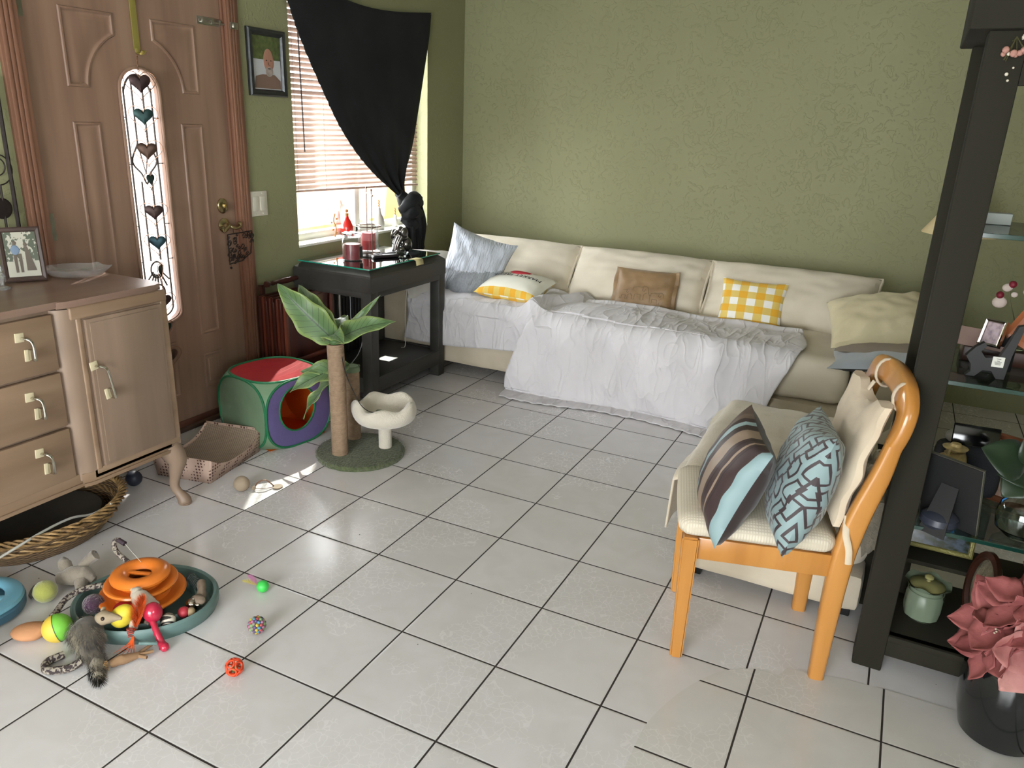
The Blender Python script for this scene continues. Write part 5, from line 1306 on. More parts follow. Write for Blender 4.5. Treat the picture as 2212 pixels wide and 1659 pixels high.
# -------- pop-up cat tunnel cube
NYG = mat('green nylon', '#8fb591', .42, ns=7, na=.18, sheen=.2, bs=14, bst=.7, bd=.012, detail=6); NYR = mat('red nylon', '#d8474d', .35, ns=6, na=.12, bs=20, bst=.3, bd=.004)
NYP = mat('violet nylon', '#7d76b0', .45, ns=8, na=.15, bs=14, bst=.6, bd=.01); NYO = mat('orange nylon', '#e06a20', .5, ns=6, na=.1); RIMG = mat('green binding', '#1f6b45', .4)
th_ = radians(-11)
for q_ in (NYG, NYR, NYP, NYO): translucent(q_, .45)
ct = thing('cat_cube', 'pop-up cat play cube in green, red and violet nylon with a round hole', 'cat toy', (-.415, .315, 0), th_)
S2, HH = .176, .158   # half width, half height
def loop(face, r=1.0, n=48, out=.0):
    pts = []
    for k in range(n):
        a = 2*pi*k/n; e = .72; ca, sa = cos(a), sin(a); u = abs(ca)**e*(1 if ca > 0 else -1)*.99*r; v = abs(sa)**e*(1 if sa > 0 else -1)*.99*r
        if face in ('+x', '-x'): pts.append(Vector(((S2+out)*(1 if face == '+x' else -1), u*S2, HH+v*HH)))
        elif face in ('+y', '-y'): pts.append(Vector((u*S2, (S2+out)*(1 if face == '+y' else -1), HH+v*HH)))
        else: pts.append(Vector((u*S2, v*S2, 2*HH+out)))
    return pts
b = newbm(); L_ = {f: ring(b, loop(f, n=48)) for f in ('+x', '-x', '+y', '-y', '+z')}
bot_ = ring(b, [Vector((p.x, p.y, .001)) for p in loop('+z')])
h_ = bmesh.ops.convex_hull(b, input=b.verts[:])
kill = [f for f in b.faces if all(abs(v.co.x-S2) < 1e-4 for v in f.verts) or all(abs(v.co.z-2*HH) < 1e-4 for v in f.verts)]
bmesh.ops.delete(b, geom=kill, context='FACES_ONLY')
body_ = obj('body', b, NYG, ct)
ps = loop('+z'); b = newbm(); b.faces.new(ring(b, [p+Vector((0, 0, .0)) for p in ps])); bmesh.ops.triangulate(b, faces=b.faces[:]); bmesh.ops.subdivide_edges(b, edges=b.edges[:], cuts=3, use_grid_fill=True)
for v in b.verts:
    rr = max(abs(v.co.x), abs(v.co.y))/S2; v.co.z += -.012*(1-rr*rr)+.002*sin(v.co.y*150)*(1-rr)
obj('top_panel', b, NYR, ct)
hole = [Vector((S2, -.01+.095*cos(2*pi*k/48), HH+.02+.105*sin(2*pi*k/48))) for k in range(48)]
b = newbm(); A1 = ring(b, loop('+x')); A2 = ring(b, [p.lerp(h2, .5)+Vector((.004, 0, 0)) for p, h2 in zip(loop('+x'), hole)]); A3 = ring(b, hole); bridge(b, A1, A2); bridge(b, A2, A3); obj('side_panel', b, NYP, ct)
b = newbm()
for f in ('+x', '-x', '+y', '-y', '+z'): ring(b, loop(f, n=32))
ring(b, [Vector((p.x, p.y, .004)) for p in loop('+z', n=32)]); bmesh.ops.convex_hull(b, input=b.verts[:])
bmesh.ops.delete(b, geom=[f for f in b.faces if all(abs(v.co.x-S2) < 1e-4 for v in f.verts) or all(abs(v.co.z-2*HH) < 1e-4 for v in f.verts)], context='FACES_ONLY')
for v in b.verts: v.co = Vector((v.co.x*.975-.002, v.co.y*.975, HH+(v.co.z-HH)*.965))
obj('orange_lining', b, NYO, ct)
b = newbm(); A1 = ring(b, [Vector((p.x, p.y*.97, .006+p.z*.0)) for p in [Vector((x, y, 0)) for x, y in ((-S2*.9, -S2*.9), (S2*.9, -S2*.9), (S2*.9, S2*.9), (-S2*.9, S2*.9))]]); b.faces.new(A1); obj('orange_floor', b, NYO, ct)
for f in ('+x', '-x', '-y', '+y', '+z'):
    b = newbm(); tube(b, loop(f, 1.0), .0055, 8, closed=True); obj('rim', b, RIMG, ct)
b = newbm(); tube(b, hole, .0045, 8, closed=True); obj('hole_binding', b, RIMG, ct)

# -------- cat tree
SIS = mat('sisal rope', '#8f7862', .9, ns=30, na=.2); 
m, t, p, N, L = nt('wound sisal'); X, Y, Z, V = uvxy(t, 'Object')
wv = mth(t, 'SINE', mth(t, 'ADD', mth(t, 'MULTIPLY', Z, 1100.0), mth(t, 'MULTIPLY', mth(t, 'ARCTAN2', Y, X), 1.0)))
n1 = node(t, 'ShaderNodeTexNoise'); n1.inputs['Scale'].default_value = 60; L.new(V, n1.inputs['Vector'])
L.new(mixc(t, n1.outputs['Fac'], rgb('#7d6854'), rgb('#a58d76')), p.inputs['Base Color']); p.inputs['Roughness'].default_value = .95; p.inputs['Specular IOR Level'].default_value = .1
add_bump(t, p, mth(t, 'ADD', mth(t, 'MULTIPLY', wv, .5), mth(t, 'MULTIPLY', n1.outputs['Fac'], 1.2)), .6, .002); WND = m
CARP = mat('moss green carpet', '#5b6444', .95, col2='#454d34', ns=70, bs=90, bst=1.0, bd=.01, sheen=.3)
PLU = mat('cream plush', '#cdc5b6', .95, ns=10, na=.08, bs=160, bst=.7, bd=.004, sheen=.6)
LF = mat('artificial leaf green', '#4f6b3c', .5, col2='#3b552c', ns=6, sheen=.15, bs=25, bst=.2)
tree = thing('cat_tree', 'palm shaped cat tree with sisal posts, green leaves and cream plush bowl', 'cat tree', (.05, .335, 0))
def fuzz(b, n, r, length, zf, jitter=.0):
    pass
b = newbm(); v0 = lathe(b, [(0, .024), (.165, .024), (.190, .020), (.195, .012), (.193, .0), (0, 0)], 72)
for v in v0:
    k = .003*nz(v.co.x*60, v.co.y*60, v.co.z*60); v.co += v.co.normalized()*k
for k in range(5200):
    a = random.uniform(0, 2*pi); r = .197*sqrt(random.random()); c0 = Vector((r*cos(a), r*sin(a), .021)); w_ = .0011; hh = random.uniform(.004, .008)
    d = Vector((random.uniform(-1, 1), random.uniform(-1, 1), 0))*.004
    p0 = b.verts.new(c0+Vector((w_, 0, 0))); p1 = b.verts.new(c0+Vector((-w_, w_, 0))); p2 = b.verts.new(c0+d+Vector((0, 0, hh))); b.faces.new((p0, p1, p2))
obj('base', b, CARP, tree)
tp = catmull([(-.045, -.085, .02), (-.045, -.085, .2), (-.047, -.085, .4), (-.050, -.085, .520)], 8)
b = newbm(); tube(b, tp, .0355, 28); obj('tall_post', b, WND, tree)
b = newbm(); tube(b, [(-.103, .085, .02), (-.103, .085, .345)], .033, 28); obj('short_post', b, WND, tree)
b = newbm(); lathe(b, [(0, .372), (.028, .370), (.035, .36), (.036, .345), (0, .345)], 28, (-.103, .085, 0))
for k in range(500):
    a = random.uniform(0, 2*pi); r = .036*sqrt(random.random()); c0 = Vector((-.103+r*cos(a), .085+r*sin(a), .366)); d = Vector((cos(a), sin(a), random.uniform(0, 1)))*.006
    p0 = b.verts.new(c0+Vector((.001, 0, 0))); p1 = b.verts.new(c0+Vector((-.001, .001, 0))); p2 = b.verts.new(c0+d); b.faces.new((p0, p1, p2))
obj('post_cap', b, mat('sage carpet cap', '#6f7f66', .95), tree)
b = newbm(); tube(b, [(.080, .075, .02), (.080, .075, .155)], .029, 28); obj('bowl_post', b, PLU, tree)
def bowl(b):
    n = 72; prev = None; bx_, by_ = .080, .075
    prof = [(0, .148, 0), (.09, .148, 0), (.118, .152, .0), (.134, .165, .08), (.143, .188, .3), (.144, .210, .6), (.136, .228, .9), (.122, .235, 1), (.108, .230, .95), (.096, .212, .7), (.088, .192, .3), (.07, .182, 0), (0, .180, 0)]
    for r, z, wf in prof:
        cur = []
        for k in range(n):
            a = 2*pi*k/n; wv = sin(5*a+.6)+.5*sin(3*a+2); zz = z+(wv*.013+.004)*wf; rr = r*(1+.06*wf*sin(5*a+2.1)) if r else 0
            cur.append(Vector((bx_+rr*cos(a), by_+rr*sin(a)*1.0, zz)))
        cur = ring(b, cur) if r else [b.verts.new((bx_, by_, z))]
        if prev:
            if len(prev) == 1: 
                for k in range(n): b.faces.new((prev[0], cur[k], cur[(k+1) % n]))
            elif len(cur) == 1:
                for k in range(n): b.faces.new((prev[k], prev[(k+1) % n], cur[0]))
            else: bridge(b, prev, cur)
        prev = cur
b = newbm(); bowl(b); obj('plush_bowl', b, PLU, tree, sub=1)
def palm_leaf(base, tip, w_, bend, up, wave=.008, seed=0):
    b = newbm(); base = Vector(base); tip = Vector(tip); ax = tip-base; Lh = ax.length; ax.normalize(); up = Vector(up); s = ax.cross(up).normalized(); up = s.cross(ax)
    n, m_ = 26, 10
    lay = b.loops.layers.uv.verify(); G = []
    for i in range(n+1):
        t_ = i/n; ww = w_*(sin(pi*t_**.62)**.8)*(1+.07*sin(t_*19+seed)) if 0 < t_ < 1 else .001
        c0 = base+ax*(Lh*t_)+up*(bend*sin(pi*t_*.9)); row = []
        for j in range(m_+1):
            a = 2*j/m_-1; row.append(b.verts.new(c0+s*(ww*a)+up*(.30*abs(a)*ww+wave*sin(t_*15+seed+(2 if a > 0 else 0))*a*a)))
        G.append(row)
    for i in range(n):
        for j in range(m_):
            f = b.faces.new((G[i][j], G[i+1][j], G[i+1][j+1], G[i][j+1]))
            for l, (x, y) in zip(f.loops, ((i, j), (i+1, j), (i+1, j+1), (i, j+1))): l[lay].uv = (x/n, y/m_)
    return b
m, t, p, N, L = nt('veined leaf'); X, Y, Z, V = uvxy(t, 'UV')
ay = mth(t, 'ABSOLUTE', mth(t, 'SUBTRACT', Y, .5)); mid = mth(t, 'LESS_THAN', ay, .022)
sv = mth(t, 'LESS_THAN', mth(t, 'FRACT', mth(t, 'MULTIPLY', mth(t, 'SUBTRACT', X, mth(t, 'MULTIPLY', ay, .35)), 11.0)), .07)
vein = mth(t, 'MAXIMUM', mid, mth(t, 'MULTIPLY', sv, mth(t, 'LESS_THAN', ay, .43)))
edge_ = mth(t, 'POWER', mth(t, 'MULTIPLY', ay, 2.0), 4.0)
L.new(mixc(t, vein, mixc(t, mth(t, 'MULTIPLY', edge_, .7), rgb('#4e6a40'), rgb('#93a45a')), rgb('#263a1e')), p.inputs['Base Color']); p.inputs['Roughness'].default_value = .45; p.inputs['Sheen Weight'].default_value = .1
LFV = m
R3 = RIGHT.copy(); U3 = Vector((0, 0, 1))
top = Vector((-.050, -.085, .53))
def leafto(dr, dz, df, w_, bend, up, seed, b0=None, wave=.008):
    """dr along the room diagonal seen by a visitor, dz up, df away"""
    D = Vector((.893, .449, 0)).normalized(); F_ = Vector((-.449, .893, 0)).normalized()
    base = b0 or top; tip = base+D*dr+U3*dz+F_*df
    obj('leaf', palm_leaf(base, tip, w_, bend, up, wave, seed), LFV, tree, solid=.0012)
leafto(-.235, .225, .04, .068, .030, (-.1, -.8, .6), 1)
leafto(-.175, .20, .14, .055, .03, (.2, -.8, .6), 2)
leafto(.185, .195, .03, .018, -.015, (.3, -.9, .1), 3)
leafto(.265, .095, -.03, .052, .035, (.1, -.8, .8), 4)
leafto(.075, .015, -.13, .050, .05, (0, -.6, .9), 5)
leafto(.02, .06, .16, .045, .03, (0, -.3, 1), 6)
b0 = Vector((-.10, .0, .385))
leafto(-.25, -.12, -.06, .052, .03, (-.3, -.9, .3), 7, Vector((-.085, .05, .385)))
leafto(-.165, -.20, -.10, .056, .02, (-.6, -.8, .1), 8, Vector((-.095, .03, .365)))
leafto(-.21, -.03, -.02, .035, .02, (-.3, -.9, .3), 9, Vector((-.085, .05, .38)))
b = newbm()
for k in range(8): a = k*.8; tube(b, [top+Vector((.02*cos(a), .02*sin(a), -.015)), top+Vector((.006*cos(a), .006*sin(a), .03))], .005, 6)
sph(b, top+Vector((0, 0, .0)), .028, 14, 10, (1, 1, .7)); obj('leaf_socket', b, LF, tree)
b = newbm(); tube(b, catmull([(-.02, -.09, .50), (.0, -.085, .40), (.03, -.075, .32), (.055, -.06, .26), (.075, -.03, .225), (.10, 0, .215)], 8), .0018, 6); obj('string', b, mat('black cord', '#22201e', .6), tree)
b = newbm(); sph(b, (.102, .015, .215), .017, 14, 10, (1.5, .7, .5)); obj('plush_mouse', b, CARP, tree)

# -------- corrugated cardboard scratcher tray
m, t, p, N, L = nt('corrugated cardboard'); X, Y, Z, V = uvxy(t, 'Object')
sx_ = mth(t, 'SINE', mth(t, 'MULTIPLY', X, 900.0)); sy_ = mth(t, 'SINE', mth(t, 'ADD', mth(t, 'MULTIPLY', Y, 700.0), mth(t, 'MULTIPLY', mth(t, 'FLOOR', mth(t, 'MULTIPLY', X, 143.0)), 3.1416)))
c0 = mth(t, 'GREATER_THAN', mth(t, 'MULTIPLY', sx_, sy_), .15)
n1 = node(t, 'ShaderNodeTexNoise'); n1.inputs['Scale'].default_value = 18; n1.inputs['Detail'].default_value = 5; L.new(V, n1.inputs['Vector'])
L.new(mixc(t, mth(t, 'MULTIPLY', c0, .6), mixc(t, n1.outputs['Fac'], rgb('#8a7868'), rgb('#a3917f')), rgb('#55473c')), p.inputs['Base Color']); p.inputs['Roughness'].default_value = .9; add_bump(t, p, mth(t, 'SUBTRACT', 1.0, c0), .8, .003); CRD = m
m, t, p, N, L = nt('printed cardboard side'); X, Y, Z, V = uvxy(t, 'Object')
vo = node(t, 'ShaderNodeTexVoronoi'); vo.inputs['Scale'].default_value = 70; vo.inputs['Randomness'].default_value = .15; L.new(V, vo.inputs['Vector'])
L.new(mixc(t, mth(t, 'LESS_THAN', vo.outputs['Distance'], .33), rgb('#b99f90'), rgb('#5a3a34')), p.inputs['Base Color']); p.inputs['Roughness'].default_value = .8; CRP = m
sc_t = thing('cardboard_scratcher', 'brown corrugated cardboard cat scratcher tray with dotted sides on the floor', 'cat scratcher', (-.415, -.06, 0), radians(0))
SOo = sc_t.location
# outline: near corner at (-.25,-.22); long axis roughly along y, raised ends
def trayz(v): return .045+.055*abs(2*v-1)**2.6
tq = [Vector((-.262, -.222, 0)), Vector((-.330, .135, 0)), Vector((-.60, .075, 0)), Vector((-.53, -.275, 0))]
def traypt(u, v, z): 
    a = tq[0].lerp(tq[3], u); c_ = tq[1].lerp(tq[2], u); return a.lerp(c_, v)+Vector((0, 0, z))
b = newbm(); grid(b, 12, 24, lambda u, v: traypt(.03+.94*u, .02+.96*v, trayz(v)-.002+.002*nz(u*9, v*9, 2)), uv=False); obj('scratch_pad', b, CRD, sc_t, off=SOo)
b = newbm(); K = 24
for side in (0, 1):
    lo = ring(b, [traypt(side+(.05 if side == 0 else -.05), .03+.94*k/K, 0) for k in range(K+1)]); hi = ring(b, [traypt(side, k/K, trayz(k/K)+.006) for k in range(K+1)]); inn_ = ring(b, [traypt(side+(.025 if side == 0 else -.025), .02+.96*k/K, trayz(k/K)-.004) for k in range(K+1)])
    bridge(b, lo, hi, close=False); bridge(b, hi, inn_, close=False)
for v_ in (0, 1):
    lo = ring(b, [traypt(.05+.9*k/6, .03 if v_ == 0 else .97, 0) for k in range(7)]); hi = ring(b, [traypt(k/6, v_, trayz(v_)+.006) for k in range(7)]); bridge(b, lo, hi, close=False)
obj('printed_side', b, CRP, sc_t, off=SOo, solid=.004)

# -------- table-top things
RW = mat('dark red wax', '#7a1526', .4, sss=0); RWP = mat('bright coral wax', '#e0504f', .4); CG = glass('clear jar glass', (.98, .99, .99), .05, .4, .04)
zt = .7137
cj = thing('candle_jar', 'lidded glass jar of dark red candle wax on the end table', 'candle', (-.497, 1.015, zt))
b = newbm(); lathe(b, [(0, 0), (.047, 0), (.052, .006), (.052, .10), (.044, .118), (.043, .124), (.046, .126)], 40); obj('glass_jar', b, CG, cj)
b = newbm(); lathe(b, [(0, .005), (.0495, .005), (.0495, .070), (.044, .082), (0, .078)], 40); obj('wax', b, RW, cj)
b = newbm(); lathe(b, [(0, .118), (.041, .118), (.041, .127), (.050, .130), (.051, .138), (.040, .142), (0, .142)], 40); obj('lid', b, solid_glass('lid glass', (.93, .95, 1)), cj)
b = newbm(); 
for k in range(9):
    a = radians(-20+k*4.5); 
lb = newbm(); A_ = []; 
for k in range(9): a = radians(-8+k*6); A_.append((a))
g1 = ring(lb, [(.0526*cos(a), .0526*sin(a), .015+.0) for a in A_]); g2 = ring(lb, [(.0526*cos(a), .0526*sin(a), .072) for a in A_]); bridge(lb, g1, g2, close=False); b.free()
obj('paper_label', lb, mat('black label', '#26262c', .5), cj)
ln = thing('candle_lantern', 'bronze wire candle stand holding a glass with a coral pink candle', 'candle holder', (-.545, 1.215, zt))
BZ = mat('bronze wire', '#6d564a', .35, .8)
b = newbm()
for sx, sy in ((.062, -.048), (-.05, .058)):
    tube(b, [(sx, sy, -.0), (sx, sy, .34)], .0028, 8); sph(b, (sx, sy, .344), .0058, 10, 8)
d_ = Vector((-.112, .106, 0)).normalized()
tube(b, [Vector((.062, -.048, .318))-d_*.03, Vector((-.05, .058, .318))+d_*.03], .0026, 8)
for e in (Vector((.062, -.048, .318))-d_*.03, Vector((-.05, .058, .318))+d_*.03): sph(b, e, .005, 10, 8)
for z, r in ((.012, .062), (.150, .068)): tube(b, [(r*cos(a), r*sin(a), z) for a in [2*pi*k/36 for k in range(36)]], .0026, 8, closed=True)
for a in (0.3, 2.4, 4.5): tube(b, [(.062*cos(a), .062*sin(a), .012), (.07*cos(a), .07*sin(a), .0)], .0026, 6)
obj('wire_frame', b, BZ, ln)
b = newbm(); lathe(b, [(0, .010), (.062, .010), (.062, .014), (0, .014)], 36); obj('plate', b, BZ, ln)
b = newbm(); lathe(b, [(0, .016), (.055, .016), (.0555, .020), (.0555, .160), (.054, .160), (.054, .022), (0, .018)], 40); obj('hurricane_glass', b, CG, ln)
b = newbm(); lathe(b, [(0, .024), (.040, .024), (.040, .075), (0, .075)], 36); o = obj('wax', b, mat('coral wax', '#e2484e', .4), ln)
b = newbm(); lathe(b, [(0, .0755), (.040, .0755), (.040, .115), (.030, .112), (0, .110)], 36); obj('upper_wax', b, mat('pale coral wax', '#e9757a', .4), ln)
cuT = bpy.data.curves.new('t', 'FONT'); cuT.body = 'REAL'; cuT.size = .021; cuT.extrude = .0002; ot = bpy.data.objects.new('t', cuT); C.objects.link(ot); bpy.context.view_layer.update()
me = bpy.data.meshes.new_from_object(ot.evaluated_get(bpy.context.evaluated_depsgraph_get())); bpy.data.objects.remove(ot); bb = bmesh.new(); bb.from_mesh(me)
for v in bb.verts:
    a = radians(-44)+v.co.x/.0405; v.co = Vector((.0405*cos(a), .0405*sin(a), .060+v.co.y))
obj('printed_word', bb, mat('dark red print', '#8e2430', .6), ln, smooth=False)
DG = mat('amber black bottle glass', '#1c1c22', .12, spec=.7); LBL = mat('pale aqua label', '#b9d2d0', .6)
for i, (x, y) in enumerate(((-.475, 1.372), (-.455, 1.402), (-.505, 1.405), (-.485, 1.44))):
    ob = thing('oil_bottle', ['small dark dropper bottle with aqua label, frontmost left of the elephant', 'small dark dropper bottle with aqua label touching the elephant', 'small dark dropper bottle half hidden behind the frontmost one', 'small dark dropper bottle farthest back behind the elephant'][i], 'bottle', (x, y, zt), group='essential oil bottles beside the elephant')
    b = newbm(); lathe(b, [(0, 0), (.013, 0), (.014, .002), (.014, .044), (.010, .052), (.0065, .055), (.0065, .060), (0, .060)], 20); obj('body', b, DG, ob)
    b = newbm(); lathe(b, [(0, .056), (.0085, .056), (.0085, .068), (.007, .071), (0, .071)], 20); obj('cap', b, BLKP, ob)
    b = newbm(); lathe(b, [(.0142, .006), (.01425, .034)], 20); obj('label_band', b, LBL, ob)
EL = mat('pewter silver glaze', '#6d6a66', .16, .85, ns=5, na=.3)
ep = thing('elephant_figurine', 'shiny silver sitting elephant figurine with raised trunk', 'figurine', (-.425, 1.385, zt), radians(-35))
b = newbm(); bod = [((0, .01, .045), .036, (1, .9, 1.1)), ((0, -.008, .085), .030, (1, .9, 1)), ((0, -.022, .117), .026, (1, .95, .95)), ((-.022, -.025, .02), .017, (1, 1.2, 1)), ((.022, -.025, .02), .017, (1, 1.2, 1)), ((-.03, -.045, .010), .014, (.9, 1.4, .7)), ((.03, -.045, .010), .014, (.9, 1.4, .7))]
for c0, r, s_ in bod: sph(b, c0, r, 20, 14, s_)
for sx in (-1, 1): tube(b, catmull([(sx*.02, -.022, .09), (sx*.017, -.043, .05), (sx*.014, -.05, .012), (sx*.014, -.052, .0)], 6), lambda t_: .0125-.001*t_, 12)
obj('body', b, EL, ep)
b = newbm(); tube(b, catmull([(0, -.04, .118), (0, -.058, .10), (0, -.068, .085), (.008, -.075, .085), (.012, -.076, .105), (.012, -.068, .128)], 8), lambda t_: .012-.007*t_, 12); obj('trunk', b, EL, ep)
for sx in (-1, 1):
    b = newbm(); sph(b, (sx*.032, -.012, .112), .026, 18, 12, (.35, .8, 1.1)); obj('ear', b, EL, ep)
    b = newbm(); tube(b, catmull([(sx*.012, -.04, .10), (sx*.016, -.058, .092), (sx*.018, -.066, .105)], 5), lambda t_: .004-.003*t_, 8); obj('tusk', b, mat('ivory enamel', '#c9c4b4', .3) if sx < 0 else bpy.data.materials['ivory enamel'], ep)
RM = mat('black remote plastic', '#2a2327', .35); BT = mat('grey rubber buttons', '#6e6a70', .6)
for i, (x, y, a) in enumerate(((-.400, 1.168, 62), (-.425, 1.225, 74))):
    rm = thing('remote_control', ['black remote control nearer the table edge, plain top', 'black remote control with rows of grey buttons, further back'][i], 'remote control', (x, y, zt), radians(a))
    b = newbm(); box(b, (0, 0, .009), (.15, .036, .016), .006, 3); obj('body', b, RM, rm)
    b = newbm()
    for q in range(7 if i else 3):
        for s_ in (-1, 0, 1): box(b, (-.055+q*.016, s_*.010, .0176), (.008, .006, .0022), .001)
    o = obj('buttons', b, BT, rm); o['kind'] = 'stuff'
b = newbm(); lathe(b, [(0, .002), (.018, 0), (.030, .012), (.036, .024), (.034, .024), (.027, .012), (0, .005)], 28); tag(obj('small_glass_dish', b, BGL, loc=(-.352, 1.255, zt)), 'tiny clear glass dish beside the remotes on the end table', 'dish')
b = newbm(); v_ = .006
pts = [Vector((-.275, 1.20, zt+.001)), Vector((-.245, 1.205, zt+.0015)), Vector((-.233, 1.207, zt-.004)), Vector((-.229, 1.207, zt-.03))]
g1 = ring(b, pts); g2 = ring(b, [p+Vector((0, .07, 0)) for p in pts]); bridge(b, g1, g2, close=False); tag(obj('sticky_note', b, mat('pale yellow paper', '#cfc493', .7), solid=.0006), 'pale yellow sticky note folded over the glass edge of the end table', 'note')
# things on the window sill
zs2 = WZ0+.003
REDG = mat('red glass bottle', '#d8231c', .15, spec=.7, sss=0); CORK = mat('cork', '#a5713d', .8)
rb = thing('red_bottle', 'small bright red glass bottle with cork on the window sill', 'bottle', (-.845, 1.415, zs2))
b = newbm(); lathe(b, [(0, 0), (.034, 0), (.037, .005), (.035, .05), (.022, .082), (.012, .095), (.012, .105), (0, .105)], 28); obj('body', b, REDG, rb)
b = newbm(); lathe(b, [(0, .1), (.010, .1), (.012, .122), (0, .122)], 14); sph(b, (.0, 0, .135), .010, 10, 8); obj('stopper', b, CORK, rb)
for i, (y, s_) in enumerate(((1.735, 1.0), (1.905, .55))):
    gb = thing('grey_bottle', ['grey bottle vase with twisted stopper on the sill behind the lantern', 'short white bottle on the sill beside the curtain tail'][i], 'bottle', (-.85, y, zs2))
    b = newbm(); lathe(b, [(0, 0), (.030*s_, 0), (.034*s_, .01), (.030*s_, .06*s_), (.012, .10*s_), (.009, .13*s_), (0, .13*s_)], 24); obj('body', b, mat('pale ceramic %d' % i, '#b9b6ae' if i == 0 else '#dcd8ce', .35), gb)
    b = newbm(); tube(b, [(.003*sin(k*1.6), .003*cos(k*1.6), .13*s_+k*.004) for k in range(12)], .004, 8); obj('stopper', b, CORK, gb)
b = newbm(); tube(b, catmull([(0, 0, 0), (.004, .006, .05), (-.004, -.004, .09), (.003, .002, .13)], 5), .004, 7); 
for k in range(5): sph(b, (random.uniform(-.01, .01), random.uniform(-.02, .02), .02+.02*k), .006, 8, 6)
tag(obj('driftwood_twig', b, CORK, loc=(-.84, 1.30, zs2)), 'small gnarled twig ornament on the window sill left of the red bottle', 'ornament')
b = newbm(); poly_prism(b, [(0, 0, 0), (0, .05, .0), (0, .03, .085)], (.004, 0, 0)); poly_prism(b, [(0, .03, .03), (0, .075, .10), (0, .05, .14)], (.004, 0, 0)); tag(obj('pink_glass_shard', b, glass('pink stained glass', (.95, .8, .8), .05, .8), loc=(-.86, 1.33, zs2+.06)), 'translucent pink glass suncatcher in the window above the sill twig', 'suncatcher')
b = newbm(); tube(b, [(-.868, 1.37, zs2+.18), (-.868, 1.37, WZ1-.06)], .0006, 4); obj('thread', b, WC, bpy.data.objects['pink_glass_shard'], off=bpy.data.objects['pink_glass_shard'].location)

# -------- on the sideboard
pfm = framed('couple_photo_frame', 'dark brown framed photo of a couple walking in a snowy park', (-.585, -.62, .850), .125, .180, upright(62, 14), wood('dark brown frame', '#4a3a34', '#3a2c28', 1), None, .016, .014, stand=.06, back=MAH)
m, t, p, N, L = nt('snow park print'); X, Y, Z, V = uvxy(t, 'UV')
n1 = node(t, 'ShaderNodeTexNoise'); n1.inputs['Scale'].default_value = 9; n1.inputs['Detail'].default_value = 6; L.new(V, n1.inputs['Vector'])
tree_ = mth(t, 'GREATER_THAN', mth(t, 'ADD', n1.outputs['Fac'], mth(t, 'MULTIPLY', mth(t, 'ABSOLUTE', mth(t, 'SUBTRACT', X, .45)), .5)), .62)
L.new(mixc(t, mth(t, 'MULTIPLY', tree_, mth(t, 'GREATER_THAN', Y, .35)), rgb('#a9a698'), rgb('#4d5446')), p.inputs['Base Color']); p.inputs['Roughness'].default_value = .2
pp = [c for c in pfm.children if c.name.startswith('picture')][0]; pp.data.materials.clear(); pp.data.materials.append(m)
b = newbm(); sph(b, (-.018, .105, -.003), .013, 14, 10, (1, 1.25, .1)); obj('man_shirt', b, mat('printed blue', '#6c7f96', .5), pp)
b = newbm(); 
for x0, w_ in ((-.024, .008), (-.010, .008)): poly_prism(b, [(x0, .03, -.0035), (x0+w_, .03, -.0035), (x0+w_+.001, .092, -.0035), (x0-.001, .092, -.0035)], (0, 0, .0006))
poly_prism(b, [(.008, .035, -.0035), (.036, .035, -.0035), (.018, .115, -.0035), (.010, .115, -.0035)], (0, 0, .0006)); sph(b, (-.017, .128, -.003), .006, 10, 8, (1, 1.2, .1)); sph(b, (.013, .122, -.003), .006, 10, 8, (1, 1.2, .1)); obj('figures', b, mat('printed dark coat', '#5b4f44', .5), pp)
gd = newbm(); n = 72; prev = None
for r, z in ((0, .0035), (.05, .002), (.075, .008), (.092, .026), (.097, .032), (.095, .033), (.088, .026), (.072, .012), (.045, .007), (0, .007)):
    if r: 
        cur = []
        for k in range(n):
            a = 2*pi*k/n; bump = (.010*abs(sin(4*a))**6 if abs(((a-5.9+pi) % (2*pi))-pi) < .9 or abs(((a-1.2+pi) % (2*pi))-pi) < .6 else 0)*(r > .085); cur.append(Vector(((r+bump)*cos(a)*1.12, (r+bump)*sin(a)*.86, z+bump*.5)))
        cur = ring(gd, cur)
    else: cur = [gd.verts.new((0, 0, z))]
    if prev:
        if len(prev) == 1: [gd.faces.new((prev[0], cur[k], cur[(k+1) % n])) for k in range(n)]
        elif len(cur) == 1: [gd.faces.new((prev[k], prev[(k+1) % n], cur[0])) for k in range(n)]
        else: bridge(gd, prev, cur)
    prev = cur
tag(obj('glass_dish', gd, glass('clear pressed glass', (.97, .97, .98), .15, .5, .07), loc=(-.535, -.475, .8495), rot=(0, 0, radians(35))), 'clear oval glass dish with wavy knobbed rim on the sideboard', 'dish')
b = newbm(); lathe(b, [(0, 0), (.022, 0), (.024, .004), (.006, .012), (.008, .03), (.014, .04), (.006, .055), (.010, .075), (0, .082)], 20); tag(obj('crystal_figurine', b, glass('clear crystal', (.97, .97, .98), .08, 1.0, .12), loc=(-.545, -.725, .845)), 'small clear crystal ornament at the left edge on the sideboard', 'ornament')
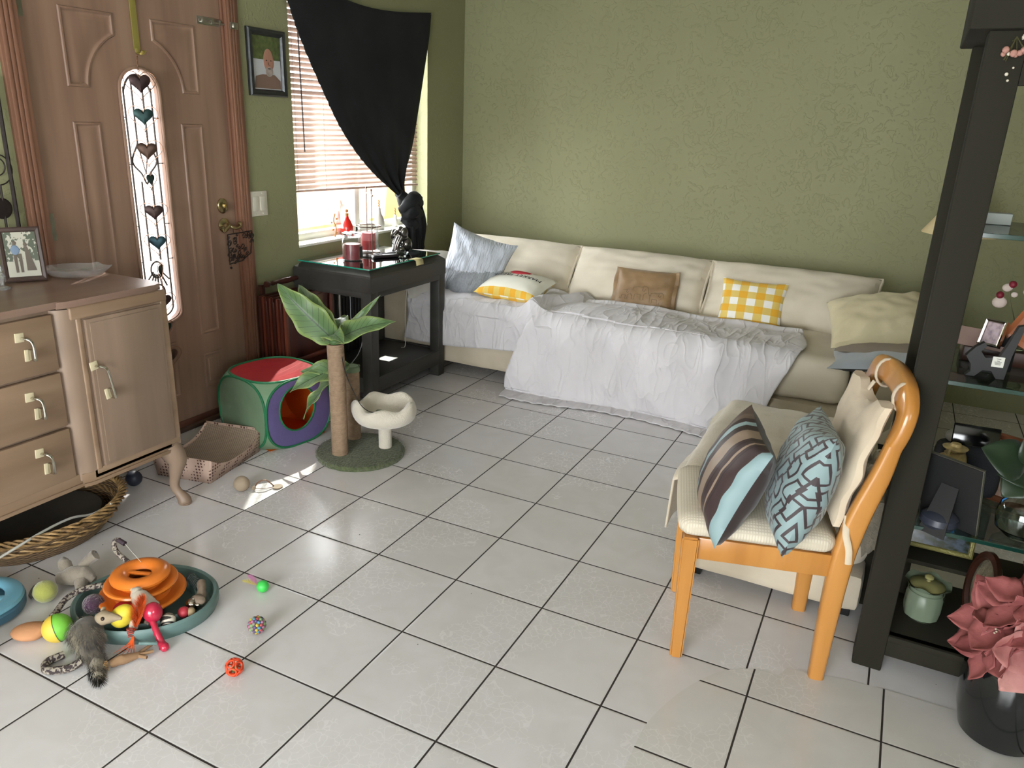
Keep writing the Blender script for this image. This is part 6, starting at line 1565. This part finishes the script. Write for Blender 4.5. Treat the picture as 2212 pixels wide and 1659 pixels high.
# ================================================================ TOYS ON THE FLOOR
ORG = mat('orange toy plastic', '#d8772a', .28, ns=5, na=.05, coat=.3); TEAL = mat('grey teal plastic', '#5b7370', .45, ns=8, na=.08)
tt = thing('track_toy', 'three tier orange ball track cat toy standing in the grey teal tray', 'cat toy', (.185, -.895, .012), radians(20))
def ringdish(b, r_out, r_in, z, h):
    lathe(b, [(r_in, z+h*.35), (r_in+.004, z+h*.9), (r_in+.012, z+h), ((r_in+r_out)/2, z+h*.62), (r_out-.012, z+h), (r_out-.003, z+h*.9), (r_out, z+h*.55), (r_out-.006, z+h*.4), ((r_in+r_out)/2, z), (r_in+.002, z+.002)], 64)
def tier(nm, ro, z, ri):
    b = newbm(); lathe(b, [(ri, z+.040), (ri+.004, z+.014), (ri+.016, z+.006), (ro-.022, z+.008), (ro-.010, z+.014), (ro-.003, z+.013), (ro, z+.008), (ro-.004, z+.001), (ro-.02, z-.006), (ro-.045, z-.030), (ri+.012, z-.030), (ri, z-.02)], 72); obj(nm, b, ORG, tt)
tier('bottom_tier', .122, .032, .062); tier('middle_tier', .102, .068, .045)
b = newbm(); lathe(b, [(.030, .098), (.036, .108), (.048, .114), (.062, .115), (.076, .110), (.083, .102), (.082, .095), (.07, .088), (.05, .078), (.034, .076), (.030, .085)], 72); obj('top_tier', b, ORG, tt)
b = newbm(); bx(b, -.040, .040, -.006, .006, .098, .106, .002); obj('crossbar', b, ORG, tt)
ty = thing('oval_tray', 'grey teal oval plastic tray full of cat toys on the tiles', 'tray', (.205, -.900, 0), radians(28))
b = newbm(); A, B_ = .205, .175
def ov(r, z, n=72): return [Vector((r*A*cos(2*pi*k/n), r*B_*sin(2*pi*k/n), z)) for k in range(n)]
prev = None
for r, z in ((.01, .008), (.86, .008), (.90, .02), (.93, .042), (.97, .047), (1.0, .040), (1.0, .02), (.96, .0), (.01, .0)):
    cur = ring(b, ov(r, z))
    if prev: bridge(b, prev, cur)
    prev = cur
obj('shell', b, TEAL, ty)
b = newbm(); prev = None
for r, z in ((.66, .008), (.67, .030), (.69, .034), (.71, .030), (.72, .008)):
    cur = ring(b, ov(r, z))
    if prev: bridge(b, prev, cur)
    prev = cur
obj('inner_rim', b, TEAL, ty)
def wpt(x, y, z=0): return Vector((x, y, z))
# spring with rings
b = newbm(); tube(b, [(.235+.0012*k+.004*cos(k*.9), -.765-.0004*k+.013*cos(k*.9), .045+.014*sin(k*.9)) for k in range(60)], .0022, 6)
tag(obj('plastic_coil', b, mat('dark grey coil', '#3c4442', .4)), 'dark grey plastic spring coil at the back of the toy tray', 'cat toy')
def ball(name, label, c0, r, m_, scale=(1, 1, 1), cat='ball', seg=28): 
    b = newbm(); sph(b, (0, 0, 0), r, seg, seg//2, scale); return tag(obj(name, b, m_, loc=c0), label, cat)
EGY = mat('yellow egg toy', '#d6c23c', .5, ns=30, na=.12)
def egg(name, label, c0, r, ax, m_):
    b = newbm(); v = sph(b, (0, 0, 0), r, 32, 20)
    for q in v: q.co.z *= 1.28; k = 1-.12*q.co.z/r; q.co.x *= k; q.co.y *= k
    o = tag(obj(name, b, m_, loc=c0), label, 'ball'); o.rotation_euler = Vector(ax).to_track_quat('Z', 'Y').to_euler(); return o
egg('yellow_egg', 'glossy yellow egg shaped toy on the front of the toy tray', (.262, -1.02, .072), .029, (.5, .25, .75), EGY)
egg('red_egg', 'red egg shaped toy half hidden behind the yellow egg', (.225, -.985, .055), .026, (.9, .4, .2), mat('red toy', '#b3202c', .4))
# maraca
mr = thing('maraca', 'red plastic maraca rattle leaning over the tray rim', 'rattle', (.33, -.985, .06))
MRD = mat('raspberry red plastic', '#b02440', .22, coat=.4, ns=4, na=.05)
b = newbm(); sph(b, (0, .01, .018), .026, 24, 16, (1, 1, 1.15)); obj('head', b, MRD, mr)
b = newbm(); tube(b, catmull([(.006, .0, .004), (.035, -.012, -.018), (.058, -.018, -.042), (.072, -.022, -.048)], 6), lambda t_: .0085+.005*t_**3, 14); sph(b, (.076, -.023, -.0475), .0125, 14, 10); obj('grip', b, MRD, mr)
# feather
FTH = mat('orange feather', '#df5a1c', .8, ns=60, na=.3); b = newbm()
for k in range(900):
    t_ = random.random(); c0 = Vector((.303+.012*t_, -.980-.055*t_, .120-.095*t_)); a = random.uniform(0, 2*pi); ln_ = .034*sin(pi*min(1, t_*1.0+.1))+.004
    d = Vector((.75*cos(a), .4*sin(a), .7 if t_ < .75 else -.6)).normalized()*ln_; w_ = .0012
    p0 = b.verts.new(c0+Vector((w_, 0, 0))); p1 = b.verts.new(c0-Vector((w_, 0, 0))); p2 = b.verts.new(c0+d); b.faces.new((p0, p1, p2))
for k in range(6): tube(b, catmull([(.313, -1.03, .035), (.317+.004*k, -1.05, .02), (.300+.012*k, -1.085+.003*k, .004)], 5), lambda t_: .0018*(1-t_)+.0006, 5)
tag(obj('orange_feather', b, FTH), 'fluffy orange feather plume hanging over the front of the tray', 'feather')
# cream mouse plush
PLM = mat('cream plush cloth', '#b4a796', .9, ns=14, na=.15, bs=90, bst=.6, bd=.004, sheen=.4)
def blob(b, pts, rads, seg=14, n=7, amp=.0):
    P = catmull(pts, n); m_ = len(P)
    R_ = []
    for k in range(m_):
        q = k/(m_-1)*(len(rads)-1); a = min(int(q), len(rads)-2); R_.append(rads[a]+(rads[a+1]-rads[a])*(q-a))
    b.verts.ensure_lookup_table(); k0 = len(b.verts); tube(b, P, R_, seg); b.verts.ensure_lookup_table()
    if amp:
        for v in b.verts[k0:]: v.co += Vector((nz(*(v.co*70)), nz(*(v.co*70+Vector((3, 3, 3)))), nz(*(v.co*70+Vector((7, 1, 2))))))*amp
ms = thing('plush_mouse', 'cream plush mouse with floppy ears lying against the orange track toy', 'plush toy', (.285, -.965, .075))
b = newbm(); blob(b, [(-.035, .01, .03), (-.025, .005, .025), (.0, 0, .01), (.025, -.004, .0), (.035, -.006, -.015)], [.010, .024, .028, .030, .014], amp=.003); sph(b, (-.035, .006, .032), .016, 16, 12); obj('body', b, PLM, ms)
for c0, s_ in (((-.058, .008, .036), (1.5, .5, .4)), ((-.045, .0, .014), (.6, .4, 1.3))):
    b = newbm(); sph(b, c0, .016, 14, 10, s_); obj('ear', b, PLM, ms)
b = newbm(); tube(b, [(.0+.024*cos(a), 0, .008+.026*sin(a)) for a in [2*pi*k/20 for k in range(20)]], .0011, 6, closed=True); obj('cord', b, WIRE, ms)
b = newbm(); 
for k in range(30): sph(b, (.03+random.uniform(-.012, .012), -.012+random.uniform(-.01, .01), -.012+random.uniform(-.02, .02)), .004, 6, 5)
obj('knitted_feet', b, mat('mottled brown knit', '#75675a', .9), ms)
# balls in the tray
m, t, p, N, L = nt('black white swirl'); X, Y, Z, V = uvxy(t, 'Object')
sw = mth(t, 'GREATER_THAN', mth(t, 'SINE', mth(t, 'ADD', mth(t, 'MULTIPLY', mth(t, 'SQRT', mth(t, 'ADD', mth(t, 'MULTIPLY', Z, Z), mth(t, 'MULTIPLY', Y, Y))), 1300.0), mth(t, 'ARCTAN2', Z, Y))), .2)
L.new(mixc(t, sw, rgb('#2b2622'), rgb('#c4bcae')), p.inputs['Base Color'])
o = ball('swirl_ball', 'black and cream spiral ball at the right inside of the tray', (.350, -.945, .040), .021, m); o.rotation_euler = (0, .6, -.9)
ball('red_ball', 'small red ball with a tan patch behind the spiral ball', (.355, -.895, .038), .0165, mat('red beige ball', '#a8303c', .5, col2='#a8303c'))
ball('tan_ball', 'small tan ball touching the red ball in the tray', (.368, -.882, .036), .013, mat('tan ball', '#a08a6a', .6))
ball('silver_bell', 'shiny silver jingle bell in the right side of the tray', (.345, -.858, .040), .017, mat('silver bell', '#b3a79c', .12, 1.0))
ball('silver_bell', 'second shiny silver jingle bell nearest the tray rim', (.362, -.850, .038), .010, bpy.data.materials['silver bell'])
ball('navy_ball', 'dark navy ball behind the silver bells in the tray', (.338, -.835, .034), .014, mat('navy ball', '#262f42', .4))
b = newbm(); blob(b, [(.30, -.78, .055), (.325, -.80, .05), (.345, -.825, .04), (.35, -.835, .035)], [.012, .013, .014, .004], amp=.002); sph(b, (.352, -.838, .045), .020, 14, 10, (1.2, .9, .7)); tag(obj('tan_plush', b, mat('tan felt', '#7d6e5f', .95, bs=90, bst=.5)), 'long tan felt plush lying along the back of the tray', 'plush toy')
ball('purple_pompom', 'fuzzy dark purple pompom ball in the left side of the tray', (.115, -1.005, .048), .030, mat('purple fuzz', '#45283f', .95, ns=60, na=.4, bs=120, bst=1, bd=.01, sheen=.5))
b = newbm(); tube(b, [(.075, -.94, .05), (.125, -.87, .075)], .016, 18); tag(obj('clear_tube', b, glass('clear plastic tube', (.92, .92, .93), .1, 1.6)), 'clear plastic tube leaning between the tray and track toy', 'tube')
b = newbm(); sph(b, (0, 0, 0), .013, 14, 10, (.9, .9, 1.4)); tag(obj('cream_pompom', b, PLM, loc=(.293, -1.012, .045)), 'small cream drop shaped felt bead right of the yellow egg', 'ball')
b = newbm()
for k in range(10): a = k*1.1; tube(b, [(.31+.008*cos(a+q)*(1+.03*k), -1.035+.008*sin(a+q), .035+.002*k+.004*sin(q)) for q in [x*.6 for x in range(9)]], .0013, 5)
tag(obj('red_lattice_ball', b, mat('coral wire', '#a24a40', .5)), 'crushed coral red lattice ball at the front rim of the tray', 'ball')
# leopard springs / wands
m, t, p, N, L = nt('leopard print'); X, Y, Z, V = uvxy(t, 'Object')
n1 = node(t, 'ShaderNodeTexNoise'); n1.inputs['Scale'].default_value = 120; n1.inputs['Distortion'].default_value = .5; L.new(V, n1.inputs['Vector'])
L.new(mixc(t, mth(t, 'GREATER_THAN', n1.outputs['Fac'], .5), rgb('#8e8579'), rgb('#33292a')), p.inputs['Base Color']); p.inputs['Roughness'].default_value = .85; LEO = m
w1 = thing('leopard_wand', 'leopard print fabric cat wand curling up behind the orange track toy', 'cat toy', (.12, -.87, .09))
b = newbm(); tube(b, catmull([(.03, -.01, .005), (.0, .0, .012), (-.035, .005, .02), (-.065, .0, .04), (-.075, .0, .065), (-.068, .003, .080), (-.055, .005, .084)], 6), .0075, 12); obj('sleeve', b, LEO, w1)
b = newbm(); tube(b, [(-.057, .005, .084), (-.034, .008, .076)], .0075, 12); obj('dark_cap', b, mat('dark purple tip', '#33262e', .6), w1)
b = newbm(); tube(b, [(-.034, .008, .076), (.04, .0, .04)], .0007, 5); obj('line', b, WC, w1)
w2 = newbm(); tube(w2, catmull([(.095, -.925, .055), (.06, -.945, .058), (.035, -.985, .058), (.03, -1.03, .052), (.055, -1.08, .045), (.07, -1.10, .05)], 7), .0085, 12); tube(w2, catmull([(.12, -.895, .055), (.095, -.925, .056), (.08, -.935, .05)], 5), .008, 10)
tag(obj('leopard_tail', w2, LEO), 'leopard print fabric tail arching from tray to the yellow green ball', 'cat toy')
w3 = newbm(); tube(w3, catmull([(.165, -1.165, .012), (.155, -1.205, .012), (.185, -1.225, .012), (.225, -1.195, .012), (.24, -1.165, .02)], 7), .0105, 12)
tag(obj('leopard_strip', w3, LEO, loc=(.035, .005, 0)), 'leopard print fabric loop on the floor under the furry raccoon', 'cat toy')
# yellow / green ball, tennis ball, fish toy
m, t, p, N, L = nt('yellow green halves'); X, Y, Z, V = uvxy(t, 'Object')
L.new(mixc(t, mth(t, 'GREATER_THAN', X, .0), rgb('#cdb042'), rgb('#6fb43c')), p.inputs['Base Color']); p.inputs['Roughness'].default_value = .55
yg = thing('two_tone_ball', 'large ball split into yellow and green halves on the tiles', 'ball', (.118, -1.118, .0405)); yg.rotation_euler = (radians(10), radians(-14), radians(52))
b = newbm(); sph(b, (0, 0, 0), .0395, 32, 20, (1.0, 1, 1)); obj('shell', b, m, yg)
b = newbm(); tube(b, [(.0, .0398*cos(a), .0398*sin(a)) for a in [2*pi*k/40 for k in range(40)]], .0012, 6, closed=True); obj('seam', b, LF, yg)
ball('tennis_ball', 'faded yellow green fuzzy tennis ball beside the grey plush dog', (-.085, -1.02, .0335), .0335, mat('tennis felt', '#979a4c', .95, ns=12, na=.2, bs=150, bst=.7, bd=.004, sheen=.5))
fs = thing('fish_toy', 'flat peach coloured fabric toy on the floor at left', 'cat toy', (.045, -1.148, .0)); PCH = mat('peach fabric', '#b5825c', .85, bs=120, bst=.3)
b = newbm(); v = sph(b, (0, 0, .022), .042, 28, 16, (1.25, .85, .5))
for q in v:
    if q.co.x > .02: q.co.y *= 1-.5*(q.co.x-.02)/.035; q.co.z += (q.co.x-.02)*.35
bmesh.ops.rotate(b, verts=b.verts, cent=(0, 0, 0), matrix=Matrix.Rotation(radians(35), 3, 'Z')); obj('body', b, PCH, fs)
# raccoon plush: furry
FUR = mat('grey brown long fur', '#5a5247', .95, col2='#2a2623', ns=26, sheen=.3); FACE = mat('beige plush face', '#9b8b74', .9, bs=90, bst=.4)
FURL = mat('cream grey fur', '#8d8472', .95, col2='#5b5346', ns=30, sheen=.3)
rc = thing('raccoon_plush', 'furry grey raccoon plush with pointed beige snout lying before the tray', 'plush toy', (.20, -1.12, .0)); RO = rc.location
b = newbm(); blob(b, [(.13, -1.12, .03), (.165, -1.105, .055), (.20, -1.12, .045), (.235, -1.14, .03), (.265, -1.15, .02)], [.022, .034, .037, .028, .012], amp=.004); obj('body', b, FUR, rc, off=RO)
def fur(b, c0, c1, r0, r1, n, ln_, rnd_):
    c0, c1 = Vector(c0), Vector(c1)
    for k in range(n):
        t_ = rnd_.random(); c = c0.lerp(c1, t_); r = r0+(r1-r0)*t_; a, e = rnd_.uniform(0, 2*pi), rnd_.uniform(-.3, 1.4)
        d = Vector((cos(a)*cos(e), sin(a)*cos(e), sin(e))); p0 = c+d*r; s_ = d.cross(Vector((.3, .5, .8))).normalized()*.0011
        if p0.z < .003: continue
        tip = p0+(d*.6+Vector((.5, -.2, -.55)))*ln_*rnd_.uniform(.6, 1.2); tip.z = max(tip.z, .001)
        b.faces.new((b.verts.new(p0+s_), b.verts.new(p0-s_), b.verts.new(tip)))
rn = random.Random(4); b = newbm(); fur(b, (.14, -1.115, .045), (.26, -1.15, .02), .032, .018, 2600, .020, rn); obj('dark_fur', b, FUR, rc, off=RO, smooth=False)
b = newbm(); fur(b, (.15, -1.11, .055), (.22, -1.13, .045), .036, .034, 1300, .020, rn); obj('pale_fur', b, FURL, rc, off=RO, smooth=False)
b = newbm(); blob(b, [(.175, -1.075, .075), (.20, -1.075, .085), (.225, -1.06, .085), (.24, -1.052, .082)], [.012, .021, .011, .004], amp=.001); obj('head', b, FACE, rc, off=RO)
b = newbm(); sph(b, (.212, -1.086, .093), .0055, 10, 8); obj('eye', b, mat('dark brown eye', '#2a1a16', .3), rc, off=RO)
b = newbm(); sph(b, (.182, -1.062, .098), .008, 10, 8, (.6, 1, 1)); obj('ear', b, FACE, rc, off=RO)
rt = thing('ringed_tail', 'grey and black furry ringed tail piece at the front of the toys', 'plush toy', (.30, -1.17, 0)); RT = rt.location
b = newbm(); blob(b, [(.255, -1.15, .018), (.285, -1.175, .016), (.315, -1.195, .012)], [.016, .018, .012], amp=.003); fur(b, (.255, -1.15, .018), (.32, -1.195, .012), .016, .012, 700, .014, rn); obj('pale_tail', b, FURL, rt, off=RT, smooth=False)
b = newbm(); fur(b, (.28, -1.175, .015), (.30, -1.19, .012), .018, .016, 500, .016, rn); fur(b, (.31, -1.195, .010), (.325, -1.20, .010), .012, .010, 400, .016, rn); obj('black_rings', b, BLKP, rt, off=RT, smooth=False)
rc.location.x += .045; rc.location.y += .012; rt.location.x += .045; rt.location.y += .02
b = newbm()
for k in range(90):
    c0 = Vector((.335+random.uniform(-.012, .012), -1.15+random.uniform(-.012, .012), .012+random.uniform(-.008, .014))); a = random.uniform(0, 6); r = random.uniform(.004, .012)
    tube(b, [c0+Vector((r*cos(a+q), r*sin(a+q), .003*sin(q*2))) for q in (0, .8, 1.6, 2.4)], .0008, 4)
o = tag(obj('raffia_tuft', b, mat('straw raffia', '#b08d5c', .8)), 'tangled straw coloured raffia tuft in front of the toy pile', 'cat toy', kind=None)
b = newbm(); blob(b, [(.34, -1.125, .012), (.355, -1.10, .016), (.37, -1.075, .014), (.375, -1.05, .010)], [.010, .014, .010, .005], amp=.002)
for d in ((.40, -1.06, .012), (.395, -1.035, .014), (.37, -1.02, .016)): blob(b, [(.37, -1.07, .014), d], [.005, .0045])
tag(obj('brown_felt_paw', b, mat('brown felt', '#8a6c50', .9, bs=80, bst=.4)), 'brown felt toy with finger like arms beside the orange feather', 'plush toy')
b = newbm(); blob(b, [(.355, -1.045, .03), (.375, -1.035, .032), (.395, -1.02, .028)], [.005, .006, .004]); tag(obj('silver_tip_stick', b, TEAL), 'small grey teal stick resting on the front rim of the tray', 'stick')
# grey plush dog at left
pg = thing('plush_dog', 'grey beige floppy plush dog lying behind the tennis ball', 'plush toy', (-.09, -.93, 0)); PO = pg.location
GPL = mat('grey beige plush', '#877d70', .95, ns=16, na=.25, bs=90, bst=.6, bd=.004, sheen=.4)
b = newbm(); blob(b, [(-.12, -.96, .03), (-.09, -.93, .035), (-.06, -.91, .035), (-.03, -.90, .022)], [.018, .03, .028, .012], amp=.003); obj('body', b, GPL, pg, off=PO)
b = newbm(); blob(b, [(-.085, -.905, .045), (-.075, -.88, .07), (-.06, -.865, .085)], [.016, .016, .017], amp=.002); obj('raised_arm', b, GPL, pg, off=PO)
b = newbm(); blob(b, [(-.12, -.925, .04), (-.145, -.915, .055), (-.15, -.905, .06)], [.018, .02, .012], amp=.002); obj('head', b, GPL, pg, off=PO)
b = newbm(); blob(b, [(-.05, -.93, .025), (-.03, -.945, .02), (-.015, -.955, .018)], [.02, .016, .013], amp=.003); obj('hind_leg', b, GPL, pg, off=PO)
b = newbm(); sph(b, (-.14, -.915, .075), .006, 8, 6, (1.6, .6, .5)); sph(b, (-.053, -.868, .098), .006, 8, 6, (1, .5, .4)); obj('dark_patch', b, FUR, pg, off=PO)
b = newbm(); tube(b, catmull([(-.12, -.98, .012), (-.15, -.99, .02), (-.17, -1.0, .012), (-.15, -1.03, .006), (-.12, -1.04, .006)], 6), .004, 6); tag(obj('grey_string', b, mat('grey twine', '#6b6a66', .9)), 'loose grey string between the blue disc and tennis ball', 'string')
# blue track disc at the left edge
bd_ = thing('blue_track_disc', 'round blue plastic ball track toy cut by the left edge', 'cat toy', (-.195, -1.155, 0), radians(10))
BLU = mat('sky blue plastic', '#6ba0b5', .35, ns=6, na=.06, coat=.2); DBL = mat('slate blue plastic', '#3f6377', .4)
b = newbm(); lathe(b, [(0, .002), (.11, .0), (.122, .008), (.124, .03), (.118, .036), (.10, .03), (0, .03)], 64); obj('base', b, DBL, bd_)
b = newbm(); lathe(b, [(.118, .034), (.122, .040), (.118, .048), (.095, .055), (.078, .052), (.072, .046), (.074, .040)], 64)
lathe(b, [(0, .050), (.035, .050), (.045, .046), (.045, .038), (0, .038)], 40)
for k in range(3): a = 2*pi*k/3+.5; box(b, (.06*cos(a), .06*sin(a), .045), (.06, .022, .008), .003, rot=Matrix.Rotation(a, 3, 'Z'))
obj('cover', b, BLU, bd_)
# tan canvas thing at far left bottom
b = newbm(); soft_box(b, -.12, .04, -1.42, -1.275, 0, .085, .03, .005, .012, 5); tag(obj('tan_cushion', b, mat('tan woven cloth', '#93826a', .9, bs=160, bst=.4)), 'corner of a tan woven cushion at the lower left edge', 'cushion')
# small floor toys
gf = thing('green_feather_ball', 'bright green ball with a pink and yellow feather tail', 'cat toy', (.435, -.665, 0))
b = newbm(); sph(b, (.0, .0, .019), .019, 24, 16); obj('ball', b, mat('neon green plastic', '#43c455', .4), gf)
for c_, d0, nm in (('#c98bb0', Vector((-.05, .006, .018)), 'pink_feather'), ('#c4b66a', Vector((-.058, -.012, .006)), 'yellow_feather')):
    b = newbm(); F_ = mat(nm.replace('_', ' '), c_, .85)
    for k in range(150):
        t_ = random.random(); c0 = Vector((-.016, 0, .015))+d0*t_; a = random.uniform(0, 6.28); d = (d0.normalized()*.6+Vector((0, cos(a), abs(sin(a))))*.8)*.017*sin(pi*min(1, t_*.8+.15)); w_ = Vector((.0002, .0008, 0))
        tip = c0+d; tip.z = max(tip.z, .001); b.faces.new((b.verts.new(c0+w_), b.verts.new(c0-w_), b.verts.new(tip)))
    obj(nm, b, F_, gf, smooth=False)
bb_ = thing('bubble_ball', 'small ball covered in multicoloured beads on the tiles', 'ball', (.567, -.825, .0265))
cols = ['#a8484e', '#4f87a0', '#b5a23e', '#5a4a78', '#8b8378', '#7a9a6a', '#a06a8a']; bm_ = [newbm() for _ in cols]
for i in range(70):
    ph = math.acos(1-2*(i+.5)/70); a = pi*(1+5**.5)*i; d = Vector((cos(a)*sin(ph), sin(a)*sin(ph), cos(ph))); sph(bm_[i % 7], d*.0215, .0052, 10, 8)
bcore = newbm(); sph(bcore, (0, 0, 0), .021, 20, 12); obj('core', bcore, mat('grey bead core', '#5e564f', .8), bb_)
for c_, q in zip(cols, bm_): o = obj('beads', q, mat('bead '+c_[1:], c_, .5), bb_); o['kind'] = 'stuff'
lb_ = thing('orange_lattice_ball', 'orange open lattice ball with a bell inside, nearest the bottom', 'ball', (.643, -.985, .0245))
b = newbm(); OL = mat('orange rubber lattice', '#d84a28', .45)
import itertools
g_ = (1+5**.5)/2; iv = [Vector(v).normalized()*.0215 for v in [(0, s, t_*g_) for s in (-1, 1) for t_ in (-1, 1)]+[(s, t_*g_, 0) for s in (-1, 1) for t_ in (-1, 1)]+[(s*g_, 0, t_) for s in (-1, 1) for t_ in (-1, 1)]]
for v in iv:
    n_ = v.normalized(); x_ = n_.orthogonal().normalized(); y_ = n_.cross(x_)
    tube(b, [v*.93+(x_*cos(a)+y_*sin(a))*.0098 for a in [2*pi*k/18 for k in range(18)]], .0024, 7, closed=True)
obj('lattice', b, OL, lb_); b = newbm(); sph(b, (0, 0, -.006), .009, 14, 10); obj('bell', b, mat('green bell', '#6f8a4a', .3, .6), lb_)
rl = thing('rattle_ball', 'cream cloth ball with a brown ribbon and round wooden tag on the tiles', 'cat toy', (-.125, -.195, 0))
b = newbm(); sph(b, (0, 0, .031), .031, 24, 16); sph(b, (.036, .026, .010), .009, 10, 8); obj('ball', b, mat('cream cloth ball', '#a1907c', .85, ns=12, na=.2, bs=90, bst=.3), rl)
b = newbm(); tube(b, catmull([(.036, .026, .010), (.045, .045, .03), (.06, .065, .035), (.075, .078, .02), (.085, .085, .006)], 6), .0045, 8, flat=(.3, 1.2)); tube(b, catmull([(.036, .026, .008), (.055, .045, .004), (.085, .075, .004)], 5), .0012, 5); obj('ribbon', b, mat('brown ribbon', '#6b4a36', .6), rl)
b = newbm(); lathe(b, [(0, .002), (.020, .002), (.020, .006), (0, .006)], 24, (.098, .092, .0)); obj('wooden_tag', b, mat('tan wood disc', '#8a7762', .6), rl)
ball('dark_blue_ball', 'dark blue ball resting on the tiles under the sideboard', (-.515, -.375, .031), .031, mat('dark blue rubber', '#262c3a', .5))
# wicker basket under the sideboard
m, t, p, N, L = nt('woven willow'); X, Y, Z, V = uvxy(t, 'Object')
an = mth(t, 'MULTIPLY', mth(t, 'ARCTAN2', Y, X), 34.0); row = mth(t, 'MULTIPLY', Z, 180.0)
wv = mth(t, 'SINE', mth(t, 'ADD', an, mth(t, 'MULTIPLY', mth(t, 'FLOOR', row), 3.14159))); rw = mth(t, 'ABSOLUTE', mth(t, 'SINE', mth(t, 'MULTIPLY', row, 3.14159)))
h = mth(t, 'MULTIPLY', mth(t, 'ADD', mth(t, 'MULTIPLY', wv, .5), .5), rw)
L.new(mixc(t, h, rgb('#4f3d2c'), rgb('#a08055')), p.inputs['Base Color']); p.inputs['Roughness'].default_value = .65; add_bump(t, p, h, 1.0, .006); WIK = m
WIC = wood('willow cane', '#a58558', '#6b5233', 0, .6, 40)
wb = thing('wicker_basket', 'low round woven willow basket half under the sideboard', 'basket', (-.475, -.79, 0))
b = newbm(); lathe(b, [(0, .004), (.19, .0), (.215, .03), (.245, .085), (.265, .105)], 72, sx=.95, sy=1.12); obj('woven_body', b, WIK, wb, solid=.006)
b = newbm()
for s_ in range(5):
    tube(b, [((.255+.012*sin(k*.55+s_*1.3))*cos(2*pi*k/150)*.97, (.255+.012*sin(k*.55+s_*1.3))*sin(2*pi*k/150)*1.13, .108+.011*cos(k*.55+s_*1.3)) for k in range(150)], .0042, 6, closed=True)
for s_ in range(3):
    tube(b, [((.235+.007*sin(k*.5+s_*2.1))*cos(2*pi*k/150)*.97, (.235+.007*sin(k*.5+s_*2.1))*sin(2*pi*k/150)*1.13, .065+.008*cos(k*.5+s_*2.1)) for k in range(150)], .0038, 6, closed=True)
obj('braided_rim', b, WIC, wb)
b = newbm(); lathe(b, [(0, .02), (.17, .022), (.20, .055), (.19, .065), (0, .05)], 40, sx=.95, sy=1.12); obj('dark_lining', b, mat('dark basket lining', '#4a443c', .9, ns=8, na=.3, bs=30, bst=.5), wb)
b = newbm(); tube(b, catmull([(-.25, -.66, .12), (-.30, -.70, .085), (-.30, -.78, .105), (-.27, -.90, .118), (-.24, -1.05, .115), (-.24, -1.2, .10)], 8), .0042, 8)
tag(obj('extension_lead', b, WC), 'white power cord lying in the wicker basket under the sideboard', 'cord')
